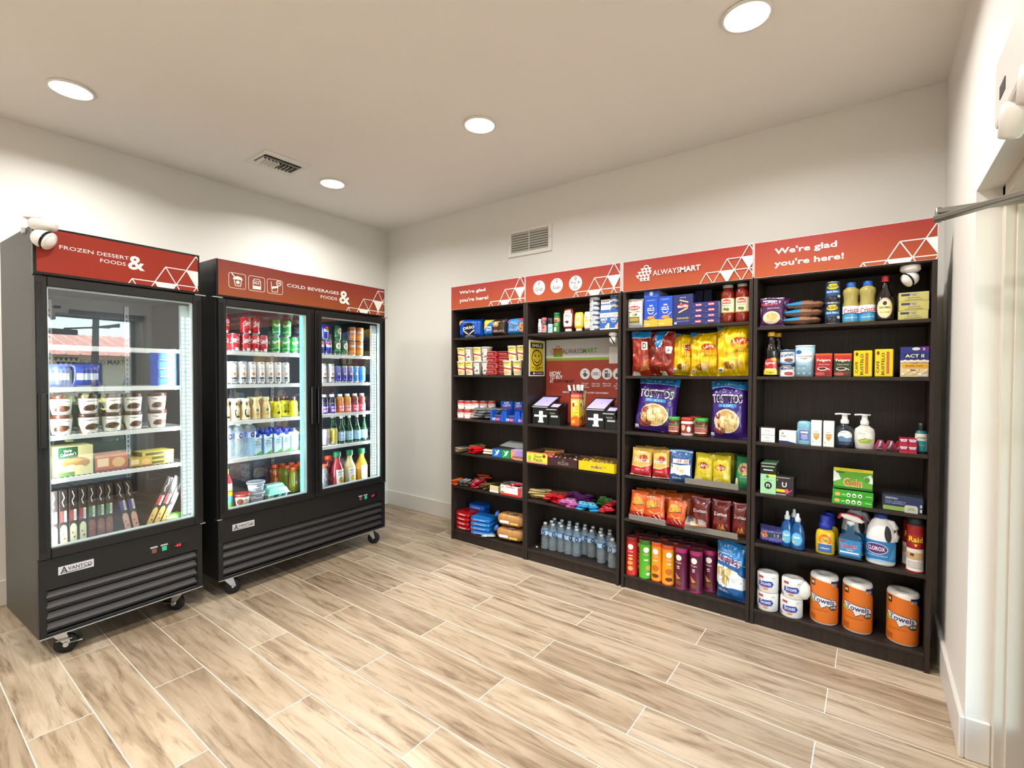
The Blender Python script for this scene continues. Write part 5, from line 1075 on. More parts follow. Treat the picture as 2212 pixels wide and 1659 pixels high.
# ---------------------------------------------------------------- third shelf unit: pasta, crisps, dips, chip tubes
z = zz(2, 'A'); NB = '232b5e'; RBL = '1f4ec0'
s, w, h = FB(SH, z, 1353, 1387, 645, .02)
o = bag_('pasta_bag', w, h, .05, 'efece6', [('e', .5, .68, .36, .075, 'c0352c'), T_("MUELLER'S", .5, .68, .6, .07, W_, 0, 2), T_('egg noodles', .5, .55, .8, .05, '3a3a3a'), ('l', [(.5, .76), (.42, .88)], .012, 'd9a84a'), ('l', [(.5, .76), (.5, .9)], .012, 'd9a84a'), ('l', [(.5, .76), (.58, .88)], .012, 'd9a84a'), ('e', .45, .45, .1, .035, 'e0b53a'), ('e', .62, .46, .09, .035, '4f7a35'), ('r', .16, .18, .84, .38, '7c6a2e'), ('r', .22, .22, .78, .34, 'a8944a'), T_('Thin Sliced', .4, .92, .5, .04, 'b5655a')], 3, .3, puff=5); put(o, SH, s, .05, z); tag(o, 'white bag of egg noodles at the inner side panel', 'pasta bag')
o = box_('pasta_box', .16, .05, .25, NB, side='1a2148'); put(o, SH, 3.078, .13, z); tag(o, 'dark blue pasta box hidden behind the white noodle bag', 'box')
MC = [('t', 'KRAFT', .5, .72, .22, .035, 'e6a0b8', 0, 2), ('r', .37, .695, .63, .745, 'cfd8ee'), T_('KRAFT', .5, .72, .2, .025, 'c23a4a', 0, 2), T_('mac &\ncheese', .48, .605, .54, .12, W_, 0, 2), ('l', [(.3, .5), (.4, .445), (.58, .445), (.68, .5)], .028, 'f2dfc0'), T_('ORIGINAL', .5, .9, .6, .03, 'b9c8ee'), ('e', .5, .30, .3, .05, 'e07b2e'), ('e', .45, .33, .18, .035, 'f2a24c'), ('l', [(.62, .34), (.92, .46)], .018, 'e6e6ee'), ('p', [(0, 0), (1, 0), (1, .24), (.7, .27), (.35, .23), (0, .25)], 'efae3c'), ('r', .12, .07, .42, .11, 'f6dd9a')]
for k, (a, b) in enumerate(((1391.3, 1421.3), (1421.8, 1453))):
    s, w, h = FB(SH, z, a, b, 642.5 - 2.5 * k, .02)
    if k == 0: p = box_('macaroni_box', w, .055, h, RBL, MC, side='3a4fa0'); o = p; mh = h; ms = s
    else: o = dup(p)
    put(o, SH, s, .05, z); tag(o, ('blue macaroni and cheese box next to the white noodle bag', 'blue macaroni and cheese box next to the large pasta box')[k], 'box', 'macaroni and cheese boxes')
o = box_('macaroni_box', .098, .19, .045, '2350c0', [('e', .5, .55, .13, .3, 'd9deee'), ('r', 0, 0, 1, .1, '4a68c0')], side='8e98b4'); put(o, SH, ms + .002, .115, z + mh); tag(o, 'blue macaroni box lying flat on top with its end to the front', 'box')
s, w, h = FB(SH, z, 1454, 1497.5, 636, .02)
o = box_('pasta_box', w, .06, h, '2a3168', [T_('PENNE', .5, .9, .3, .035, 'b8bcd4'), ('l', [(.35, .82), (.75, .74)], .04, 'd9bc84'), ('l', [(.42, .72), (.3, .6)], .035, 'cfb078'), ('l', [(.3, .42), (.72, .55)], .045, 'dcc08a'), ('e', .5, .62, .3, .07, 'c62a34'), T_('Barilla', .5, .62, .5, .075, W_, 4, 2), ('r', .17, .18, .86, .27, '4a4850'), T_('PENNE', .5, .225, .55, .05, 'c9b48c', 0, 1), T_('ENRICHED MACARONI', .5, .13, .6, .025, 'aeb3cf'), ('r', .08, .04, .2, .11, 'b9c6dc')], side='1e2450'); put(o, SH, s, .05, z); tag(o, 'large dark blue pasta box with pale tubes standing front-on', 'box')
p = None
for c in range(2):
    for k in range(4):
        w_, h_ = .083, .0335
        if p is None: p = box_('pasta_box', w_, .16, h_, '2c3470', [('e', .5, .55, .24, .26, 'c62a34'), T_('Barilla', .5, .55, .38, .26, W_, 0, 2), T_('NET WT', .15, .18, .16, .08, 'aab0d0')], side='8d93b0'); o = p
        else: o = dup(p)
        put(o, SH, SH.loc((1508.5, 1536)[c], 690, .02)[0], .10, z + k * .034, random.uniform(-.02, .02)); tag(o, 'dark blue pasta box lying sideways in the %s stack, %s up' % (('pasta side', 'jar side')[c], ORD[k]), 'box', 'stacked pasta boxes')
for k in range(2): o = box_('pasta_box', .05, .05, .235, '1f2650', side='171c3c'); put(o, SH, 3.42 + k * .055, .215, z); tag(o, ('dark blue pasta box standing behind the stack, near one', 'dark blue pasta box standing behind the stack, far one')[k], 'box', 'pasta boxes at the back')
SAU = mat('7e1f12', .12, coat=.6, name='tomato_sauce'); p = None
for k, (a, b) in enumerate(((1557, 1588), (1589.5, 1619))):
    s, r, h = FR(SH, z, a, b, 636 - 2 * k, .03); h = .235
    if p is None: p = btl_('sauce_jar', [(.86, 0), (1, .03), (1, .22), (.93, .27), (.93, .62), (1, .68), (.98, .78), (.7, .88), (.68, .9)], r, h, SAU, (.74, .9, .985), 'b5b3a8', (.26, .63, 'efe3bf', [('r', 0, .9, 1, 1, 'c9a24c'), ('p', [(.3, .62), (.7, .62), (.7, .84), (.5, .96), (.3, .84)], 'bd3328'), T_('BERTOLLI', .5, .75, .34, .12, W_, 0, 2), T_('marinara', .5, .5, .3, .08, '5a3a24'), ('e', .42, .25, .07, .1, '7c5a2c'), ('e', .55, .22, .09, .12, '5f7a35'), ('r', 0, 0, 1, .06, 'c9a24c')], 2.2)); o = p
    else: o = dup(p)
    put(o, SH, s, .03 + r, z); tag(o, ('red pasta sauce jar nearer the pasta boxes', 'red pasta sauce jar nearer the divider')[k], 'jar', 'pasta sauce jars')
# large crisp bags
z = zz(2, 'B'); CY = '1a86c8'
def DOR(sh=0): return [('p', [(0, .86), (.5, .84), (1, .88), (1, 1), (0, 1)], CY), ('l', [(0, .86), (.5, .84), (1, .88)], .014, W_), ('r', .55 + sh, .58, .85 + sh, .76, 'f0e8e0'), T_('D', .7 + sh, .67, .2, .13, '120c0a', 0, 2), ('p', [(.45, .1), (.95, .14), (.9, .38), (.6, .33)], 'b5642a'), ('p', [(.05, 0), (.45, 0), (.4, .08), (.1, .1)], 'd9d2c8'), ('l', [(.15, .24), (.5, .2)], .01, 'd86a4a'), ('l', [(.2, .8), (.3, .5)], .012, 'd8674a')]
s, w, h = FB(SH, z, 1359.5, 1400, 716, .03, 780)
o = bag_('crisp_bag', w, h, .09, '9d2a16', DOR(), 3, 1.8, puff=2.2); put(o, SH, s, .09, z, .25, 0, -.02); tag(o, 'large red crisp bag with a blue top at the inner side panel', 'crisp bag')
s, w, h = FB(SH, z, 1394, 1452, 717, .05, 780)
o = bag_('crisp_bag', w, h, .11, '8e2717', [('p', [(.28, 1), (.72, 1), (.62, .72), (.5, .55), (.36, .78)], CY), ('l', [(.28, 1), (.36, .78), (.5, .55), (.62, .72), (.72, 1)], .014, W_), ('p', [(.04, .85), (.18, .95), (.3, .5), (.1, .4)], '5e1c12'), ('r', .8, .5, .96, .66, 'ece4dc'), T_('W', .88, .58, .13, .12, '160d0a', -10, 2), ('l', [(.2, .2), (.7, .3), (.9, .22)], .012, 'c65a3c'), ('p', [(.55, 0), (.8, 0), (.75, .09), (.6, .1)], 'ddd6cc')], 7, 2.4, puff=2.2); put(o, SH, s, .10, z, -.15, 0, .04); tag(o, 'second large red crisp bag with a pointed blue fold, beside the yellow ones', 'crisp bag')
def LAY(cx=.62, cy=.66): return [('p', [(0, .86), (.3, .9), (.45, 1), (0, 1)], CY), ('l', [(0, .86), (.3, .9), (.45, 1)], .012, W_), ('e', cx + .02, cy - .05, .27, .11, 'e8a21c'), ('e', cx, cy, .25, .075, 'b5261e'), T_("Lay's", cx, cy + .005, .38, .11, W_, 6, 2), T_('Classic', cx + .04, cy - .19, .36, .05, '6b4a12', 0, 0), ('e', .42, .2, .17, .075, '9a6428'), ('e', .66, .23, .16, .085, 'ddb660'), ('p', [(.5, .1), (.62, .12), (.58, .32), (.48, .28)], 'ead29c'), ('r', .08, .07, .24, .16, 'efece4'), ('r', .1, .09, .22, .13, '6a6a66'), ('l', [(.2, .5), (.45, .43), (.7, .48)], .01, 'c9980f'), ('p', [(0, .74), (.25, .8), (.45, .98), (.3, 1), (0, .86)], 'c49a1c')]
YB_ = 'f0c40c'
for k, (a, b, vt, dd, rz, sd, cx) in enumerate(((1447, 1492, 722, .07, .22, 4, .74), (1487, 1548, 718, .05, .05, 11, .7), (1545, 1618, 704, .02, -.04, 17, .76))):
    s, w, h = FB(SH, z, a, b, vt, dd, 770); o = bag_('crisp_bag', w, h + (.0 if k < 2 else .01), .12, YB_, LAY(cx), sd, 1.9, puff=2.3); put(o, SH, s, dd + .05, z, rz, -.03, (.05, 0, -.02)[k]); tag(o, ('large yellow crisp bag half hidden between a red and a yellow bag', 'large yellow crisp bag in the middle of the yellow three', 'biggest yellow crisp bag leaning against the divider')[k], 'crisp bag', 'large yellow crisp bags')
# dips and tortilla chips
z = zz(2, 'C'); PU = '3b1c6e'
TOS = [('p', [(0, .86), (.5, .9), (1, .86), (1, 1), (0, 1)], '1a74ae'), ('l', [(0, .86), (.5, .9), (1, .86)], .008, 'b9d4ea'), T_('MIX & MATCH', .5, .945, .66, .04, 'b9d8ea', 0, 1), T_('TOSTITOS', .5, .69, .84, .15, 'efe9e2', 0, 2), T_('TOSTITOS', .5, .69, .8, .11, '15100f', 0, 2), ('r', .24, .54, .78, .60, '2e86c9'), T_('SCOOPS!', .5, .57, .4, .04, 'dbeaf6', 0, 1), ('e', .5, .30, .36, .21, 'e9dfc4'), ('e', .5, .30, .33, .19, 'caa15e'), ('e', .3, .16, .17, .1, '8e3a2c'), ('e', .28, .38, .09, .05, '9c3b30'), ('e', .55, .38, .12, .06, 'ead2a0'), ('e', .68, .28, .12, .06, 'e2c68e'), ('e', .45, .24, .13, .06, 'e9d09a'), ('e', .62, .18, .1, .05, 'dcbf84'), ('e', .4, .34, .08, .05, 'f0dcae'), ('e', .2, .8, .03, .016, '6a7ac8'), ('e', .8, .79, .03, .016, '7a5ab8'), ('e', .88, .5, .025, .014, '6a7ac8'), ('r', .03, .03, .13, .09, 'e8e8ea')]
s, w, h = FB(SH, z, 1366, 1452, 823, .04, 900); o = bag_('tortilla_chip_bag', w, h + .01, .11, PU, TOS, 5, 1.2, puff=3); put(o, SH, s + .004, .07, z, .05, -.12, .08); tag(o, 'large purple tortilla chip bag leaning at the inner side panel', 'chip bag')
s, w, h = FB(SH, z, 1536, 1617, 828, .015, 900); o = bag_('tortilla_chip_bag', w, h + .01, .11, PU, TOS, 9, 1.2, puff=3); put(o, SH, s - .014, .06, z, -.05, -.06, -.01); tag(o, 'large purple tortilla chip bag standing against the divider', 'chip bag')
SAL = mat('5e2013', .2, coat=.5, name='salsa'); QUE = mat('efe6d6', .3, coat=.4)
for k, (a, b, m, lid) in enumerate(((1444, 1470, SAL, '3f9a3a'), (1471, 1499, QUE, 'b5342a'), (1500.5, 1531, SAL, '3f9a3a'))):
    s, r, h = FR(SH, z, a, b, 902 + k * 1.5, .02); h = .115
    o = btl_('dip_jar', [(.92, 0), (1, .04), (1, .72), (.92, .80), (.9, .82)], r, h, m, (.98, .8, 1), lid, (.14, .66, None if k != 1 else '8e2c22', [('r', .12, .82, .88, .97, '4d7a34'), ('r', .12, .2, .88, .78, 'a8463a'), T_('TOSTITOS', .5, .5, .62, .3, 'efe9e2', 0, 2), T_('TOSTITOS', .5, .5, .6, .24, '1a1210', 0, 1), ('r', .2, .08, .8, .2, 'd8cbb4')] if k != 1 else [('e', .36, .6, .13, .28, 'd8b8a0'), ('e', .66, .45, .1, .3, 'f2ece2'), T_('queso', .36, .3, .2, .14, 'e9c9b0')], PI)); put(o, SH, s, .02 + r, z)
    tag(o, ('salsa jar with a green lid beside the leaning purple bag', 'creamy white dip jar with a red lid between two salsa jars', 'salsa jar with a green lid next to the upright purple bag')[k], 'jar')
o = btl_('dip_jar', [(.92, 0), (1, .04), (1, .72), (.92, .80)], .038, .115, QUE, (.98, .8, 1), 'b5342a'); put(o, SH, 3.405, .19, z); tag(o, 'red-lidded dip jar standing behind the front dip jars', 'jar')
# small crisp bags
def small(s, d, zb, base, art, lab, sd, w=.145, h=.185, rz=0, rx=-.22, ry=0, grp=None, t=.055, wr=1.3):
    o = bag_('small_crisp_bag', w, h, t, base, art, sd, wr, puff=2.4, nx=12, nz=14); put(o, SH, s, d, zb, rz, rx, ry); return tag(o, lab, 'crisp bag', grp)
def AT(uL, uR, vT, d): s, w, h = FB(SH, z, uL, uR, vT, d, (vT + 40)); return s, w, h
z = zz(2, 'D')
FRI = [('p', [(0, 0), (1, 0), (1, .42), (.55, .3), (0, .34)], 'b81a2a'), ('l', [(0, .36), (.55, .32), (1, .44)], .02, 'f2dfae'), ('e', .62, .64, .22, .13, 'a8402a'), T_('Fritos', .52, .57, .74, .17, W_, 4, 2), T_('ORIGINAL', .5, .22, .5, .06, 'f2c8c0'), ('r', 0, 0, 1, .04, 'e8d8c8')]
RUF = [('p', [(.05, .22), (.25, .26), (.5, .21), (.75, .25), (.95, .21), (.95, .56), (.5, .52), (.05, .56)], 'eceef0'), ('r', .12, .58, .88, .72, 'f2e9e4'), T_('RUFFLES', .5, .65, .74, .12, 'b8343c', 0, 2), ('e', .45, .4, .1, .06, 'd9bf7a'), ('e', .58, .34, .1, .06, 'cfb068'), ('e', .35, .45, .06, .05, 'e2cc90'), T_('ORIGINAL', .36, .12, .4, .05, 'dfe8f2'), ('r', 0, .94, 1, 1, '8fb0cc')]
LYS = [('e', .52, .56, .32, .15, 'ddb02a'), ('e', .5, .6, .29, .105, '8c231c'), T_("Lay's", .5, .6, .46, .16, 'f4ece0', 0, 2), ('e', .3, .16, .26, .1, 'e6cf74'), T_('Classic', .55, .34, .3, .05, '9a7a1a', 0, 0), ('r', 0, .95, 1, 1, 'b09a2a')]
for k, (sd, s0, d0) in enumerate(((41, 3.085, .11), (42, 3.14, .16), (43, 3.21, .13))): small(s0, d0, z + .004, 'c69c4e', [('p', [(0, 0), (1, 0), (1, .4), (0, .34)], '9c1c28')], 'tan and red small crisp bag in the rows behind the front two', sd, grp='tan crisp bags behind', rz=.1 * k)
for k, (a, b, vt, rz, sd) in enumerate(((1358, 1401, 983, .12, 31), (1405, 1443, 987, -.05, 32))):
    s, w, h = AT(a, b, vt, .0); small(s, .035, z, 'd9a94f', FRI, ('small tan and red crisp bag closest to the inner side panel', 'small tan and red crisp bag next to the blue bag')[k], sd, w, .185, rz, -.16, (.05, -.06)[k])
small(3.33, .10, z + .004, '1c3f74', [], 'dark blue small crisp bag behind the front blue one', 44, .16, .195); s, w, h = AT(1443, 1492, 980, .0); small(s, .025, z, '1f4f86', RUF, 'small blue crisp bag with a white band and red lettering', 33, w, .2, .05, -.12)
for k, (a, b, vt, rz, sd) in enumerate(((1495, 1535, 982, .02, 34), (1535, 1576, 991, -.1, 35))):
    s, w, h = AT(a, b, vt, .01); small(s, .045, z, 'c9b41f', LYS, ('small yellow crisp bag beside the blue one', 'small yellow crisp bag in front of the other yellow bags')[k], sd, w, .19 - .005 * k, rz, -.14, (.04, -.04)[k])
for k in range(3): small(3.56 + k * .035, .12 + .03 * k, z + .004, 'b7a322', [], 'small yellow crisp bag behind the front two', 45 + k, .13, .185, -.1 * k, grp='yellow crisp bags behind')
s, w, h = AT(1582, 1618, 989, .02); small(s + .01, .06, z, '2c7a4c', [('e', .5, .6, .34, .2, 'c9b070'), ('e', .5, .6, .28, .09, '8c231c'), T_("Lay's", .5, .6, .42, .14, 'f4ece0', 0, 2), T_('Sour Cream', .5, .36, .4, .05, 'd8ead8'), ('e', .1, .2, .1, .12, 'd9cfa0')], 'small green crisp bag against the divider', 36, w + .01, .19, -.05)
small(3.71, .14, z + .004, '245e3e', [], 'small green crisp bag behind the front green one', 48, .13, .185)
ACR = thin_glass('acrylic', 'e9ecea', 1.6, .1)
def strip(s0, s1, zt, lab):
    g = G(); g.box(0, s1 - s0, -.003, 0, 0, .036, mat('7c766e', .25, name='shelf_edge_strip'), .0008); g.box(0, s1 - s0, 0, .03, 0, .0025, mat('7c766e', .25)); o = g.obj('price_strip'); put(o, SH, s0, -.0005, zt - .018); o.location.z = zt; tag(o, lab, 'price strip', 'acrylic strips on shelf edges')
strip(3.40, 3.71, z, 'clear strip on the shelf edge under the yellow and green bags')
z = zz(2, 'E')
CHE = [('p', [(0, 0), (1, 0), (1, .2), (.6, .3), (0, .24)], 'b5181e'), ('e', .45, .66, .3, .14, 'e8a33a'), T_('Cheetos', .48, .60, .7, .2, '2a1b10', 10, 2), T_('Cheetos', .48, .61, .66, .16, 'e9c85a', 10, 1), ('l', [(.3, .4), (.55, .3), (.8, .36)], .035, 'f0b070'), ('l', [(.5, .25), (.7, .1)], .035, 'f2dcc0'), ('l', [(.75, .28), (.85, .12)], .035, 'f0c9a0'), ('l', [(.35, .2), (.45, .08)], .03, 'e88a50'), ('r', 0, .95, 1, 1, 'b5501c')]
for k in range(6): small(3.09 + k * .062, .10 + .035 * (k % 3), z + .004, 'b8501e', [('p', [(0, 0), (1, 0), (1, .22), (0, .26)], '961a1c'), T_('Cheetos', .5, .62, .6, .15, 'd9a04a', 8, 1)], 'small orange crisp bag in the rows behind the front three', 60 + k, .14, .185, rz=.08 * (k % 3) - .08, grp='orange crisp bags behind')
for k, (a, b, vt, rz, sd) in enumerate(((1355, 1391, 1076, .1, 51), (1388, 1433, 1082, .05, 52), (1434, 1476, 1090, -.08, 53))):
    s, w, h = AT(a, b, vt, .0); small(s, .03, z, 'd65a1a', CHE, ('small orange puff snack bag nearest the inner side panel', 'small orange puff snack bag in the middle of the front three', 'small orange puff snack bag nearest the dark red bags')[k], sd, w, .185 - .008 * k, rz, -.14, (.08, -.06, .05)[k])
DRT = [T_('Doritos', .5, .58, .74, .14, '1a0f0e', 0, 2), T_('Doritos', .5, .585, .72, .11, 'ece4de', 0, 2), ('p', [(.38, .5), (.62, .5), (.5, .4)], '2a1512'), ('p', [(.3, .12), (.62, .08), (.5, .3)], 'b5682c'), ('p', [(.52, .14), (.8, .1), (.66, .32)], 'c98a4a'), ('l', [(.2, .85), (.5, .8)], .01, 'a8584e'), ('r', 0, .95, 1, 1, '8a5a54')]
for k, (a, b, vt, rz, sd) in enumerate(((1489, 1529, 1077, .02, 54), (1534, 1574, 1084, -.04, 55), (1577, 1616, 1091, -.1, 56))):
    s, w, h = AT(a, b, vt, .03); small(s, .07, z, '6e1a18', DRT, ('small dark red crisp bag beside the orange bags', 'small dark red crisp bag in the middle of its row', 'small dark red crisp bag partly behind the divider')[k], sd, w, .2, rz, -.1)
for k in range(2): small(3.53 + k * .13, .15, z + .004, '561616', [], 'small dark red crisp bag behind the front row', 70 + k, .14, .2, grp='dark red crisp bags behind')
o = bag_('small_crisp_bag', .13, .15, .035, 'c9cbc8', [('r', .5, 0, .62, 1, 'b5622a'), ('r', .1, .2, .4, .8, '8a8c88'), ('r', .15, .5, .35, .7, '4a4c48'), ('r', .0, 0, 1, .1, 'e08a6a')], 8, 2.5, mk=lambda c: mat(c, .3, .5)); lay(o, SH, 3.475, -.03, z + .022, .035, .25, .1); tag(o, 'silver backed crisp bag fallen flat over the shelf edge', 'crisp bag')
strip(3.03, 3.28, z, 'clear strip on the shelf edge under the orange bags'); strip(3.40, 3.71, z, 'clear strip on the shelf edge below the fallen silver bag')
# chip tubes
z = zz(2, 'F')
def tube_(base, top, art2, r=.038, h=.26):
    A = [('r', 0, .89, 1, .98, top), ('e', .5, .76, .16, .072, 'efe6de'), T_('Pringles', .5, .635, .3, .055, 'e8b4a4', 0, 2)] + art2 + [('r', 0, 0, 1, .03, top)]
    return can_('chip_tube', r, h, base, A, lid=mat('5a2a2a', .3, .1, name='tube_lid'), mk=PRT)
CH = [('e', .5, .45, .13, .035, 'f0b85a'), ('e', .48, .34, .16, .05, 'eba440'), ('e', .5, .2, .15, .06, 'e9b55a'), ('r', .38, .52, .62, .55, 'f0d8c0')]
k0 = {}; tl = []
def tput(kind, uL, uR, vT, lab, rz=0):
    P_ = onz((uL + uR) / 2, vT + 2, z + .26)
    if kind not in k0: k0[kind] = tube_(*{'red': ('c2201c', '8e1616', CH), 'green': ('4fa827', '2c6a1c', [('e', .62, .3, .14, .07, 'd9b04a'), ('e', .62, .14, .12, .04, 'e8efd8'), ('r', .38, .48, .62, .52, 'd8efc0')]), 'orange': ('e8941c', 'cf4a1c', [('e', .5, .34, .2, .08, 'c8701c'), ('e', .5, .15, .2, .05, '7a3416'), ('r', .38, .52, .62, .55, 'f6dcae')]), 'maroon': ('5c1434', 'a82262', [('p', [(.3, .38), (.62, .26), (.4, .22)], 'cf8a44'), ('e', .5, .15, .16, .06, '7a4a2c'), ('r', .42, .53, .56, .56, 'e8d0dc'), ('r', .42, .49, .56, .51, 'e8d0dc')])}[kind]); o = k0[kind]
    else: o = dup(k0[kind])
    o.location = (min(max(P_.x, 3.04), 3.71), min(max(P_.y, YF + .041), YF + DEP - .05), z); o.rotation_euler = (0, 0, rz); tag(o, lab, 'chip tube', 'chip tubes on the bottom shelf'); tl.append(o); return o
U3 = lambda a, b: (1340 + a / 7.628, 1130 + b / 7.628)
for kind, a, b, t, lab, rz in (('red', 90, 270, 245, 'bright red chip tube at the inner side panel', .1), ('green', 285, 480, 275, 'bright green chip tube between the red and the orange', .55), ('orange', 505, 705, 330, 'light orange chip tube in the front row', .45), ('orange', 715, 905, 300, 'darker orange chip tube set back behind the front row', .3), ('maroon', 855, 1055, 410, 'maroon chip tube beside the set-back orange one', -.2), ('maroon', 1062, 1270, 460, 'maroon chip tube standing closest to the shelf edge', -.1), ('maroon', 1120, 1310, 390, 'maroon chip tube directly behind the closest one', .2), ('maroon', 1325, 1520, 395, 'maroon chip tube nearest the big blue crisp bag', 0)):
    (u0, v0), (u1, _) = U3(a, t), U3(b, t); tput(kind, u0, u1, v0, lab, rz)
for k, (a, b) in enumerate(((320, 140), (500, 185), (255, 205), (430, 245), (680, 230), (620, 285), (870, 270), (1070, 300), (1010, 350), (1255, 350))):
    u0, v0 = U3(a, b); tput(('red', 'green', 'red', 'green', 'orange', 'orange', 'maroon', 'maroon', 'maroon', 'maroon')[k], u0 - 12, u0 + 12, v0, 'chip tube behind the front ones showing mostly its lid')
relax(tl, .0395, 2.997, 3.60, YF + .004, YF + DEP - .009)
s, w, h = FB(SH, z, 1547, 1611, 1174, .02, 1240)
o = bag_('crisp_bag', w + .01, .34, .12, '1c62a4', [('p', [(0, .8), (.6, .78), (1, .62), (1, 1), (0, 1)], '1f78b8'), ('l', [(0, .83), (.6, .79), (1, .62)], .01, 'cfe2f0'), T_('MIX & MATCH', .38, .93, .6, .05, 'cfe2f0', -6, 1), T_('RUFFLES', .45, .71, .86, .12, 'efe6e2', -10, 2), T_('RUFFLES', .45, .71, .82, .09, 'b8343c', -10, 2), ('p', [(0, .3), (.3, .24), (.6, .25), (1, .22), (1, .42), (.7, .55), (.3, .6), (0, .62)], 'e9ebec'), ('e', .22, .5, .16, .08, 'c9a94e'), ('e', .4, .36, .13, .09, 'b8953a'), ('e', .5, .52, .12, .06, 'd8bc6a'), T_('ORIGINAL', .3, .17, .44, .05, 'dbe6f0', -8)], 21, 1.2, puff=3)
put(o, SH, s, .055, z, -.1, -.06, -.02); tag(o, 'large blue crisp bag standing upright beside the chip tubes', 'crisp bag')
# ---------------------------------------------------------------- fourth shelf unit: groceries, toiletries, cleaning goods, paper
z = zz(3, 'A'); p = None
for k in range(3):
    w, h = .125, .165
    if p is None: p = bag_('rice_bag', w, h, .045, '4a1a4e', [('r', .12, .86, .7, .9, 'efe9ee'), T_('Mahatma', .4, .76, .7, .09, 'c43a4a', 0, 2), T_('Jasmine', .55, .62, .5, .06, 'cfc0d8', 0, 1), ('e', .48, .3, .36, .22, 'e6d2b4'), ('e', .5, .34, .24, .12, 'd9a860'), ('r', 0, 0, 1, .06, '7a4a80'), ('p', [(0, .3), (.06, .6), (0, .72)], 'c8bfa8')], 3, .8, puff=4); o = p
    else: o = dup(p)
    put(o, SH, 3.87 + k * .018, .035 + k * .05, z, .08, -.05); tag(o, ('purple rice bag at the front with a bowl of rice on it', 'purple rice bag in the middle of the three', 'purple rice bag at the back of the three')[k], 'rice bag', 'purple rice bags')
p = None
for k in range(3):
    if p is None: p = bag_('bean_bag', .19, .13, .045, '8a6550', [('r', 0, 0, .42, 1, '2f86b8'), ('p', [(.3, .2), (.5, .5), (.3, .8), (.2, .5)], 'e4e6e8'), ('e', .7, .5, .22, .35, '7a5240'), ('e', .62, .6, .06, .08, 'b08a70'), ('e', .78, .4, .06, .08, 'b8927a')], 5, 1.2, mk=lambda c: mat(c, .35, coat=.3, bump=.5, bscale=70)); o = p
    else: o = dup(p)
    lay(o, SH, 4.015 + .006 * k, .02 + .006 * k, z + k * .043, .045, random.uniform(-.06, .06), 0); tag(o, 'flat bag of brown beans with a blue end, %s from the bottom' % ORD[k], 'bean bag', 'bean bags lying flat')
p = None
s, r, _ = FR(SH, z, 1783, 1816, 612, .03); hc = .112
for k in range(2):
    if p is None: p = can_('bean_can', r, hc, '1b3d66', [('p', [(.22, .72), (.35, .9), (.65, .9), (.78, .72), (.6, .64), (.4, .64)], 'e3c42a'), T_("BUSH'S", .5, .77, .4, .13, '1a1a14', 0, 2), ('r', .15, .44, .85, .6, '2b6aa8'), T_('Black Beans', .5, .53, .55, .09, 'e6eef6', 0, 1), ('e', .5, .18, .34, .15, '17151a'), ('e', .4, .24, .07, .05, '4a4650'), ('e', .58, .2, .07, .05, '3f3b44'), ('e', .8, .3, .1, .07, 'd8dcd4')], mk=PRT); o = p
    else: o = dup(p)
    put(o, SH, s, .03 + r, z + k * (hc + .0005), .05 * k); tag(o, ('lower', 'upper')[k] + ' one of two stacked blue black-bean cans', 'can', 'black bean cans')
OIL = mat('c9b968', .08, trans=.35, ior=1.3, coat=.5, name='cooking_oil'); p = None
for k, (a, b) in enumerate(((1823, 1854), (1857, 1892))):
    s, r, h = FR(SH, z, a, b, 611, .03); r = .037; h = .215
    if p is None: p = btl_('oil_bottle', [(.95, 0), (1, .03), (1, .42), (.86, .55), (.9, .66), (1, .74), (.95, .82), (.55, .88), (.5, .9)], r, h, OIL, (.58, .88, 1), '1f63c0', (.04, .42, None, [('r', .1, 0, .9, .5, '3d97c8'), ('r', .1, .5, .9, .98, 'e9ecee'), T_('Crisco', .52, .68, .62, .34, 'b5222e', 8, 2), ('l', [(.14, .42), (.5, .52), (.88, .46)], .06, '1c4f8c'), T_('Vegetable Oil', .5, .22, .5, .12, 'dff0f6')], PI)); o = p
    else: o = dup(p)
    put(o, SH, s, .03 + r, z, .05); tag(o, ('blue-capped cooking oil bottle nearer the bean cans', 'blue-capped cooking oil bottle nearer the soy sauce')[k], 'bottle', 'cooking oil bottles')
s, r, h = FR(SH, z, 1895, 1929, 604, .03); o = btl_('soy_sauce_bottle', [(.9, 0), (1, .05), (1, .4), (.8, .58), (.42, .72), (.34, .8), (.34, .88)], .039, .232, mat('15100e', .1, coat=.5), (.42, .87, 1), 'b5222c', (.05, .52, None, [('e', .5, .5, .29, .48, 'c9a0a0'), ('e', .5, .48, .25, .42, 'efe6a6'), ('e', .5, .72, .07, .1, '2a261c'), T_('KIKKOMAN', .5, .52, .38, .1, '2a261c', 0, 2), T_('Soy Sauce', .5, .3, .3, .08, '4a4430')], PI)); put(o, SH, s, .03 + r, z); tag(o, 'dark soy sauce bottle with a red cap and round cream label', 'bottle')
p = None
for k in range(3):
    s, w, _ = FB(SH, z, 1941, 2007, 645, .02)
    if p is None: p = box_('rice_box', w, .16, .0445, 'c2bb70', [('r', .08, .6, .62, .85, '3a3a5a'), T_('GOYA', .5, .72, .26, .24, 'e8e4d0', 0, 2), T_('YELLOW RICE', .5, .38, .42, .14, '6a6440'), ('r', .2, .12, .8, .2, '8a8450')], side='a89f5a'); o = p
    else: o = dup(p)
    put(o, SH, s, .10, z + k * .045, random.uniform(-.015, .015)); tag(o, 'pale yellow rice mix box, %s' % ('bottom of the three', 'middle of the three', 'top of the three')[k], 'box', 'stacked yellow rice boxes')
s, _ = SH.loc(1967, 575, .045); camera_((s, YF + .05, 1.9992), -2.3, 1.15, 'white ball camera hanging from the top board above the yellow rice boxes', LKL)
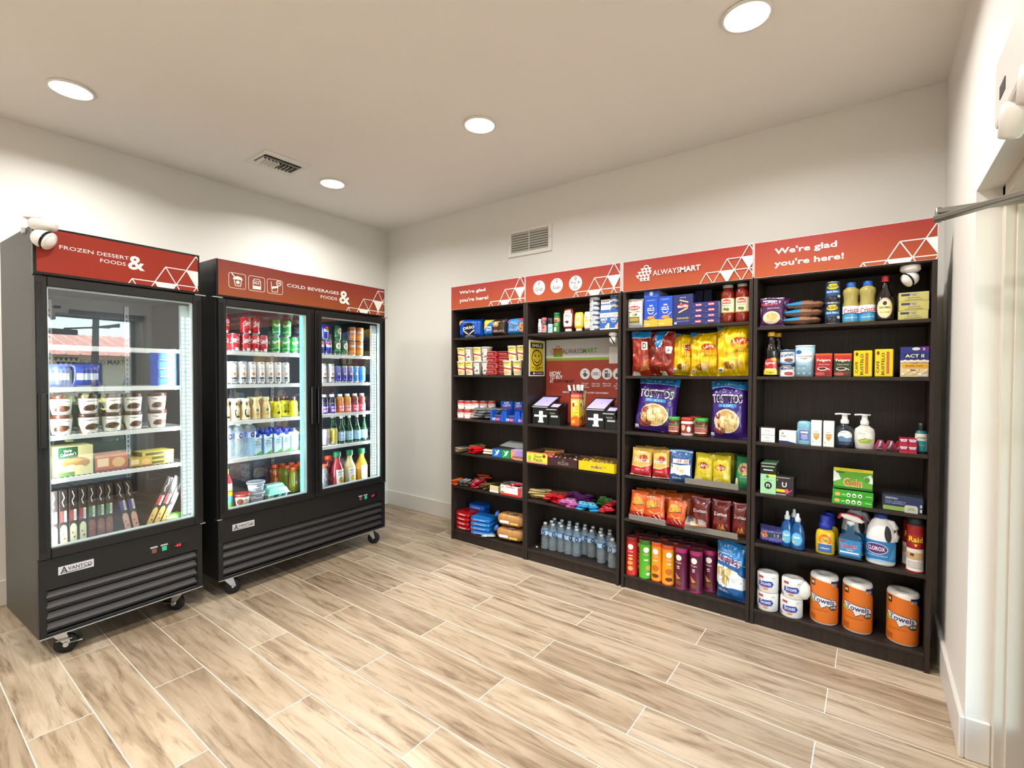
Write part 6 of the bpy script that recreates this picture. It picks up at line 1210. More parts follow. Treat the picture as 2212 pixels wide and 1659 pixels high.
# second row
z = zz(3, 'B')
def syrup(s, d, lab):
    o = btl_('syrup_bottle', [(.9, 0), (1, .04), (.95, .35), (.72, .45), (.82, .55), (.7, .64), (.42, .74), (.5, .8), (.3, .88), (.3, .92)], .045, .255, mat('120c08', .08, coat=.6), (.42, .9, 1), 'd9a21c', (.04, .44, None, [('p', [(.22, 0), (.78, 0), (.75, 1), (.3, .85)], 'b5252a'), ('r', .24, .0, .76, .26, 'e9cf2a'), ('r', .3, .26, .72, .34, 'f2e49a'), T_('Syrup', .5, .64, .4, .2, 'f4ece4', 8, 2), T_('Original', .5, .12, .3, .12, '4a3010'), ('e', .66, .85, .1, .1, 'e8b23a')], PI), sy=.7); put(o, SH, s, d, z); tag(o, lab, 'bottle', 'syrup bottles')
s, r, h = FR(SH, z, 1643, 1677, 722, .02); syrup(3.865, .055, 'dark syrup bottle with a yellow cap at the inner side panel'); syrup(3.885, .14, 'dark syrup bottle standing behind the front one')
for k, (top, col_) in enumerate(((1, 'd8dde2'), (0, 'e4e2dc'))):
    s, r, _ = FR(SH, z, 1686, 1716, 780, .03); hh = .075
    o = can_('milk_can', .037, hh, col_, [('r', 0, .84, 1, .97, '23406e'), T_('La Lechera' if top else 'Media', .5, .62, .6, .24, '1f3a70', 6, 2), ('e', .6, .22, .2, .14, '7a4a34' if top else 'b5423a'), ('r', 0, 0, 1, .08, '6f93bc' if top else 'cfd2d4')] + ([] if top else [('r', .1, .72, .9, .86, '24262a'), T_('NESTLE', .5, .79, .4, .09, 'e8e8e8')]), mk=PRT); put(o, SH, s, .03 + r, z + (hh + .0005) * top); tag(o, ('lower milk can with a white body and dark band', 'upper milk can with blue lettering')[top], 'can')
s, r, h = FR(SH, z, 1722, 1757, 748, .03); o = can_('sugar_canister', .047, .173, 'a9cfe2', [('e', .5, .64, .37, .19, 'f2f4f4'), ('e', .3, .78, .12, .065, '2b5fae'), T_('Granulated\nSugar', .5, .61, .52, .14, '4a4a50', 0, 1), T_('15 Calories\nper serving', .4, .33, .34, .08, '4f7aa8'), ('r', 0, .96, 1, 1, 'e8eef2')] + [('e', .12 + .19 * q, .1 + .17 * w_, .04, .03, '96c0d8') for q in range(5) for w_ in (0, 1)], lid=mat('eef0f0', .4), mk=PRT, rims=False); put(o, SH, s, .03 + r, z); tag(o, 'tall light blue sugar canister with a white oval', 'canister')
for k, (a, b, c1) in enumerate(((1761.5, 1798, 'a02026'), (1802, 1840, '2f3d24'))):
    s, w, h = FB(SH, z, a, b, 763.5, .02); o = box_('coffee_box', w, .06, h, c1, [('p', [(0, .72), (1, .66), (1, 1), (0, 1)], 'b8281f'), ('r', 0, .92, 1, 1, 'cf5a2a'), T_('Folgers', .5, .7, .8, .14, 'f6efe4', 0, 2), T_('Classic Roast' if k == 0 else 'Classic Decaf', .52, .53, .66, .05, 'e4ccb4'), ('e', .42, .34, .3, .08, 'ece4d8'), ('e', .42, .35, .24, .055, '3a1d12'), ('l', [(.7, .36), (.86, .3)], .03, 'ece4d8'), ('e', .3, .12, .3, .07, 'b8564a'), ('e', .72, .15, .18, .07, '7a2c24')], side='7a1c1c'); put(o, SH, s, .052, z); tag(o, ('red coffee pod box with a white cup', 'red and green coffee pod box with a white cup')[k], 'box')
for k, (a, b, vt) in enumerate(((1844, 1885, 757), (1889.5, 1930, 754))):
    s, w, h = FB(SH, z, a, b, vt, .02); o = box_('coffee_brick', w, .065, h, 'e8cb12', [T_('CAFE', .17, .36, .52 * h / w * .82, .2 * w / h * .75, '17120a', 90, 2), T_('BUSTELO', .45, .47, .8 * h / w, .2 * w / h * .85, '17120a', 90, 2), ('r', .64, .12, .78, .9, 'b83a22'), T_('ESPRESSO GROUND', .71, .5, .7 * h / w, .05 * w / h, 'e8b020', 90), ('e', .18, .86, .07, .07, '7a2418')], side='d4b80f', bev=.004, mk=FOIL); put(o, SH, s, .055, z, .03 * k); tag(o, ('yellow coffee brick closer to the red coffee boxes', 'yellow coffee brick closer to the popcorn')[k], 'coffee pack', 'yellow coffee bricks')
s, w, h = FB(SH, z, 1945.5, 2007.5, 749, .02); o = box_('popcorn_box', w, .08, h, 'd8c290', [('r', 0, .55, 1, 1, '24307c'), ('e', .55, .93, .14, .05, 'ded6c8'), ('p', [(.7, .9), (1, .82), (1, 1), (.75, 1)], '5a2a78'), T_('3', .82, .92, .08, .08, 'e8c0e0', 0, 2), ('r', .12, .62, .88, .78, '1a2250'), T_('ACT II', .5, .7, .66, .11, 'f2ece0', 0, 2), ('p', [(.04, .36), (.1, .44), (.9, .44), (.96, .36), (.9, .3), (.1, .3)], 'dba428'), T_('Kettle Corn', .5, .375, .6, .06, '5a2a14', 0, 2), T_('butter', .5, .46, .2, .03, '8a5a20'), ('l', [(.33, .24), (.5, .22), (.66, .24)], .03, '3a2418'), ('r', .62, .03, .96, .1, 'c9ccd4')] + [('e', .1 + .1 * q, .1 + .06 * ((q * 7) % 3), .06, .04, ('ece0c0', 'e2cf9c')[q % 2]) for q in range(9)] + [('e', .06 + .11 * q, .52 + .02 * (q % 2), .07, .035, 'e9dfc8') for q in range(9)], side='24307c'); put(o, SH, s, .062, z); tag(o, 'blue and cream kettle corn popcorn box beside the end panel', 'box')
# toiletries
z = zz(3, 'C'); p = None
for k in range(2):
    s, w, _ = FB(SH, z, 1640, 1674, 930, .02)
    if p is None: p = box_('soap_box', w, .07, .041, 'e6e4e2', [('r', .28, .15, .8, .85, 'f2f1ef'), T_('Soap', .52, .6, .3, .3, '8a8a92'), ('r', .28, .2, .8, .26, 'b9b4b8'), ('r', 0, 0, .12, 1, '2b2a2c')], side='3a383a', top='4a484a'); o = p
    else: o = dup(p)
    put(o, SH, s, .055, z + k * .0415); tag(o, ('lower', 'upper')[k] + ' one of two white and black soap boxes', 'soap box', 'white and black soap boxes')
s, w, h = FB(SH, z, 1684, 1721, 934, .02); o = box_('soap_box', w, .06, .072, 'ece9e6', [('p', [(0, 0), (1, 0), (1, .1), (.5, .22), (0, .22)], '2a3260'), T_('Dove', .26, .6, .26, .18, '3a4678', 0, 1), ('e', .66, .48, .2, .2, 'e2dcd4'), ('e', .66, .48, .14, .13, 'efebe4'), ('e', .22, .8, .05, .06, '4f7a5a')], side='cfd0d4'); put(o, SH, s, .05, z, -.1); tag(o, 'white soap box with a navy wave beside the two stacked ones', 'soap box')
s, r, h = FR(SH, z, 1727, 1750, 915, .03); o = btl_('deodorant_stick', [(.95, 0), (1, .04), (1, .62), (.96, .66), (1, .68), (.98, .88), (.8, .97), (.4, 1)], .036, .132, '7fb4cc', None, None, (.14, .64, None, [('r', .28, .1, .72, .95, '5f5fa0'), ('r', .34, .7, .66, .85, 'dfe4f0'), ('e', .5, .35, .14, .2, '8fa0d8'), T_('Fresh', .5, .55, .24, .12, 'eef0f8')], PI), sy=.6); put(o, SH, s, .05, z); tag(o, 'light blue oval deodorant stick', 'deodorant')
p = None
for k, (a, b) in enumerate(((1752, 1775), (1779, 1801.5))):
    s, w, h = FB(SH, z, a, b, 918, .02)
    if p is None: p = box_('cream_box', w, .05, .138, 'efede9', [('p', [(.22, .5), (.8, .5), (.76, .34), (.5, .22), (.26, .34)], 'c9964a'), T_('SHAMPOO', .5, .56, .5, .03, '6a6a70'), T_('pantene', .5, .42, .4, .04, 'f4ead0'), T_('12 FL', .66, .14, .4, .03, '8a8a90'), ('e', .2, .16, .05, .015, '44444a')], side='d8d6d2'); o = p
    else: o = dup(p)
    put(o, SH, s, .045, z); tag(o, ('white toiletry box with a gold emblem next to the deodorant', 'white toiletry box with a gold emblem next to the clear soap pump')[k], 'box', 'white boxes with gold emblems')
WHP = mat('e6e6e4', .35, name='pump_plastic')
def pump(uL, uR, body, art, lab):
    s, r, h = FR(SH, z, uL, uR, 909, .03); h = .182; r = .045; o = btl_('soap_pump_bottle', [(.8, 0), (.88, .02), (1, .3), (1, .45), (.9, .58), (.5, .66), (.34, .7), (.34, .72)], r, h, body, None, None, (.04, .54, None, art, PI), sy=.62)
    g = G(); g.lathe([(0, .70 * h), (.4 * r, .70 * h), (.42 * r, .72 * h), (.42 * r, .80 * h), (.3 * r, .84 * h), (.28 * r, .95 * h), (.34 * r, .96 * h), (.34 * r, h), (0, h)], WHP, 16); g.tube([(.006, 0, .978 * h), (-.02, 0, .985 * h), (-.040, 0, .975 * h), (-.044, 0, .965 * h)], .0045, WHP, 8); g.box(-.01, .026, -.007, .007, .965 * h, h, WHP, .003); g.obj('pump', o); put(o, SH, s, .055, z, .1); tag(o, lab, 'soap pump')
pump(1807, 1843, mat('3a4652', .1, trans=.6, coat=.5), [('e', .5, .62, .24, .32, 'e6e9ec'), T_('Hand Soap', .42, .82, .2, .06, '3a3a40'), ('p', [(.27, .55), (.4, .62), (.55, .5), (.73, .56), (.72, .3), (.3, .3)], '5c86a8'), ('r', .3, .1, .7, .3, '2a3a54')], 'clear soap pump bottle with a blue wave label')
pump(1849, 1887, mat('d8d4cc', .3, coat=.4), [('e', .5, .62, .25, .32, 'efefe8'), T_('Hand Soap', .42, .82, .2, .06, '3a3a40'), T_('aloe', .45, .68, .12, .04, '8aa040'), ('p', [(.27, .45), (.5, .58), (.73, .5), (.68, .28), (.35, .28)], '9ab43c'), ('l', [(.36, .38), (.6, .5)], .05, 'c2d080')], 'milky white soap pump bottle with a green leaf label')
for k in range(3):
    r = empty('razor_pack'); g = G(); g.face([(-.035, 0, 0), (.035, 0, 0), (.01, 0, .055), (-.01, 0, .055)], PRT('a8344a')); g.face([(-.035, 0, 0), (-.04, -.03, 0), (.03, -.03, 0), (.035, 0, 0)], PRT('b8405a')); g.obj('card', r)
    g = G(); g.tube([(-.01, -.012, .012), (0, -.014, .03), (.004, -.012, .052)], .005, mat('9aa6c0', .3), 8); g.box(-.018, .012, -.02, -.008, .004, .014, mat('30363f', .3), .002); g.obj('razor', r)
    put(r, SH, (4.372, 4.412, 4.448)[k], .05 + .008 * k, z, .2 * k - .1, .1); tag(r, ('pinkish red carded razor leaning next to the white pump', 'pinkish red carded razor in the middle of the little row', 'pinkish red carded razor next to the toothpaste boxes')[k], 'razor', 'carded razors')
p = None
for k in range(8):
    c, t, b_ = k % 2, (k // 2) % 2, k // 4
    if p is None: p = box_('toothpaste_box', .034, .038, .036, 'a01c34', [('p', [(.05, .9), (.95, .9), (.8, .55), (.2, .55)], 'dcd4ea'), T_('Colgate', .5, .74, .6, .18, '8a2a7a'), ('r', 0, .0, 1, .12, 'c8304a')]); o = p
    else: o = dup(p)
    put(o, SH, 4.464 + c * .0345, .035 + b_ * .04, z + t * .0365); tag(o, 'small dark red toothpaste box in the %s row, %s tier, %s column' % (('front', 'back')[b_], ('bottom', 'top')[t], ('razor-side', 'mouthwash-side')[c]), 'box', 'small dark red toothpaste boxes')
s = 4.534; o = btl_('mouthwash_bottle', [(.9, 0), (1, .03), (1, .6), (.9, .7), (.6, .76), (.6, .78)], .024, .15, mat('1d7f86', .08, trans=.3, coat=.5), (.72, .76, 1), '15171a', (.06, .64, 'e9e6d4', [T_('LISTERINE', .5, .76, .5, .1, '3a3a38', 0, 1), ('r', .25, .0, .75, .6, '2f9aa0'), T_('cool mint', .5, .36, .3, .08, 'dff2f0')], PI), sy=.75); put(o, SH, s, .075, z); tag(o, 'teal mouthwash bottle with a black cap at the end panel', 'bottle')
# fourth row
z = zz(3, 'D')
for k in range(2):
    w, h = .08, .172; o = box_('pad_box', w, .08, h, '9fd4a4', [('r', 0, .66, 1, 1, '14140f'), ('r', .08, .9, .9, .93, 'b8c8b4'), ('r', .2, .78, .8, .82, 'c8d8c8'), ('r', .45, .6, 1, .66, 'd8d83a'), ('e', .45, .58, .1, .05, '3f7a4c'), T_('absorb', .5, .47, .6, .025, '4a6a4c'), ('e', .5, .29, .24, .12, '0f120f'), T_('n', .5, .29, .24, .11, 'dff2e0', 0, 2)], side='26302a'); put(o, SH, 3.862 + .0 * k, .055 + .095 * k, z, .05); tag(o, ('mint green and black box with a round black n mark', 'second mint green and black box behind the first')[k], 'box')
s, w, h = FB(SH, z, 1673.5, 1716, 1031, .02); o = box_('tampon_box', w, .07, .108, '2c2628', [T_('U', .52, .58, .24, .26, 'ece8ea', 0, 2), ('r', 0, .18, .56, .33, 'e8cf1f'), ('e', .65, .26, .11, .11, 'd8506e'), ('l', [(.62, .12), (.92, .34)], .04, 'd8506e'), T_('8', .16, .8, .06, .08, 'c8c0c4'), ('r', .02, .02, .6, .1, '9a9496'), ('r', .05, .92, .8, .96, 'a89a9c')], side='1a1618'); put(o, SH, s, .055, z, -.06); tag(o, 'black box with a white letter U and a yellow stripe', 'box')
GA = [('r', 0, .86, 1, 1, 'dcc81f'), ('p', [(0, .86), (0, .3), (.2, .45), (.12, .75)], 'dfe8dc'), ('p', [(.78, .62), (.95, .78), (1, .6), (1, .35), (.85, .4)], 'e4ecdf'), ('e', .86, .52, .07, .14, '4a8a2c'), ('e', .18, .78, .12, .05, '2c6a1f'), T_('Gain', .5, .33, .48, .4, 'f2dcb8', 0, 2), T_('Gain', .5, .33, .45, .34, 'cf5f22', 0, 2), ('r', 0, 0, 1, .1, '2c6a1f'), T_('dryer sheets', .45, .93, .6, .05, '6a6a1f')]
for k in range(2):
    s, w, _ = FB(SH, z, 1797.5, 1886, 1080, .01); o = box_('dryer_sheet_box', w, .10, .034, '36a024', [('e', .13, .55, .07, .28, 'e8a860'), ('r', .24, .45, .32, .6, 'b8e0a8')] + sum([[('e', x, .52, .05, .32, 'eef4ea'), ('e', x, .46, .03, .15, '2f7a24')] for x in (.4, .54, .68)], []) + [('r', .82, .5, .97, .62, 'b8e0a8'), ('r', 0, 0, 1, .05, '1f7a18')], side='2c8a1f', top='4aa838'); put(o, SH, s, .06, z + k * .0345, (-.02, .03)[k]); tag(o, ('bottom', 'upper')[k] + ' one of the two flat green dryer sheet boxes', 'box', 'flat green dryer sheet boxes')
o = box_('dryer_sheet_box', w - .004, .036, .108, '5aa02c', GA, side='3a8a1f'); put(o, SH, s, .07, z + .0715, -.03, -.12); tag(o, 'green and yellow dryer sheet box standing upright on the flat ones', 'box')
s, w, h = FB(SH, z, 1906, 1995, 1068, .01, 1085); r = empty('glove_box'); CLB = thin_glass('clear_film', 'f4f8f7', 1.25, .08)
g = G(); g.box(-w / 2, w / 2, -.05, .05, .0, .078, mat('2a323e', .3, coat=.4), .003); g.art([('r', .05, .34, 1, .95, '2a3666'), T_('ESSENTIALS', .24, .82, .3, .13, 'd0d8e8', 0, 2), T_('FULL SHEETS', .34, .62, .5, .07, 'b8c4dc'), T_('FAST ABSORBENT', .33, .5, .48, .07, 'b8c4dc'), ('r', .03, .04, .58, .32, '98b860'), ('p', [(.56, .0), (.88, 0), (.88, .38), (.84, .48), (.6, .48), (.56, .4)], 'd8d6c8'), T_('SUPER\nSTRONG', .73, .24, .2, .18, '5a6048'), ('r', .93, .1, .98, .3, 'c9d4e0'), ('r', .93, .4, .98, .58, 'c9d4e0')], w, .078, flat(-.05)); g.obj('carton', r)
g = G(); t = bmesh.new(); bmesh.ops.create_cube(t, size=1); g.merge(t, CLB, M=Matrix.Translation((0, 0, .045)) @ Matrix.Diagonal((w + .008, .108, .094, 1))); g.obj('clear_wrap', r); put(r, SH, s, .065, z, -.03); tag(r, 'navy blue box in clear wrap at the end panel beside the dryer sheets', 'box')
# cleaning goods
z = zz(3, 'E')
s, w, h = FB(SH, z, 1638, 1694, 1138, .02, 1150); o = bag_('sponge_pack', w, .10, .08, '5a55a4', [('p', [(.3, .42), (1, .46), (.98, .72), (.35, .68)], '1f3a44'), T_('ODOR\nRESIST', .72, .57, .26, .18, 'd8e4e0'), ('e', .24, .55, .16, .17, 'e0c83a'), ('e', .24, .55, .14, .14, 'c83a4a'), T_('Scrub', .24, .55, .2, .1, 'f4e8c8', 6, 2), ('r', 0, .8, 1, 1, '34305c')], 4, 1.2, puff=6); put(o, SH, s, .065, z, -.08); tag(o, 'purple wrapped sponge pack at the inner side panel', 'sponge pack')
BLQ = mat('0f5aa0', .06, trans=.35, coat=.5, name='blue_soap'); p = None
for k, (s0, d0) in enumerate(((3.958, .055), (4.012, .035), (3.985, .12))):
    if p is None: p = btl_('dish_soap_bottle', [(.85, 0), (1, .04), (1, .35), (.92, .5), (.66, .66), (.36, .74), (.34, .76)], .036, .205, BLQ, (.4, .76, .86), 'c8d4dc', (.08, .52, None, [('e', .5, .5, .26, .42, '3a9ad4'), ('e', .5, .5, .22, .36, '6ab8e0'), T_('Dawn', .5, .62, .26, .16, 'f2f6fa', 6, 2), ('e', .36, .3, .06, .08, 'e8c84a')], PI), sy=.65); g = G(); g.lathe([(.011, .86 * .205), (.008, .9 * .205), (.0075, .97 * .205), (.0, 1 * .205)], mat('dfe6ea', .35), 14); g.obj('spout', p); o = p
    else: o = dup(p)
    put(o, SH, s0, d0, z, -.1 * k); tag(o, ('blue dish soap bottle beside the sponge pack', 'blue dish soap bottle at the front of the three', 'blue dish soap bottle at the back of the three')[k], 'bottle', 'blue dish soap bottles')
def tide(s, d, lab):
    o = btl_('detergent_bottle', [(.92, 0), (1, .03), (1, .45), (.9, .58), (.5, .66), (.48, .68)], .045, .21, 'e0b81a', None, None, (.06, .56, None, [('e', .5, .62, .22, .3, 'e07a22'), ('p', [(.26, 0), (.74, 0), (.74, .4), (.5, .5), (.26, .4)], '3a6aae'), ('e', .5, .62, .13, .17, 'f0c83a'), T_('Tide', .5, .62, .2, .16, '1f3a8c', 0, 2), T_('SIMPLY', .5, .88, .2, .06, 'c83a2a'), T_('clean', .5, .22, .3, .1, 'e2ecf6'), ('l', [(.28, .44), (.72, .44)], .03, 'f4f0e0')], PI), sy=.62)
    g = G(); h = .21; g.lathe([(.024, .64 * h), (.031, .65 * h), (.031, .78 * h), (.025, .8 * h), (.026, .97 * h), (.022, h), (0, h)], mat('1a2f9c', .35), 20, sy=.9); g.obj('cap', o); put(o, SH, s, d, z); tag(o, lab, 'bottle', 'yellow detergent bottles')
s, r, h = FR(SH, z, 1768, 1799, 1115, .03); tide(s, .06, 'yellow detergent bottle with a dark blue cap standing in front'); tide(s + .012, .15, 'yellow detergent bottle standing behind the first one')
def prism(g, pts, y0, y1, m, sm=False):
    "flat outline in x,z given a rounded depth"
    n = len(pts); cx = sum(p_[0] for p_ in pts) / n; cz = sum(p_[1] for p_ in pts) / n; rings = []
    for f, y in ((.86, y0), (1, y0 + (y1 - y0) * .12), (1, y1 - (y1 - y0) * .12), (.86, y1)): rings.append([g.bm.verts.new((cx + (x - cx) * f if f < 1 else x, y, cz + (q - cz) * (f * .5 + .5) if f < 1 else q)) for x, q in pts])
    ix = g.mi(m)
    for a, b in zip(rings, rings[1:]):
        for k in range(n): fc = g.bm.faces.new([a[k], a[(k + 1) % n], b[(k + 1) % n], b[k]]); fc.material_index = ix; fc.smooth = True
    for rr in (rings[0], rings[-1]): fc = g.bm.faces.new(rr); fc.material_index = ix
r = empty('glass_cleaner_bottle'); WB2 = mat('135a88', .08, trans=.35, coat=.5); g = G(); s, w, h = FB(SH, z, 1814, 1861, 1102, .015, 1150); w = .105
o_ = [(-w / 2, .004), (w / 2, .004), (w / 2, .10), (w * .44, .125), (w * .18, .155), (w * .14, .19), (-w * .14, .19), (-w * .18, .155), (-w * .44, .125), (-w / 2, .10)]
prism(g, o_, -.03, .03, WB2); g.obj('body', r)
g = G(); g.art([('r', .02, .05, .98, 1, '2f86c0'), T_('Windex', .45, .62, .74, .3, 'efe8ee', 6, 2), T_('Windex', .45, .62, .72, .26, 'c83248', 6, 2), T_('ORIGINAL', .5, .38, .3, .08, 'e2eef6'), ('r', .05, .18, .9, .27, 'e2eaf2'), ('r', .05, .86, .3, .93, 'b02a3c')], w * .92, .09, lambda x, zq, o2: (x, -.0308 - o2, zq + .02)); g.art([('r', 0, 0, 1, 1, '6fb886'), ('r', .2, .3, .8, .4, 'dff0e0')], .036, .06, lambda x, zq, o2: (x, -.0262 - o2, zq + .125)); g.obj('label', r)
g = G(); g.lathe([(.018, .188), (.019, .19), (.019, .208), (0, .208)], mat('e6e2e0', .4), 16); prism(g, [(-.045, .232), (-.035, .222), (.02, .208), (.05, .205), (.058, .215), (.035, .235), (-.02, .246), (-.042, .243)], -.012, .012, mat('ece8e6', .35)); g.obj('sprayer', r)
g = G(); prism(g, [(-.05, .246), (-.062, .215), (-.054, .213), (-.04, .232), (.03, .244), (.058, .222), (.05, .24), (.0, .252)], -.009, .009, mat('b02a3c', .35)); g.obj('trigger', r); r.scale = (1, 1, .965)
put(r, SH, s, .05, z, -.05); tag(r, 'blue glass cleaner spray bottle with a red and white trigger', 'spray bottle')
def jug(s, d, lab, back=False):
    r = empty('bleach_jug'); WJ = mat('e9e9ea', .35, coat=.2); g = G(); R_ = .062; h = .262
    g.lathe([(0, .003), (R_ * .92, .002), (R_, .012), (R_, .13), (R_ * .97, .15), (R_ * .86, .19), (R_ * .6, .225), (.024, .24), (.022, .245)], WJ, 30, sy=.72); g.obj('body', r)
    g = G(); pts = [(R_ * .35, 0, .225), (R_ * .75, 0, .222), (R_ * 1.0, 0, .195), (R_ * 1.05, 0, .16), (R_ * .92, 0, .13)]; g.tube(pts, .013, WJ, 12); g.obj('handle', r)
    pf = [(.0, R_), (.13, R_), (.15, R_ * .97), (.19, R_ * .86), (.225, R_ * .6), (.24, .024)]
    def jm(x, zq, o2):
        zz_ = zq + .125
        for p_, q_ in zip(pf, pf[1:]):
            if p_[0] <= zz_ <= q_[0]: rr = p_[1] + (q_[1] - p_[1]) * (zz_ - p_[0]) / (q_[0] - p_[0]); break
        else: rr = .024
        a_ = x / R_ + .62; return ((rr + o2) * math.sin(a_), -(rr * .72 + o2) * math.cos(a_), zz_)
    jm.zcurve = True; g = G(); g.art([('e', .5, .5, .5, .5, mat('2c2f34', .7))], .036, .082, jm, step=.006, e0=.001); g.obj('handle_hole_shade', r)  # dark patch painted on the solid jug for the shaded handle hole
    g = G(); g.lathe([(.024, .240), (.027, .241), (.027, .262), (0, .264)], mat('1f3f92', .4), 18); g.obj('cap', r)
    g = G(); mp = lambda x, zq, o2: ((R_ + o2) * math.sin(x / R_), -(R_ * .72 + o2) * math.cos(x / R_), zq); g.art([('r', 0, 0, 1, 1, '2579b8'), ('p', [(.7, .1), (1, .3), (1, .95), (.85, .8)], '4a9ad0'), ('e', .42, .62, .27, .27, 'd8dce8'), ('e', .42, .62, .25, .24, '5a2f6c'), T_('CLOROX', .42, .62, .4, .2, 'f2f2f6', 0, 2), T_('Disinfecting Bleach', .45, .28, .45, .07, 'e2eef8'), ('p', [(.05, .0), (.5, .12), (.95, .02), (.95, 0)], '9cc4e4')], PI * R_, .105, mp, step=.01, e0=.0008); o = g.obj('label', r); o.location = (0, 0, .022)
    put(r, SH, s, d, z, -.1); tag(r, lab, 'bleach jug', 'bleach jugs')
s, r_, h = FR(SH, z, 1877, 1929, 1114, .02); jug(s, .06, 'white bleach jug with a dark blue cap at the front'); jug(s - .11, .16, 'white bleach jug standing behind the glass cleaner'); 
for k, (s0, d0) in enumerate(((4.518, .05), (4.506, .14))):
    if k == 0: p = can_('insecticide_can', .034, .235, 'e0dbd4', [('r', 0, .5, 1, 1, '8e1a1c'), ('p', [(.2, .8), (.8, .8), (.62, .54), (.38, .54)], 'a82222'), T_('Raid', .5, .7, .56, .14, '2a1a10', 0, 2), T_('Raid', .5, .7, .54, .12, 'ecd82a', 0, 2), ('p', [(.44, .6), (.56, .6), (.5, .54)], 'ecd82a'), T_('Ant & Roach', .5, .47, .5, .03, 'f4e8e0'), ('r', .1, .28, .9, .42, 'c9a878'), ('r', .3, .34, .44, .4, '5a3a24'), ('r', .2, .1, .8, .24, 'c9c6c0'), ('r', 0, 0, 1, .03, 'b52222')], lid=mat('26282a', .5), mk=PRT); g = G(); g.lathe([(.030, .233), (.031, .24), (.028, .28), (0, .283)], mat('26282a', .5), 20); g.obj('cap', p); o = p
    else: o = dup(p)
    put(o, SH, s0, d0, z); tag(o, ('red and white insect spray can with a black cap in front', 'second insect spray can directly behind the first')[k], 'spray can', 'insect spray cans')
# paper goods
z = zz(3, 'F')
def tissue(s, d, zb, lab, bulge=0):
    g = G(); R_ = .056; h = .106; m = mat('e9e5df', .55, coat=.15, bump=.25, bscale=45); g.lathe([(0, .002), (R_ * .95, 0), (R_, .006), (R_, h - .008), (R_ * .94, h - .001), (R_ * .5, h + .002), (R_ * .3, h - .006), (0, h - .004)], m, 30)
    if bulge: g.lathe([(0, .0), (.03, .004), (.042, .03), (.04, .075), (.02, .098), (0, .1)], m, 16, cx=.045, cy=-.0)
    g.art([('p', [(.22, .62), (.2, .36), (.7, .34), (.78, .5), (.7, .66)], '2f4aa0'), T_('Scott', .48, .52, .40, .19, 'f4f2f4', 0, 1), ('r', .3, .3, .6, .35, 'b06a8a'), ('e', .48, .22, .1, .04, 'c98a3c'), ('r', .2, .78, .4, .9, 'b04a5a'), T_('1000', .76, .84, .12, .06, '9a9a96'), ('p', [(.0, .25), (.16, .1), (.2, .16), (.04, .34)], '5a5aa0')], PI * R_ * .8, h, cyl(R_ + .0006), step=.01, e0=.001)
    o = g.obj('toilet_roll'); put(o, SH, s, d, z + zb); tag(o, lab, 'toilet roll', 'wrapped toilet rolls')
tissue(3.862, .065, 0, 'wrapped toilet roll, lower one at the inner side panel'); tissue(3.862, .065, .108, 'wrapped toilet roll, upper one at the inner side panel'); tissue(3.984, .062, 0, 'wrapped toilet roll, lower one beside the paper towels'); tissue(3.990, .062, .108, 'wrapped toilet roll with a loose wrapper bulge, upper one beside the paper towels', 1)
p = None
for k, (a, b, vt, lab) in enumerate(((1750.5, 1812, 1227, 'orange wrapped paper towel roll beside the toilet rolls'), (1820, 1886, 1243, 'orange wrapped paper towel roll in the middle of the three'), (1910, 1992, 1262, 'orange wrapped paper towel roll standing apart by the end panel'))):
    s, r, _ = FR(SH, z, a, b, vt, .03); R_ = .066; h = .262
    if p is None:
        g = G(); m = mat('e9e4de', .6, bump=.3, bscale=50, name='paper_towel'); g.lathe([(0, .0), (R_ * .95, 0), (R_, .008), (R_, h - .012), (R_ * .93, h), (R_ * .35, h + .002), (R_ * .3, h - .01), (0, h - .01)], m, 36)
        OG = 'd8701c'; MKT = lambda c: mat(c, .42, coat=.3, bump=.12, bscale=30); g.art([('p', [(.0, .04), (1, .04), (1, .5), (.93, .5), (.79, .78), (.63, .89), (.4, .93), (0, .93)], OG), ('p', [(1, .5), (.93, .5), (.79, .78), (.63, .89), (.63, .93), (1, .93)], '232a5c')], PI * R_ * 1.35, h, cyl(R_ + .0006), step=.012, e0=.0006, mk=MKT); g.art([ T_('THICK\n& LUXE', .85, .86, .2, .05, 'dfe0ee', 0, 1), ('r', .07, .78, .23, .91, '1d1712'), T_('M', .15, .85, .1, .07, 'e0d4b0', 0, 2), ('p', [(0, .45), (.1, .56), (.3, .58), (.25, .44)], '9ab83c'), ('p', [(.04, .62), (.9, .54), (.98, .46), (.86, .36), (.6, .41), (.45, .34), (.36, .44), (.2, .46)], '1c1d3a'), ('p', [(.06, .605), (.88, .53), (.95, .46), (.86, .375), (.6, .42), (.45, .355), (.37, .45), (.2, .475)], 'dfdfe4'), T_('Towels', .5, .51, .72, .13, 'f0f0f4', -4, 2), T_('Towels', .5, .51, .7, .11, '23265c', -4, 2), ('e', .82, .385, .14, .055, '2a2a26'), T_('ULTRA', .82, .39, .2, .05, 'f0f0ee', 0, 2), T_('Strong & Absorbent', .4, .3, .5, .025, '7a3a10'), ('r', .05, .1, .25, .19, 'a8541c')], PI * R_ * .74, h, cyl(R_ + .0008), step=.012, e0=.001, mk=lambda c: mat(c, .42, coat=.3, bump=.12, bscale=30)); p = g.obj('paper_towel_roll'); o = p
    else: o = dup(p)
    put(o, SH, s, .03 + R_, z, (.0, .03, -.12)[k]); tag(o, lab, 'paper towel roll', 'orange paper towel rolls')
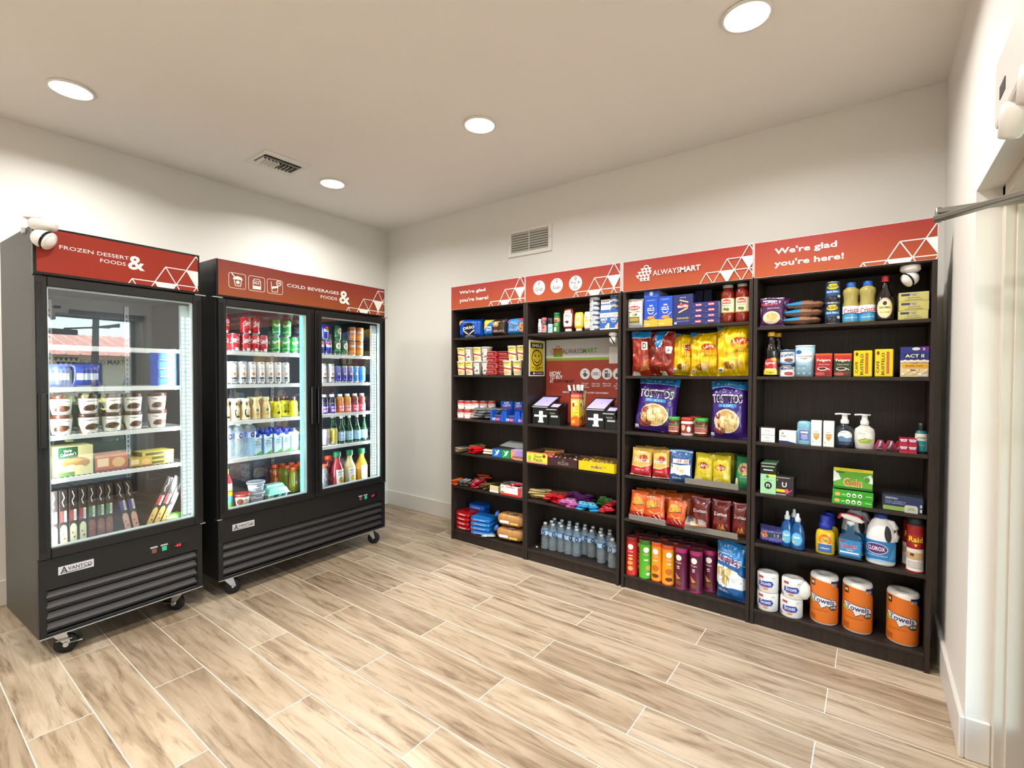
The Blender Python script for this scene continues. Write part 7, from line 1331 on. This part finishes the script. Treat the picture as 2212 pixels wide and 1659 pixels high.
# ---------------------------------------------------------------- drinks in the two-door fridge
DV = .082
def fput(o, F, s, d, z, rz=0): put(o, F, s, d, z, rz); return o
def frow(F, zt, spans, vT, make, labs, cat, grp, R=None, H=None, d=DV, behind=0, bl=None, lim=None):
    "a front row of round goods given by their left and right edges; copies behind"
    z = zt + .003; p = None; out_ = []
    for k, (a, b) in enumerate(spans):
        s, r, h = FR(F, z, a, b, vT, d)
        if p is None: rr = R or r; hh = H or h; p = make(rr, hh); o = p
        else: o = dup(p)
        fput(o, F, s, d + rr, z, random.uniform(-.12, .12)); tag(o, labs[k] if isinstance(labs, list) else labs, cat, grp); out_.append((o, s))
        for q in range(behind):
            o2 = dup(p); fput(o2, F, s + random.uniform(-.003, .003), d + rr + (2 * rr + .004) * (q + 1), z, random.uniform(-.4, .4)); tag(o2, bl, cat, grp + ', behind')
    return p, rr, hh
def soda(base, art, mk=FOIL): return lambda r, h: can_('drink_can', r, h, base, art, slim=1, mk=mk)
COKE = [T_('Coca-Cola', .5, .68, .62, .24, W_, 10, 2), ('l', [(.1, .45), (.4, .52), (.9, .44)], .03, 'e6c8c8'), ('r', .42, .05, .6, .2, 'f2eaea')]
SPR = [T_('Sprite', .5, .66, .62, .22, W_, 14, 2), ('e', .82, .82, .05, .05, 'e8d83a'), ('l', [(.1, .2), (.5, .3), (.9, .25)], .03, 'cfeccf')]
S1, S2, S3, S4, S0 = 1.598, 1.378, 1.135, .884, .551
ps = frow(F2, S1, [(498, 515.8), (527, 538.5), (539.5, 559.5), (561, 577)], 725, soda('a80f1c', COKE), ['red cola can with white script, ' + t for t in ('lower tier nearest the left edge of the glass', 'lower tier under the pair', 'lower tier next to the pair', 'lower tier beside the green cans')], 'can', 'red cola cans', .033, .118, behind=1, bl='red cola can standing behind the front red ones')
cp, cr, ch = ps
for k, (u, lb) in enumerate(((497, 'upper tier set far back at the end'), (531, 'upper tier, first of the pair'), (549, 'upper tier, second of the pair'))):
    o = dup(cp); s = F2.loc(u, 700, DV + cr)[0]; fput(o, F2, s, DV + cr + (.085 if k == 0 else .0), S1 + .003 + ch + .0005, .3 * k); tag(o, 'red cola can with white script, ' + lb, 'can', 'red cola cans')
gp, cr, ch = frow(F2, S1, [(585, 604.5), (606, 625.7), (629, 645)], 725, soda('128a2e', SPR), ['green lemon-lime can, ' + t for t in ('lower tier beside the red cola', 'lower tier in the middle', 'lower tier next to the mullion')], 'can', 'green lemon-lime cans', .033, .118, behind=1, bl='green lemon-lime can standing behind the front green ones')
for k, u in enumerate((594.5, 618)): o = dup(gp); fput(o, F2, F2.loc(u, 700, DV + cr)[0], DV + cr, S1 + .003 + ch + .0005, .3 - .5 * k); tag(o, 'green lemon-lime can, upper tier, ' + ('red cola side', 'mullion side')[k], 'can', 'green lemon-lime cans')
CEL = [('l', [(.34, .9), (.44, .95), (.62, .92), (.68, .84)], .03, '3a3a40'), T_('CELSIUS', .5, .7, .36, .05, '6a6a74', 0, 1), T_('energy', .5, .6, .3, .03, '9a9aa4'), ('e', .5, .45, .12, .07, 'c87a3c'), ('r', .3, .22, .7, .30, '2c2a34'), ('r', .36, .1, .42, .2, '34323c'), ('r', .5, .1, .56, .2, '34323c'), ('r', .62, .1, .66, .2, '34323c')]
sp = [(493.5, 511), (514, 532.4), (535, 552), (555, 571), (573.5, 590), (591.5, 607), (609, 624)]
frow(F2, S2, sp, 781, soda('dcdcdf', CEL), ['tall slim white energy can, %s from the hinge side' % ORD[k] for k in range(7)], 'can', 'tall white energy cans', .0285, .152, behind=1, bl='tall slim white energy can in the second row')
frow(F2, S2, [(692, 705), (708, 722)], 784, soda('cfcfd2', CEL), ['tall slim white energy can behind the right-hand door, by the mullion', 'tall slim white energy can beside the blue ones'], 'can', 'white energy cans behind the right-hand door', .0275, .15)
RBU = [('p', [(.2, .1), (.8, .1), (.8, .9), (.2, .5)], '1c2c9c'), ('p', [(.3, .45), (.55, .5), (.45, .65)], 'cfd0d8'), ('p', [(.35, .38), (.6, .42), (.5, .5)], 'b8323a'), T_('Energy', .5, .2, .4, .06, 'e0e2ea')]
frow(F2, S2, [(724, 735.5), (737.5, 749.5), (751.5, 762.5)], 790, soda('6a6ca8', RBU), ['dark blue energy can, %s of three' % t for t in ('first', 'second', 'third')], 'can', 'dark blue energy cans', .0265, .134, behind=1, bl='dark blue energy can in the second row')
frow(F2, S2, [(764, 773), (776, 789)], 790, soda('3a8cc8', [('p', [(.2, .1), (.8, .1), (.8, .9), (.3, .5)], '2f7cc0'), ('p', [(.3, .45), (.55, .5), (.45, .65)], 'dff0f6')]), ['light blue energy can beside the dark blue ones', 'light blue energy can beside the light strip'], 'can', 'light blue energy cans', .0265, .134, behind=1, bl='light blue energy can in the second row')
PEP = [('e', .5, .62, .26, .24, W_), ('p', [(.26, .68), (.3, .78), (.5, .86), (.7, .78), (.74, .68), (.5, .66)], 'c8202c'), T_('PEPSI', .5, .6, .42, .1, '0f1430', 0, 2), ('p', [(.26, .54), (.5, .5), (.74, .54), (.66, .42), (.5, .38), (.34, .42)], '1b3fa8')]
def duo(spans, base, art, labs, grp, upper, cat='can'):
    p_, r_, h_ = frow(F2, S1, spans, 734, soda(base, art), labs, cat, grp, .033, .118, behind=1, bl=grp[:-1] + ' in the second row')
    for u, lb in upper: o = dup(p_); fput(o, F2, F2.loc(u, 710, DV + r_)[0], DV + r_, S1 + .003 + h_ + .0005, .2); tag(o, lb, cat, grp)
duo([(685, 699.5), (701, 716)], '14207c', PEP, ['blue cola can with a round emblem, lower tier partly behind the mullion', 'blue cola can with a round emblem, lower tier beside the green cans'], 'blue cola cans', [(700, 'blue cola can with a round emblem, upper tier')])
duo([(721.5, 735), (736.5, 750)], '1d6236', [('e', .5, .62, .2, .22, 'e8dcd0'), T_('Ginger\nAle', .5, .62, .3, .24, 'b83a3a', 0, 2), ('l', [(.1, .3), (.9, .34)], .02, '8fc09a')], ['dark green ginger ale can, lower tier beside the blue cola', 'dark green ginger ale can, lower tier beside the orange cans'], 'dark green ginger ale cans', [(727.5, 'dark green ginger ale can, upper tier')])
duo([(752, 767.5), (769, 784)], 'd8801c', [('p', [(0, .45), (1, .5), (1, 1), (0, 1)], 'b06a34'), T_('FANTA', .5, .66, .66, .2, '1b2f7a', 4, 2), T_('FANTA', .49, .67, .66, .18, 'e8ecf4', 4, 2), ('l', [(.1, .3), (.9, .24)], .03, 'f6c060')], ['orange soda can, lower tier beside the ginger ale', 'orange soda can, lower tier beside the light strip'], 'orange soda cans', [(759, 'orange soda can, upper tier beside the ginger ale'), (776, 'orange soda can, upper tier beside the light strip')])
# third shelf: coffees, chocolate milk, juices
FP = [(.9, 0), (1, .03), (1, .45), (.9, .6), (.62, .76), (.58, .84), (.66, .86)]
def frap(capc, lab_): return lambda r, h: btl_('coffee_bottle', FP, r, h, 'd9bd86', (.74, .86, 1), capc, (.0, .82, None, lab_, PI))
frow(F2, S3, [(480, 495), (497.5, 517.5), (520, 540.5)], 862, frap('e6e2d4', [('e', .5, .56, .17, .16, 'e8dcc0'), ('l', [(.42, .6), (.36, .5), (.38, .3), (.48, .2)], .06, '241a16'), ('e', .56, .5, .1, .09, 'cfcbc0'), ('r', .4, .16, .64, .26, '1f1a18'), ('r', .4, .06, .66, .12, 'f0ece4'), ('r', .42, .84, .58, 1, '3a241c')]), ['cream iced coffee bottle with a dark crescent emblem, %s from the hinge side' % ORD[k] for k in range(3)], 'bottle', 'crescent emblem coffee bottles', .033, .145, behind=1, bl='cream iced coffee bottle in the second row')
frow(F2, S3, [(543.5, 561.7), (566, 583)], 858, frap('d9cf9a', [('e', .5, .5, .12, .13, 'c9c4a0'), ('e', .5, .5, .08, .09, '6a6450'), T_('vanilla', .5, .28, .3, .07, '7a6030')]), ['golden iced coffee bottle beside the cream ones', 'golden iced coffee bottle beside the yellow bottles'], 'bottle', 'golden coffee bottles', .031, .15, behind=1, bl='golden iced coffee bottle in the second row')
YH = lambda r, h: btl_('chocolate_drink_bottle', [(.92, 0), (1, .04), (1, .3), (.88, .45), (1, .62), (.8, .74), (.5, .82)], r, h, 'd8cf1c', (.62, .8, 1), '3a1a20', (.08, .72, None, [T_('Yoo', .5, .74, .16, .22, '1f5a6a', 0, 2), ('p', [(.55, .3), (.62, .6), (.66, .6), (.6, .3)], '5a2f14'), ('e', .56, .24, .14, .09, '5a2f14'), ('l', [(.3, .4), (.4, .2)], .05, 'a8c83a')], PI))
frow(F2, S3, [(591.5, 606), (626.5, 643)], 861, YH, ['yellow chocolate drink bottle with a brown cap, first in front', 'yellow chocolate drink bottle with a brown cap, by the mullion'], 'bottle', 'yellow chocolate drink bottles', .031, .145, d=DV)
frow(F2, S3, [(583, 592), (606.5, 618), (616, 626)], 862, YH, 'yellow chocolate drink bottle set back between the front two', 'bottle', 'yellow bottles set back', .029, .145, d=DV + .07)
JU = [(.95, 0), (1, .04), (1, .46), (.86, .54), (.98, .66), (.9, .8), (.56, .88)]
def juice(body, lab_, n): return lambda r, h: btl_('juice_bottle', JU, r, h, mat(body, .1, coat=.5), (.62, .87, 1), 'e6e6e8', (.04, .5, lab_, [T_(n, .5, .62, .5, .26, 'e6dcee', 6, 2), ('e', .5, .25, .24, .16, 'cfa8c0')]))
for k, (a, b, c1, c2, n, l1) in enumerate(((693.5, 708, '1c1230', '5a3a9c', 'Grape', 'purple'), (710, 725, '1c1230', '5a3a9c', 'Grape', 'purple'), (727, 742.3, 'c9822c', 'cf5a20', 'Mango', 'orange'), (744, 757.8, 'd08a24', 'e0702c', 'Mango', 'orange'), (759, 774, '7a3a28', 'c43a44', 'Fruit', 'red'), (775.5, 789, '7a3a28', 'c43a44', 'Fruit', 'red'))):
    frow(F2, S3, [(a, b)], 853, juice(c1, c2, n), '%s juice bottle with a white cap, %s of its pair' % (l1, ('mullion side', 'strip side')[k % 2]), 'bottle', l1 + ' juice bottles', .0315, .15)
# fourth shelf
def bigw(r, h):
    pr = [(.95, .0), (1, .03)]
    for q in range(5): pr += [(1, .06 + q * .09), (.95, .08 + q * .09)]
    pr += [(1, .55), (1, .72), (.95, .78), (.7, .88), (.34, .94)]; return btl_('water_bottle', pr, r, h, CLR, (.36, .93, 1), WCAP, (.56, .71, '8f9fe0', [('e', .5, .5, .1, .5, '141c3c'), T_('PURE\nLIFE', .5, .5, .1, .4, W_), ('r', .7, .2, .95, .8, 'cfdcf2')]))
frow(F2, S4, [(482, 501.8), (507, 526), (531.5, 552)], 923, bigw, ['large clear water bottle behind the drinks fridge glass, %s from the hinge side' % ORD[k] for k in range(3)], 'water bottle', 'large water bottles in the fridge', .039, .23, behind=1, bl='large clear water bottle in the second fridge row')
def coco(r, h):
    w = 2 * r; BT_ = '1f3fb0'; o = box_('coconut_water_carton', w, w * .8, h * .82, 'b9dcec', [('p', [(0, .8), (1, .84), (1, 1), (0, 1)], 'dcecf2'), ('e', .5, 1.0, .26, .1, BT_), ('l', [(.55, .78), (.75, .84), (.95, .8)], .03, '2c8a3a'), T_('VITA\nCOCO', .52, .6, .66, .24, '14242c', 0, 2), T_('coconut water', .5, .4, .6, .04, '3a6a8a'), ('p', [(.2, 0), (1, 0), (1, .2), (.6, .12)], '4aa040')], side='7fb8dc', bev=.006)
    g = G(); g.lathe([(.014, h * .82), (.016, h * .83), (.016, h * .98), (0, h)], mat(BT_, .35), 16); g.obj('cap', o); return o
p_, r_, h_ = frow(F2, S4, [(566, 585.5), (589, 606), (608.6, 624.8), (627, 643)], 935, coco, ['light blue coconut water carton with a round blue cap, %s in the front row' % ORD[k] for k in range(4)], 'carton', 'coconut water cartons', .031, .165)
for q in range(3):
    for k in range(5): o = dup(p_); s0 = F2.loc(556 + 19 * k, 960, DV + r_)[0]; fput(o, F2, s0 + .004 * q - (.012 if k == 0 else 0), DV + r_ + .064 * (q + (0 if k == 0 else 1)), S4 + .003); tag(o, 'coconut water carton with a blue cap in the rows behind the front one', 'carton', 'coconut water cartons behind')
for a, b, c1, lb in ((695, 711.5, '8f8298', 'silvery purple drink can beside the mullion'), (713, 728.5, 'b8a62c', 'gold drink can next to the green glass bottles')): frow(F2, S4, [(a, b)], 928, soda(c1, [('l', [(.3, .1), (.36, .9)], .03, 'e8e4d8'), ('l', [(.6, .1), (.64, .9)], .02, 'e8e4d8')]), lb, 'can', None, .033, .13)
GB = mat('0f4a2a', .06, trans=.35, coat=.6, name='green_bottle_glass'); PRR = [(.95, 0), (1, .02), (1, .42), (.9, .52), (.5, .68), (.36, .78), (.34, .9)]
PEL = lambda r, h: btl_('sparkling_water_bottle', PRR, r, h, GB, (.42, .9, 1), 'd8dde2', (.1, .42, '9cc4dc', [T_('mineral', .5, .6, .4, .12, '3a5a7c'), ('r', .2, .2, .8, .26, '6a98b8')]))
fb, fr, fh = frow(F2, S4, [(730, 745), (746.8, 762.3), (764, 778.5), (780, 794)], 899, PEL, ['green sparkling water bottle with a pale blue label, %s from the mullion' % ORD[k] for k in range(4)], 'bottle', 'green sparkling water bottles', .031, .225)
for k, u in enumerate((716, 722, 743, 771)): o = dup(fb); fput(o, F2, F2.loc(u, 930, .2)[0], .19 + .01 * k, S4 + .003); tag(o, 'green sparkling water bottle set back behind the cans and front bottles', 'bottle', 'green bottles set back')
# bottom of the fridge
o = btl_('juice_carton', [(1, 0), (1, .68), (.5, .86), (.4, .88)], .036, .265, 'c8202c', (.44, .88, 1), 'e8cf5a', (.02, .66, None, [('r', 0, 0, 1, .3, '4a9a4a'), ('p', [(0, .14), (1, .38), (1, .5), (0, .5)], '3a9ad8'), ('r', 0, .5, 1, .66, 'e8cf1c'), ('p', [(.25, .72), (.75, .7), (.7, .98), (.3, .98)], 'f0ece6'), T_('Fruit\nPunch', .5, .85, .3, .16, 'c8202c', 6, 2), ('r', .3, .72, .7, .78, 'e8d21c')], PI)); fput(o, F2, .112, .085 + .036, S0, .1); tag(o, 'red juice bottle with yellow, blue and green bands at the bottom corner', 'bottle')
def tub(name, r, h, body, lid, art, lw=1.06):
    g = G(); b = FOIL(body); g.lathe([(0, 0), (r * .82, 0), (r * .98, h * .84), (0, h * .84)], b, 28); g.art(art, PI * r, h * .84, cyl(lambda z_: r * (.82 + .16 * z_ / (h * .84)) + .0005), step=.01); o = g.obj(name)
    g = G(); g.lathe([(r * .98, h * .80), (r * lw, h * .80), (r * lw, h), (r * .9, h), (r * .88, h * .96), (0, h * .96)], FOIL(lid) if isinstance(lid, str) else lid, 28); g.obj('lid', o); return o
s, r, h = FR(F2, S0, 511, 537.5, 1066, .075); o = tub('food_tub', .05, .085, 'e9e2d4', 'a8322e', [('e', .3, .5, .14, .3, '6a3a24'), T_('Dip', .55, .6, .16, .2, '3a2a24')]); fput(o, F2, s, .075 + .05, S0); tag(o, 'cream tub with a red rim lid standing beside the juice bottle', 'tub')
s, r, h = FR(F2, S0, 538, 571, 1060, .085); pt = None
for k in range(2):
    if pt is None: pt = tub('cream_cheese_tub', .055, .072, 'dfe3ee', mat('c9d2da', .2, trans=.3), [T_('PHILADELPHIA', .5, .5, .46, .16, '2a3a5c', 6, 2), ('r', .36, .7, .64, .8, '4a5a78'), ('r', .36, .2, .6, .28, '8a96ac')], 1.1); o = pt
    else: o = dup(pt)
    fput(o, F2, s, .09 + .055, S0 + k * .0725, .1 * k); tag(o, ('lower', 'upper')[k] + ' one of two stacked white cream cheese tubs', 'tub', 'stacked white tubs')
def eggs(s, d, lab):
    r = empty('egg_carton'); AQ = mat('8fcfc0', .5, name='aqua_foam'); g = G(); w, D, h = .155, .10, .034
    for i in range(3):
        for j in range(2): g.lathe([(.012, 0), (.016, .004), (.025, h), (.0, h)], AQ, 14, cx=-w / 2 + .026 + i * .0515, cy=-D / 2 + .026 + j * .048)
    g.box(-w / 2 - .006, w / 2 + .006, -D / 2 - .006, D / 2 + .006, h, h + .005, AQ, .002); g.obj('tray', r)
    g = G(); a, b = (w / 2, D / 2), (w / 2 - .015, D / 2 - .018); z0, z1 = h + .005, h + .042
    V_ = [[(-a[0], -a[1], z0), (a[0], -a[1], z0), (a[0], a[1], z0), (-a[0], a[1], z0)], [(-b[0], -b[1], z1), (b[0], -b[1], z1), (b[0], b[1], z1), (-b[0], b[1], z1)]]
    for q in range(4): g.face([V_[0][q], V_[0][(q + 1) % 4], V_[1][(q + 1) % 4], V_[1][q]], AQ)
    g.face(V_[1], AQ); g.box(-.012, .012, -D / 2 - .009, -D / 2 - .003, h - .012, h + .008, AQ, .002); g.obj('lid', r); fput(r, F2, s, d, S0, .04); tag(r, lab, 'egg carton', 'aqua egg cartons')
eggs(F2.loc(601, 1065, .1)[0], .135, 'aqua foam egg carton at the front beside the white tubs'); eggs(F2.loc(590, 1055, .26)[0], .27, 'aqua foam egg carton behind the front one')
SPD = [(.93, 0), (1, .03), (1, .3), (.9, .42), (.98, .56), (1, .66), (.8, .8), (.58, .86)]
def sport(body): return lambda r, h: btl_('sports_drink_bottle', SPD, r, h, mat(body, .08, trans=.3, coat=.5), (.62, .86, 1), 'd8521f', (.3, .5, None, [T_('G', .5, .5, .14, .6, 'e8e8ea', 0, 2)], PI))
def sp1(u, v, d, body, lab, grp=None, p=None): o = sport(body)(.036, .19) if p is None else dup(p); fput(o, F2, F2.loc(u, v, d)[0], d, S0, .1); tag(o, lab, 'bottle', grp); return o
sp1(593, 1020, .42, '9a4a14', 'amber sports drink bottle with an orange cap behind the egg cartons')
p_ = sp1(634, 1040, .20, '8a8a1c', 'yellow-green sports drink bottle with an orange cap beside the mullion', 'yellow sports drinks behind the eggs')
for u, d in ((620, .30), (640, .28), (652, .20), (610, .40), (630, .38), (648, .36)): sp1(u, 1040, d, '', 'yellow-green sports drink bottle with an orange cap beside the mullion', 'yellow sports drinks behind the eggs', p_)
p_ = sport('8d8f92')(.031, .19); s = F2.loc(704.5, 1030, DV)[0]; fput(p_, F2, s, DV + .031, S0); tag(p_, 'clear grey sports drink bottle with an orange cap beside the red juice', 'bottle'); 
o = sport('7a1424')(.045, .23); fput(o, F2, F2.loc(709, 1010, .22)[0], .22, S0); tag(o, 'dark red round drink bottle behind the clear sports drink', 'bottle')
for k, (a, b, body, fr_, nm_) in enumerate(((716, 741, 'a8323e', 'c83a3a', 'red fruit'), (742.5, 767, 'c9c486', 'e0b81c', 'pale lemon'), (768.5, 793, 'd89a12', 'e87a2c', 'orange'))):
    s, r, h = FR(F2, S0, a, b, 972, .075); r = .052; h = .27; o = btl_('juice_carafe', [(.95, 0), (1, .02), (1, .44), (.92, .52), (.46, .72), (.42, .8), (.5, .84)], r, h, mat(body, .1, coat=.5), (.56, .84, 1), '1d7a4a', (.04, .48, None, [('p', [(.26, 0), (.74, 0), (.78, 1), (.22, 1)], 'ece8e2'), T_('Simply', .5, .84, .4, .13, '3a4a6a', 4, 2), T_(('Punch', 'Lemonade', 'Orange')[k], .5, .68, .36, .08, '3a4a6a', 4, 1), ('e', .5, .3, .14, .17, fr_ if k else 'e0a81c'), ('e', .58, .16, .06, .07, fr_), ('l', [(.42, .4), (.6, .54)], .05, '3a8a2c')], PI), sy=.9); fput(o, F2, s, .075 + r * .9, S0, .15); tag(o, '%s juice carafe with a green cap and a white fruit label' % nm_, 'juice carafe', 'juice carafes')
# ---------------------------------------------------------------- frozen goods in the freezer
A1, A2, A3, A4 = 1.594, 1.376, 1.129, .909
TUBA = [('r', 0, .0, 1, 1, 'e4e0d8'), ('e', .5, .78, .3, .17, 'f6f2ea'), T_('Haagen-Dazs', .5, .78, .5, .12, '3a2018', 0, 2), ('e', .5, .36, .2, .2, '5a3420'), ('e', .38, .3, .1, .13, '3c2216'), ('e', .63, .4, .1, .12, '40261a'), ('p', [(0, 0), (.2, 0), (.1, .4), (0, .5)], '6a4a38'), ('p', [(1, 0), (.8, 0), (.92, .5), (1, .6)], '6a4a38'), T_('vanilla', .5, .1, .3, .05, '6a5a4a')]
pt = None
for t in range(2):
    for k, (a, b) in enumerate(((114, 153), (172, 212), (223, 262), (268, 306), (318, 360))):
        s, r, h = FR(F1, A3, a, b, 903, DV)
        if pt is None: pt = tub('ice_cream_tub', .047, .102, 'e4e0d8', '4a2418', TUBA, 1.04); o = pt
        else: o = dup(pt)
        fput(o, F1, s, DV + .047, A3 + .003 + t * .1025, random.uniform(-.25, .25)); tag(o, 'white ice cream tub with a brown lid, %s tier, %s from the handle side' % (('lower', 'upper')[t], ORD[k]), 'ice cream tub', 'ice cream tubs')
s, w, h = FB(F1, A4, 118, 203, 968, .07, 1000); o = box_('frozen_meal_box', w, .14, .155, 'cfc690', [('r', .1, .6, .6, .98, '1f4a2c'), T_("Marie\nCallender's", .35, .8, .4, .22, 'e8ecd8', 6, 1), ('e', .55, .42, .36, .2, 'a8762c'), ('e', .42, .28, .14, .1, 'dcd2a0'), ('e', .62, .24, .16, .1, 'cfc58a'), ('e', .5, .5, .2, .08, 'c8903c'), ('r', .1, 0, .5, .14, '5a7a34')], side='b8b07c'); fput(o, F1, s, .15, A4 + .003); tag(o, 'cream and dark green frozen pie box at the handle side', 'box')
for k, (a, b, hh, c1, lb) in enumerate(((206, 278, .09, 'b8622c', 'orange-brown frozen meal box beside the cream pie box'), (281, 330, .055, 'b09a34', 'yellow-brown frozen meal box in the low stack'))):
    s, w, h = FB(F1, A4, a, b, 1000, .07); o = box_('frozen_meal_box', w, .13, hh, c1, [('r', .06, .3, .4, .8, 'e6c89a'), ('e', .7, .5, .2, .3, 'd8a860'), ('r', 0, 0, 1, .14, '8a3a1c')], side='8a6a3a'); fput(o, F1, s, .145, A4 + .003, .03); tag(o, lb, 'box')
pk = None
for k in range(3):
    if pk is None: pk = box_('frozen_snack_box', .17, .12, .026, 'b8a63c', [('r', .1, .2, .7, .8, '4a4420'), ('r', .75, .2, .95, .8, 'd8dce0')], side='6a6234'); o = pk
    else: o = dup(pk)
    fput(o, F1, .545, .15, A4 + .003 + k * .0265, .05 * k); tag(o, 'flat yellow frozen snack box, %s in the low stack by the light strip' % ('bottom', 'middle', 'top')[k], 'box', 'flat yellow frozen boxes')
# pizza boxes filed on edge
PZ = {'cream': ('d2bf8c', '8a3a34'), 'pale': ('c2c49c', '8a3a34'), 'brown': ('7a4a34', '2f7a3c'), 'pepper': ('c89c88', '3a3c8c'), 'gold': ('d2b060', 'a8343a')}
prt = {}
def pizza(s, kind, lean, lab, d=.075):
    if kind not in prt:
        c, l = PZ[kind]; prt[kind] = box_('frozen_pizza_box', .034, .29, .29, '241c1a', [('r', .1, .02, .9, .28, c), ('e', .5, .28, .40, .09, c), ('e', .4, .2, .12, .02, 'a8603a'), ('e', .6, .12, .12, .02, '8a4a30'), ('r', .12, .42, .5, .62, l), ('r', .56, .42, .86, .62, 'd8d2cc'), ('l', [(.4, .96), (.62, .86), (.36, .78), (.55, .7)], .012, 'd9cfc6'), T_('rising crust', .7, .52, .2 * 6, .03, '241c1a', 90)], side='2c2320'); o = prt[kind]
    else: o = dup(prt[kind])
    fput(o, F1, s, d + .145, S0 + .004 + abs(math.sin(lean)) * .017, 0); o.rotation_euler[1] = lean; tag(o, lab, 'pizza box', 'frozen pizza boxes on edge')
seq = [('cream', .080), ('cream', .118), ('pale', .157), ('pale', .196), ('brown', .234), ('brown', .272), ('brown', .309)]
for k, (kd, s0) in enumerate(seq): pizza(s0, kd, 0, 'dark frozen pizza box standing on edge, %s from the handle side' % ORD[k])
for k, s0 in enumerate((.395, .435)): pizza(s0, 'pepper', -.16, 'dark frozen pizza box with pink and blue edge, leaning on the upright ones, ' + ('inner', 'outer')[k])
for k, s0 in enumerate((.49, .528, .566)): pizza(s0, 'gold', .42, 'dark frozen pizza box slanting towards the light strip, %s of three' % ORD[k])
o = bag_('frozen_vegetable_bag', .14, .11, .035, '5aa838', [('r', .1, .2, .9, .7, '8ccf5a'), ('r', .05, .05, .4, .2, 'e8e8e0')], 6, 1.5); lay(o, F1, .645, .065, S0 + .002, .035, .1); tag(o, 'bright green frozen bag lying flat on the freezer floor', 'frozen bag')
pk = None
for k in range(4):
    if pk is None: pk = box_('frozen_treat_box', .10, .11, .05, '2a5ac0', [('r', .1, .2, .9, .8, '4a86dc'), ('r', .1, 0, .9, .1, 'dfe6ee')]); o = pk
    else: o = dup(pk)
    fput(o, F1, .60, .14, A2 + .003 + k * .0505, .04 * (k % 2)); tag(o, 'blue frozen treat box, %s in the pile beside the light strip' % ORD[k], 'box', 'blue frozen treat boxes')
for k, (s0, c1) in enumerate(((.11, '3a4a7c'), (.23, '2c3a86'))): o = bag_('frozen_bag', .12, .12, .05, c1, [('r', .1, .3, .9, .6, 'b8c4dc')], 12 + k, 1.4); fput(o, F1, s0, .12, A2 + .003); tag(o, ('blue-grey frozen bag nearest the handle side', 'dark blue frozen bag beside the blue-grey one')[k], 'frozen bag')
# camera clinging to the freezer's header corner
P_ = F1.W(.030, -.052, 2.186); camera_(P_, F1.rot + .9, 1.5, 'white ball camera fixed over the top corner of the freezer header', LKR)
for o_ in [x for x in bpy.data.objects if x.name.startswith('security_camera')][-1:]:
    g = G(); g.box(-.025, .03, -.035, .035, -.001, .006, mat('c9b9a6', .4), .001); q = g.obj('bracket', o_); q.location = (-.02, .02, .0)
# brackets on the freezer top
g = G(); g.box(0, .02, 0, .03, 0, .03, mat('d8d8d4', .35, trans=.2), .003); o = g.obj('cable_clip', None); put(o, F1, -.012, .10, 2.145); tag(o, 'small clear cable clip on the top side edge of the freezer', 'cable clip')
bpy.context.view_layer.update()
